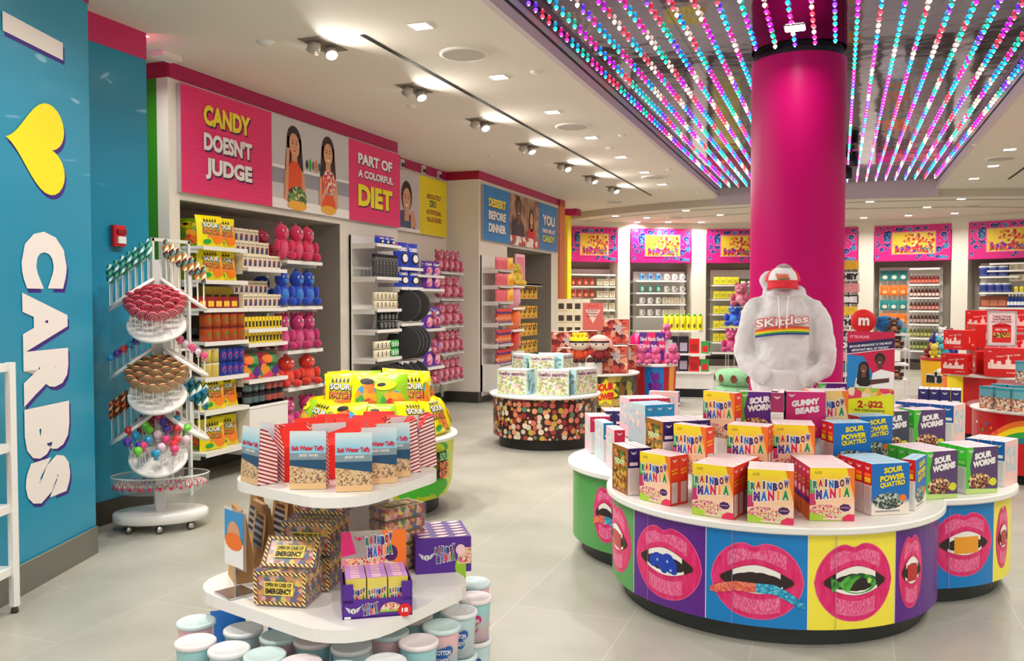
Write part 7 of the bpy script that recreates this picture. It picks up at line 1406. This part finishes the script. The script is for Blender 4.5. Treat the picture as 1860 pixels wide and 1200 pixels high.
# mustard bin
x, y = ctr(1716, 650, 14.2); t = empty('candy_bin', 'mustard yellow round bin with black letters and soft toys on top', 'bin', (x, y, 0)); fa = math.atan2(-y, -x)
b = MB(); b.lathe([(.33, .1), (.36, .66)], mat('mustard panel', (238, 178, 10), .4), 40); b.lathe([(.28, 0), (.28, .1), (.33, .1)], BLACK, 40); obj('drum', b, t)
b = MB(); b.lathe([(0, .64), (.37, .64), (.38, .67), (.36, .685), (0, .67)], mat('bin rim red', (180, 30, 30), .4), 40); obj('rim', b, t)
f = cyl(0, 0, .348, .003, a_ref=fa); b = MB(); b.text(f, "m's", -.29, .28, .27, .2, PW, 2, .13); b.text(f, "m's", -.28, .285, .25, .18, BLACK, 4, .07); obj('letters', b, t)
PLS = [plush(fur(n, c)) for n, c in (('navy plush', (40, 40, 150)), ('lemon plush', (240, 210, 50)), ('aqua plush', (40, 170, 190)), ('white bear plush', (236, 232, 230)), ('maroon plush', (150, 24, 30)))]; PN = ('navy', 'lemon yellow', 'aqua', 'white', 'maroon')
for k, (dx, dy, z, q) in enumerate(((-.24, -.12, .68, 4), (-.13, -.2, .68, 1), (.0, -.2, .68, 2), (-.18, .05, .85, 0), (-.04, .0, .93, 3), (.12, -.1, .68, 0), (.08, .05, .9, 4), (-.1, -.05, .78, 2))):
    rz = facing(x, y, 0); v = Matrix.Rotation(rz, 3, 'Z') @ Vector((dx, dy, 0)); solo('plush_toy', PLS[q], '%s soft toy heaped on the mustard bin, %s counted from the front left' % (PN[q], ORD[k]), 'plush toy', None, (x+v.x, y+v.y, z), (.2*math.sin(k), .3*math.cos(k*2), rz+.5*math.sin(k*3)), .72)
# red gift box display
QX, QY = ctr(1853, 690, 10.2); fa = math.atan2(-QY, -QX)
t = empty('display_table', 'large round table with rainbow striped drum holding bright red boxes', 'display table', (QX, QY, 0))
b = MB(); b.lathe([(0, .74), (.86, .74), (.87, .748), (.87, .765), (.86, .77), (0, .77)], WHITE, 64, smooth=False); obj('tabletop', b, t)
b = MB(); cs = [(ORA, -1.62, -1.14), (mat('stripe yellow', (250, 226, 10), .4), -1.14, -.76), (mat('stripe red', (190, 10, 20), .4), -.76, -.5), (mat('stripe red bright', (216, 20, 24), .4), -.5, .1), (mat('stripe green', (40, 150, 70), .4), .1, .5), (BLU, .5, 1.2), (mat('stripe red', (190, 10, 20), .4), 1.2, 4.66)]
for m, a0, a1 in cs: b.lathe([(.81, .1), (.81, .74)], m, max(3, int((a1-a0)*14)), a0=fa+a0, a1=fa+a1)
b.lathe([(.74, 0), (.74, .1), (.81, .1)], BLACK, 48); obj('drum', b, t)
RDB = mat('bright red card', (210, 14, 18), .45); SKL = mat('pale skyline print', (246, 214, 206), .5)
def nybox(w=.34, d=.26, h=.28):
    b = MB(); b.box((0, d/2, h/2), (w, d, h), RDB); f = plane((-w/2, 0, 0), (1, 0, 0), (0, 0, 1), .0008)
    P = [(.08, .28), (.08, .5), (.13, .5), (.16, .62), (.2, .62), (.23, .48), (.3, .48), (.3, .56), (.4, .56), (.4, .44), (.52, .44), (.52, .6), (.57, .62), (.59, .95*.85), (.61, .62), (.66, .6), (.66, .46), (.78, .46), (.78, .52), (.86, .52), (.86, .28)]
    for a, c in ((.08, .16), (.13, .22), (.22, .31), (.3, .41), (.41, .52), (.52, .66), (.66, .78), (.78, .86)): hh_ = {.08: .5, .13: .6, .22: .46, .3: .55, .41: .44, .52: .6, .66: .46, .78: .52}[a]; b.rect(f, a*w, .28*h, c*w, hh_*h, SKL)
    b.poly(f, [(.56*w, .6*h), (.62*w, .6*h), (.59*w, .82*h)], SKL); b.text(f, 'New York City', .3*w, .66*h, .6*w, .08*h, SKL, 2, .02, rot=.12); b.text(f, 'SWEETS', .55*w, .12*h, .35*w, .05*h, SKL, 2, .02); wings(b, f, w*.12, h*.88, w*.06, SKL, 2)
    for s in (-1, 1): g = plane((s*w/2, 0 if s > 0 else d, 0), (0, s, 0), (0, 0, 1), .0008); b.rect(g, d*.42, h*.35, d*.48, h*.65, SKL); b.text(g, 'NY', d*.62, h*.2, d*.2, h*.1, SKL, 2, .03)
    return b.done('box')
NYB = nybox()
b = MB(); b.lathe([(0, 0), (.42, 0), (.42, .16), (0, .16)], RDB, 40, smooth=False); solo('round_riser', b, 'round red riser under the upper red gift boxes', 'riser', loc=(QX, QY+.0, .77))
for i, (px, d, z, off, s, w) in enumerate(((1734, 9.85, .77, -16, .8, 'front left'), (1768, 10.05, .77, -78, .9, 'second from left, side on'), (1826, 9.5, .77, 4, 1.1, 'large front one'), (1732, 10.15, 1.03, -40, .8, 'stacked at far left'), (1764, 10.35, 1.05, -70, .95, 'upper left, side on'), (1796, 10.32, .93, 6, .95, 'middle on the riser'), (1854, 10.25, .93, 2, .95, 'right on the riser'), (1780, 10.5, 1.21, -10, .95, 'top left of the pile'), (1842, 10.5, 1.22, 5, .95, 'top right of the pile')    )):
    x, y, _ = atd(px, 600, d); solo('gift_box', NYB, 'bright red gift box with pale skyline print, %s' % w, 'gift box', 'red skyline boxes', (x, y, z), (0, 0, facing(x, y, off)), s)
x, y, _ = atd(1819, 622, 9.6); rz = facing(x, y, 0); r = empty('sign_holder', 'metal framed tasting journey sign standing on the red boxes', 'sign', (x, y, 1.10), rz)
b = MB()
for s in (-1, 1): b.box((s*.137, 0, .19), (.012, .02, .38), CHROME)
b.box((0, 0, .006), (.3, .06, .012), CHROME); b.box((0, 0, .375), (.28, .02, .012), CHROME); obj('frame', b, r)
b = MB(); b.box((0, 0, .19), (.262, .008, .36), mat('pale pink sign', (244, 216, 214), .4)); f = plane((-.13, -.0045, .01), (1, 0, 0), (0, 0, 1), .0008)
for t_, v, u, q in (('TAKE YOUR', .30, .04, .18), ('TASTEBUDS', .27, .04, .18), ('ON A JOURNEY', .24, .03, .20)): b.text(f, t_, u, v, q, .022, mat('maroon letter', (150, 20, 50), .5), 2, .04)
b.rect(f, .04, .03, .22, .22, RED, 1); b.disc(f, .13, .2, .09, .04, RED, 1, 20, 0, PI); b.rect(f, .05, .08, .21, .14, speck('brown sweets art', [(1, 1, 1)]), 2); b.text(f, 'NEW YORK', .07, .16, .12, .02, PW, 3, .03); obj('card', b, r)
# turquoise tin display
UX, UY = ctr(1893, 737, 7.95); fa = math.atan2(-UY, -UX)
t = empty('display_table', 'red round table with rainbow print holding turquoise topped sweet tins', 'display table', (UX, UY, 0))
b = MB(); b.lathe([(0, .62), (.6, .62), (.61, .63), (.61, .645), (.6, .65), (0, .65)], CLEARB, 56, smooth=False); b.lathe([(0, .61), (.58, .61), (.58, .62), (0, .62)], WHITE, 56, smooth=False); obj('tabletop', b, t)
b = MB(); b.lathe([(.56, .09), (.56, .61)], mat('gloss red drum', (196, 12, 20), .3), 56); b.lathe([(.49, 0), (.49, .09), (.56, .09)], BLACK, 48); obj('drum', b, t)
f = cyl(0, 0, .56, .0012, a_ref=fa); b = MB()
for k, m in enumerate((ORA, mat('stripe yellow', (250, 226, 10), .4), GRN, TEAL)): us = [-.75+.9*i/20 for i in range(21)]; b.band(f, us, lambda u, k=k: .12+.42*((u+.75)/.9)**.7*0+.5*math.exp(-((u+.1)/.5)**2)*.9-.05*(k+1), lambda u, k=k: .12+.5*math.exp(-((u+.1)/.5)**2)*.9-.05*k, m, 1)
for k in range(6): b.disc(f, -.62+.05*k, .5-.03*(k % 3), .014, .014, [PW, RED, GRN, BLU, ORA, PNK][k], 3, 10)
obj('rainbow_print', b, t)
TQG = mat('turquoise glass', (60, 160, 176), .15); SWT = speck('striped nougat sweets', [(236, 220, 190), (190, 130, 80), (120, 80, 60), (230, 180, 150), (210, 90, 60), (240, 230, 210), (80, 60, 60)], 55, .2)
b = MB(); b.box((0, .06, .055), (.125, .12, .11), SWT, 0, .012); SWM = b.done('sweets'); b = MB(); b.box((0, .06, .145), (.126, .121, .07), TQG, 0, .014); b.box((0, .06, .186), (.134, .129, .016), mat('turquoise lid', (20, 150, 170), .15), 0, .016); TQM = b.done('lid'); b = MB(); b.box((0, .06, .09), (.13, .125, .178), CLEARB, 0, .014); CLM = b.done('jar')
for i, (px, d, z, off) in enumerate(((1789, 7.72, .65, -34), (1822, 7.55, .65, -14), (1853, 7.45, .65, -4), (1888, 7.43, .65, 6), (1812, 7.9, .65, -20), (1846, 7.78, .65, 0), (1878, 7.75, .65, 4), (1858, 7.85, .86, 0), (1890, 7.8, .86, 4))):
    x, y, _ = atd(px, 740, d)
    tree('sweet_jar', [('jar', CLM), ('sweets', SWM), ('lid', TQM)], 'square clear jar of sweets with turquoise top, %s from left' % ORD[i], 'jar', 'turquoise jars', (x, y, z), (0, 0, facing(x, y, off)), 1.0)
b = MB(); b.lathe([(0, 0), (.4, 0), (.4, .21), (0, .21)], CLEARB, 36, smooth=False); solo('round_riser', b, 'clear riser under the upper turquoise jars', 'riser', loc=(UX+.05, UY+.1, .65))
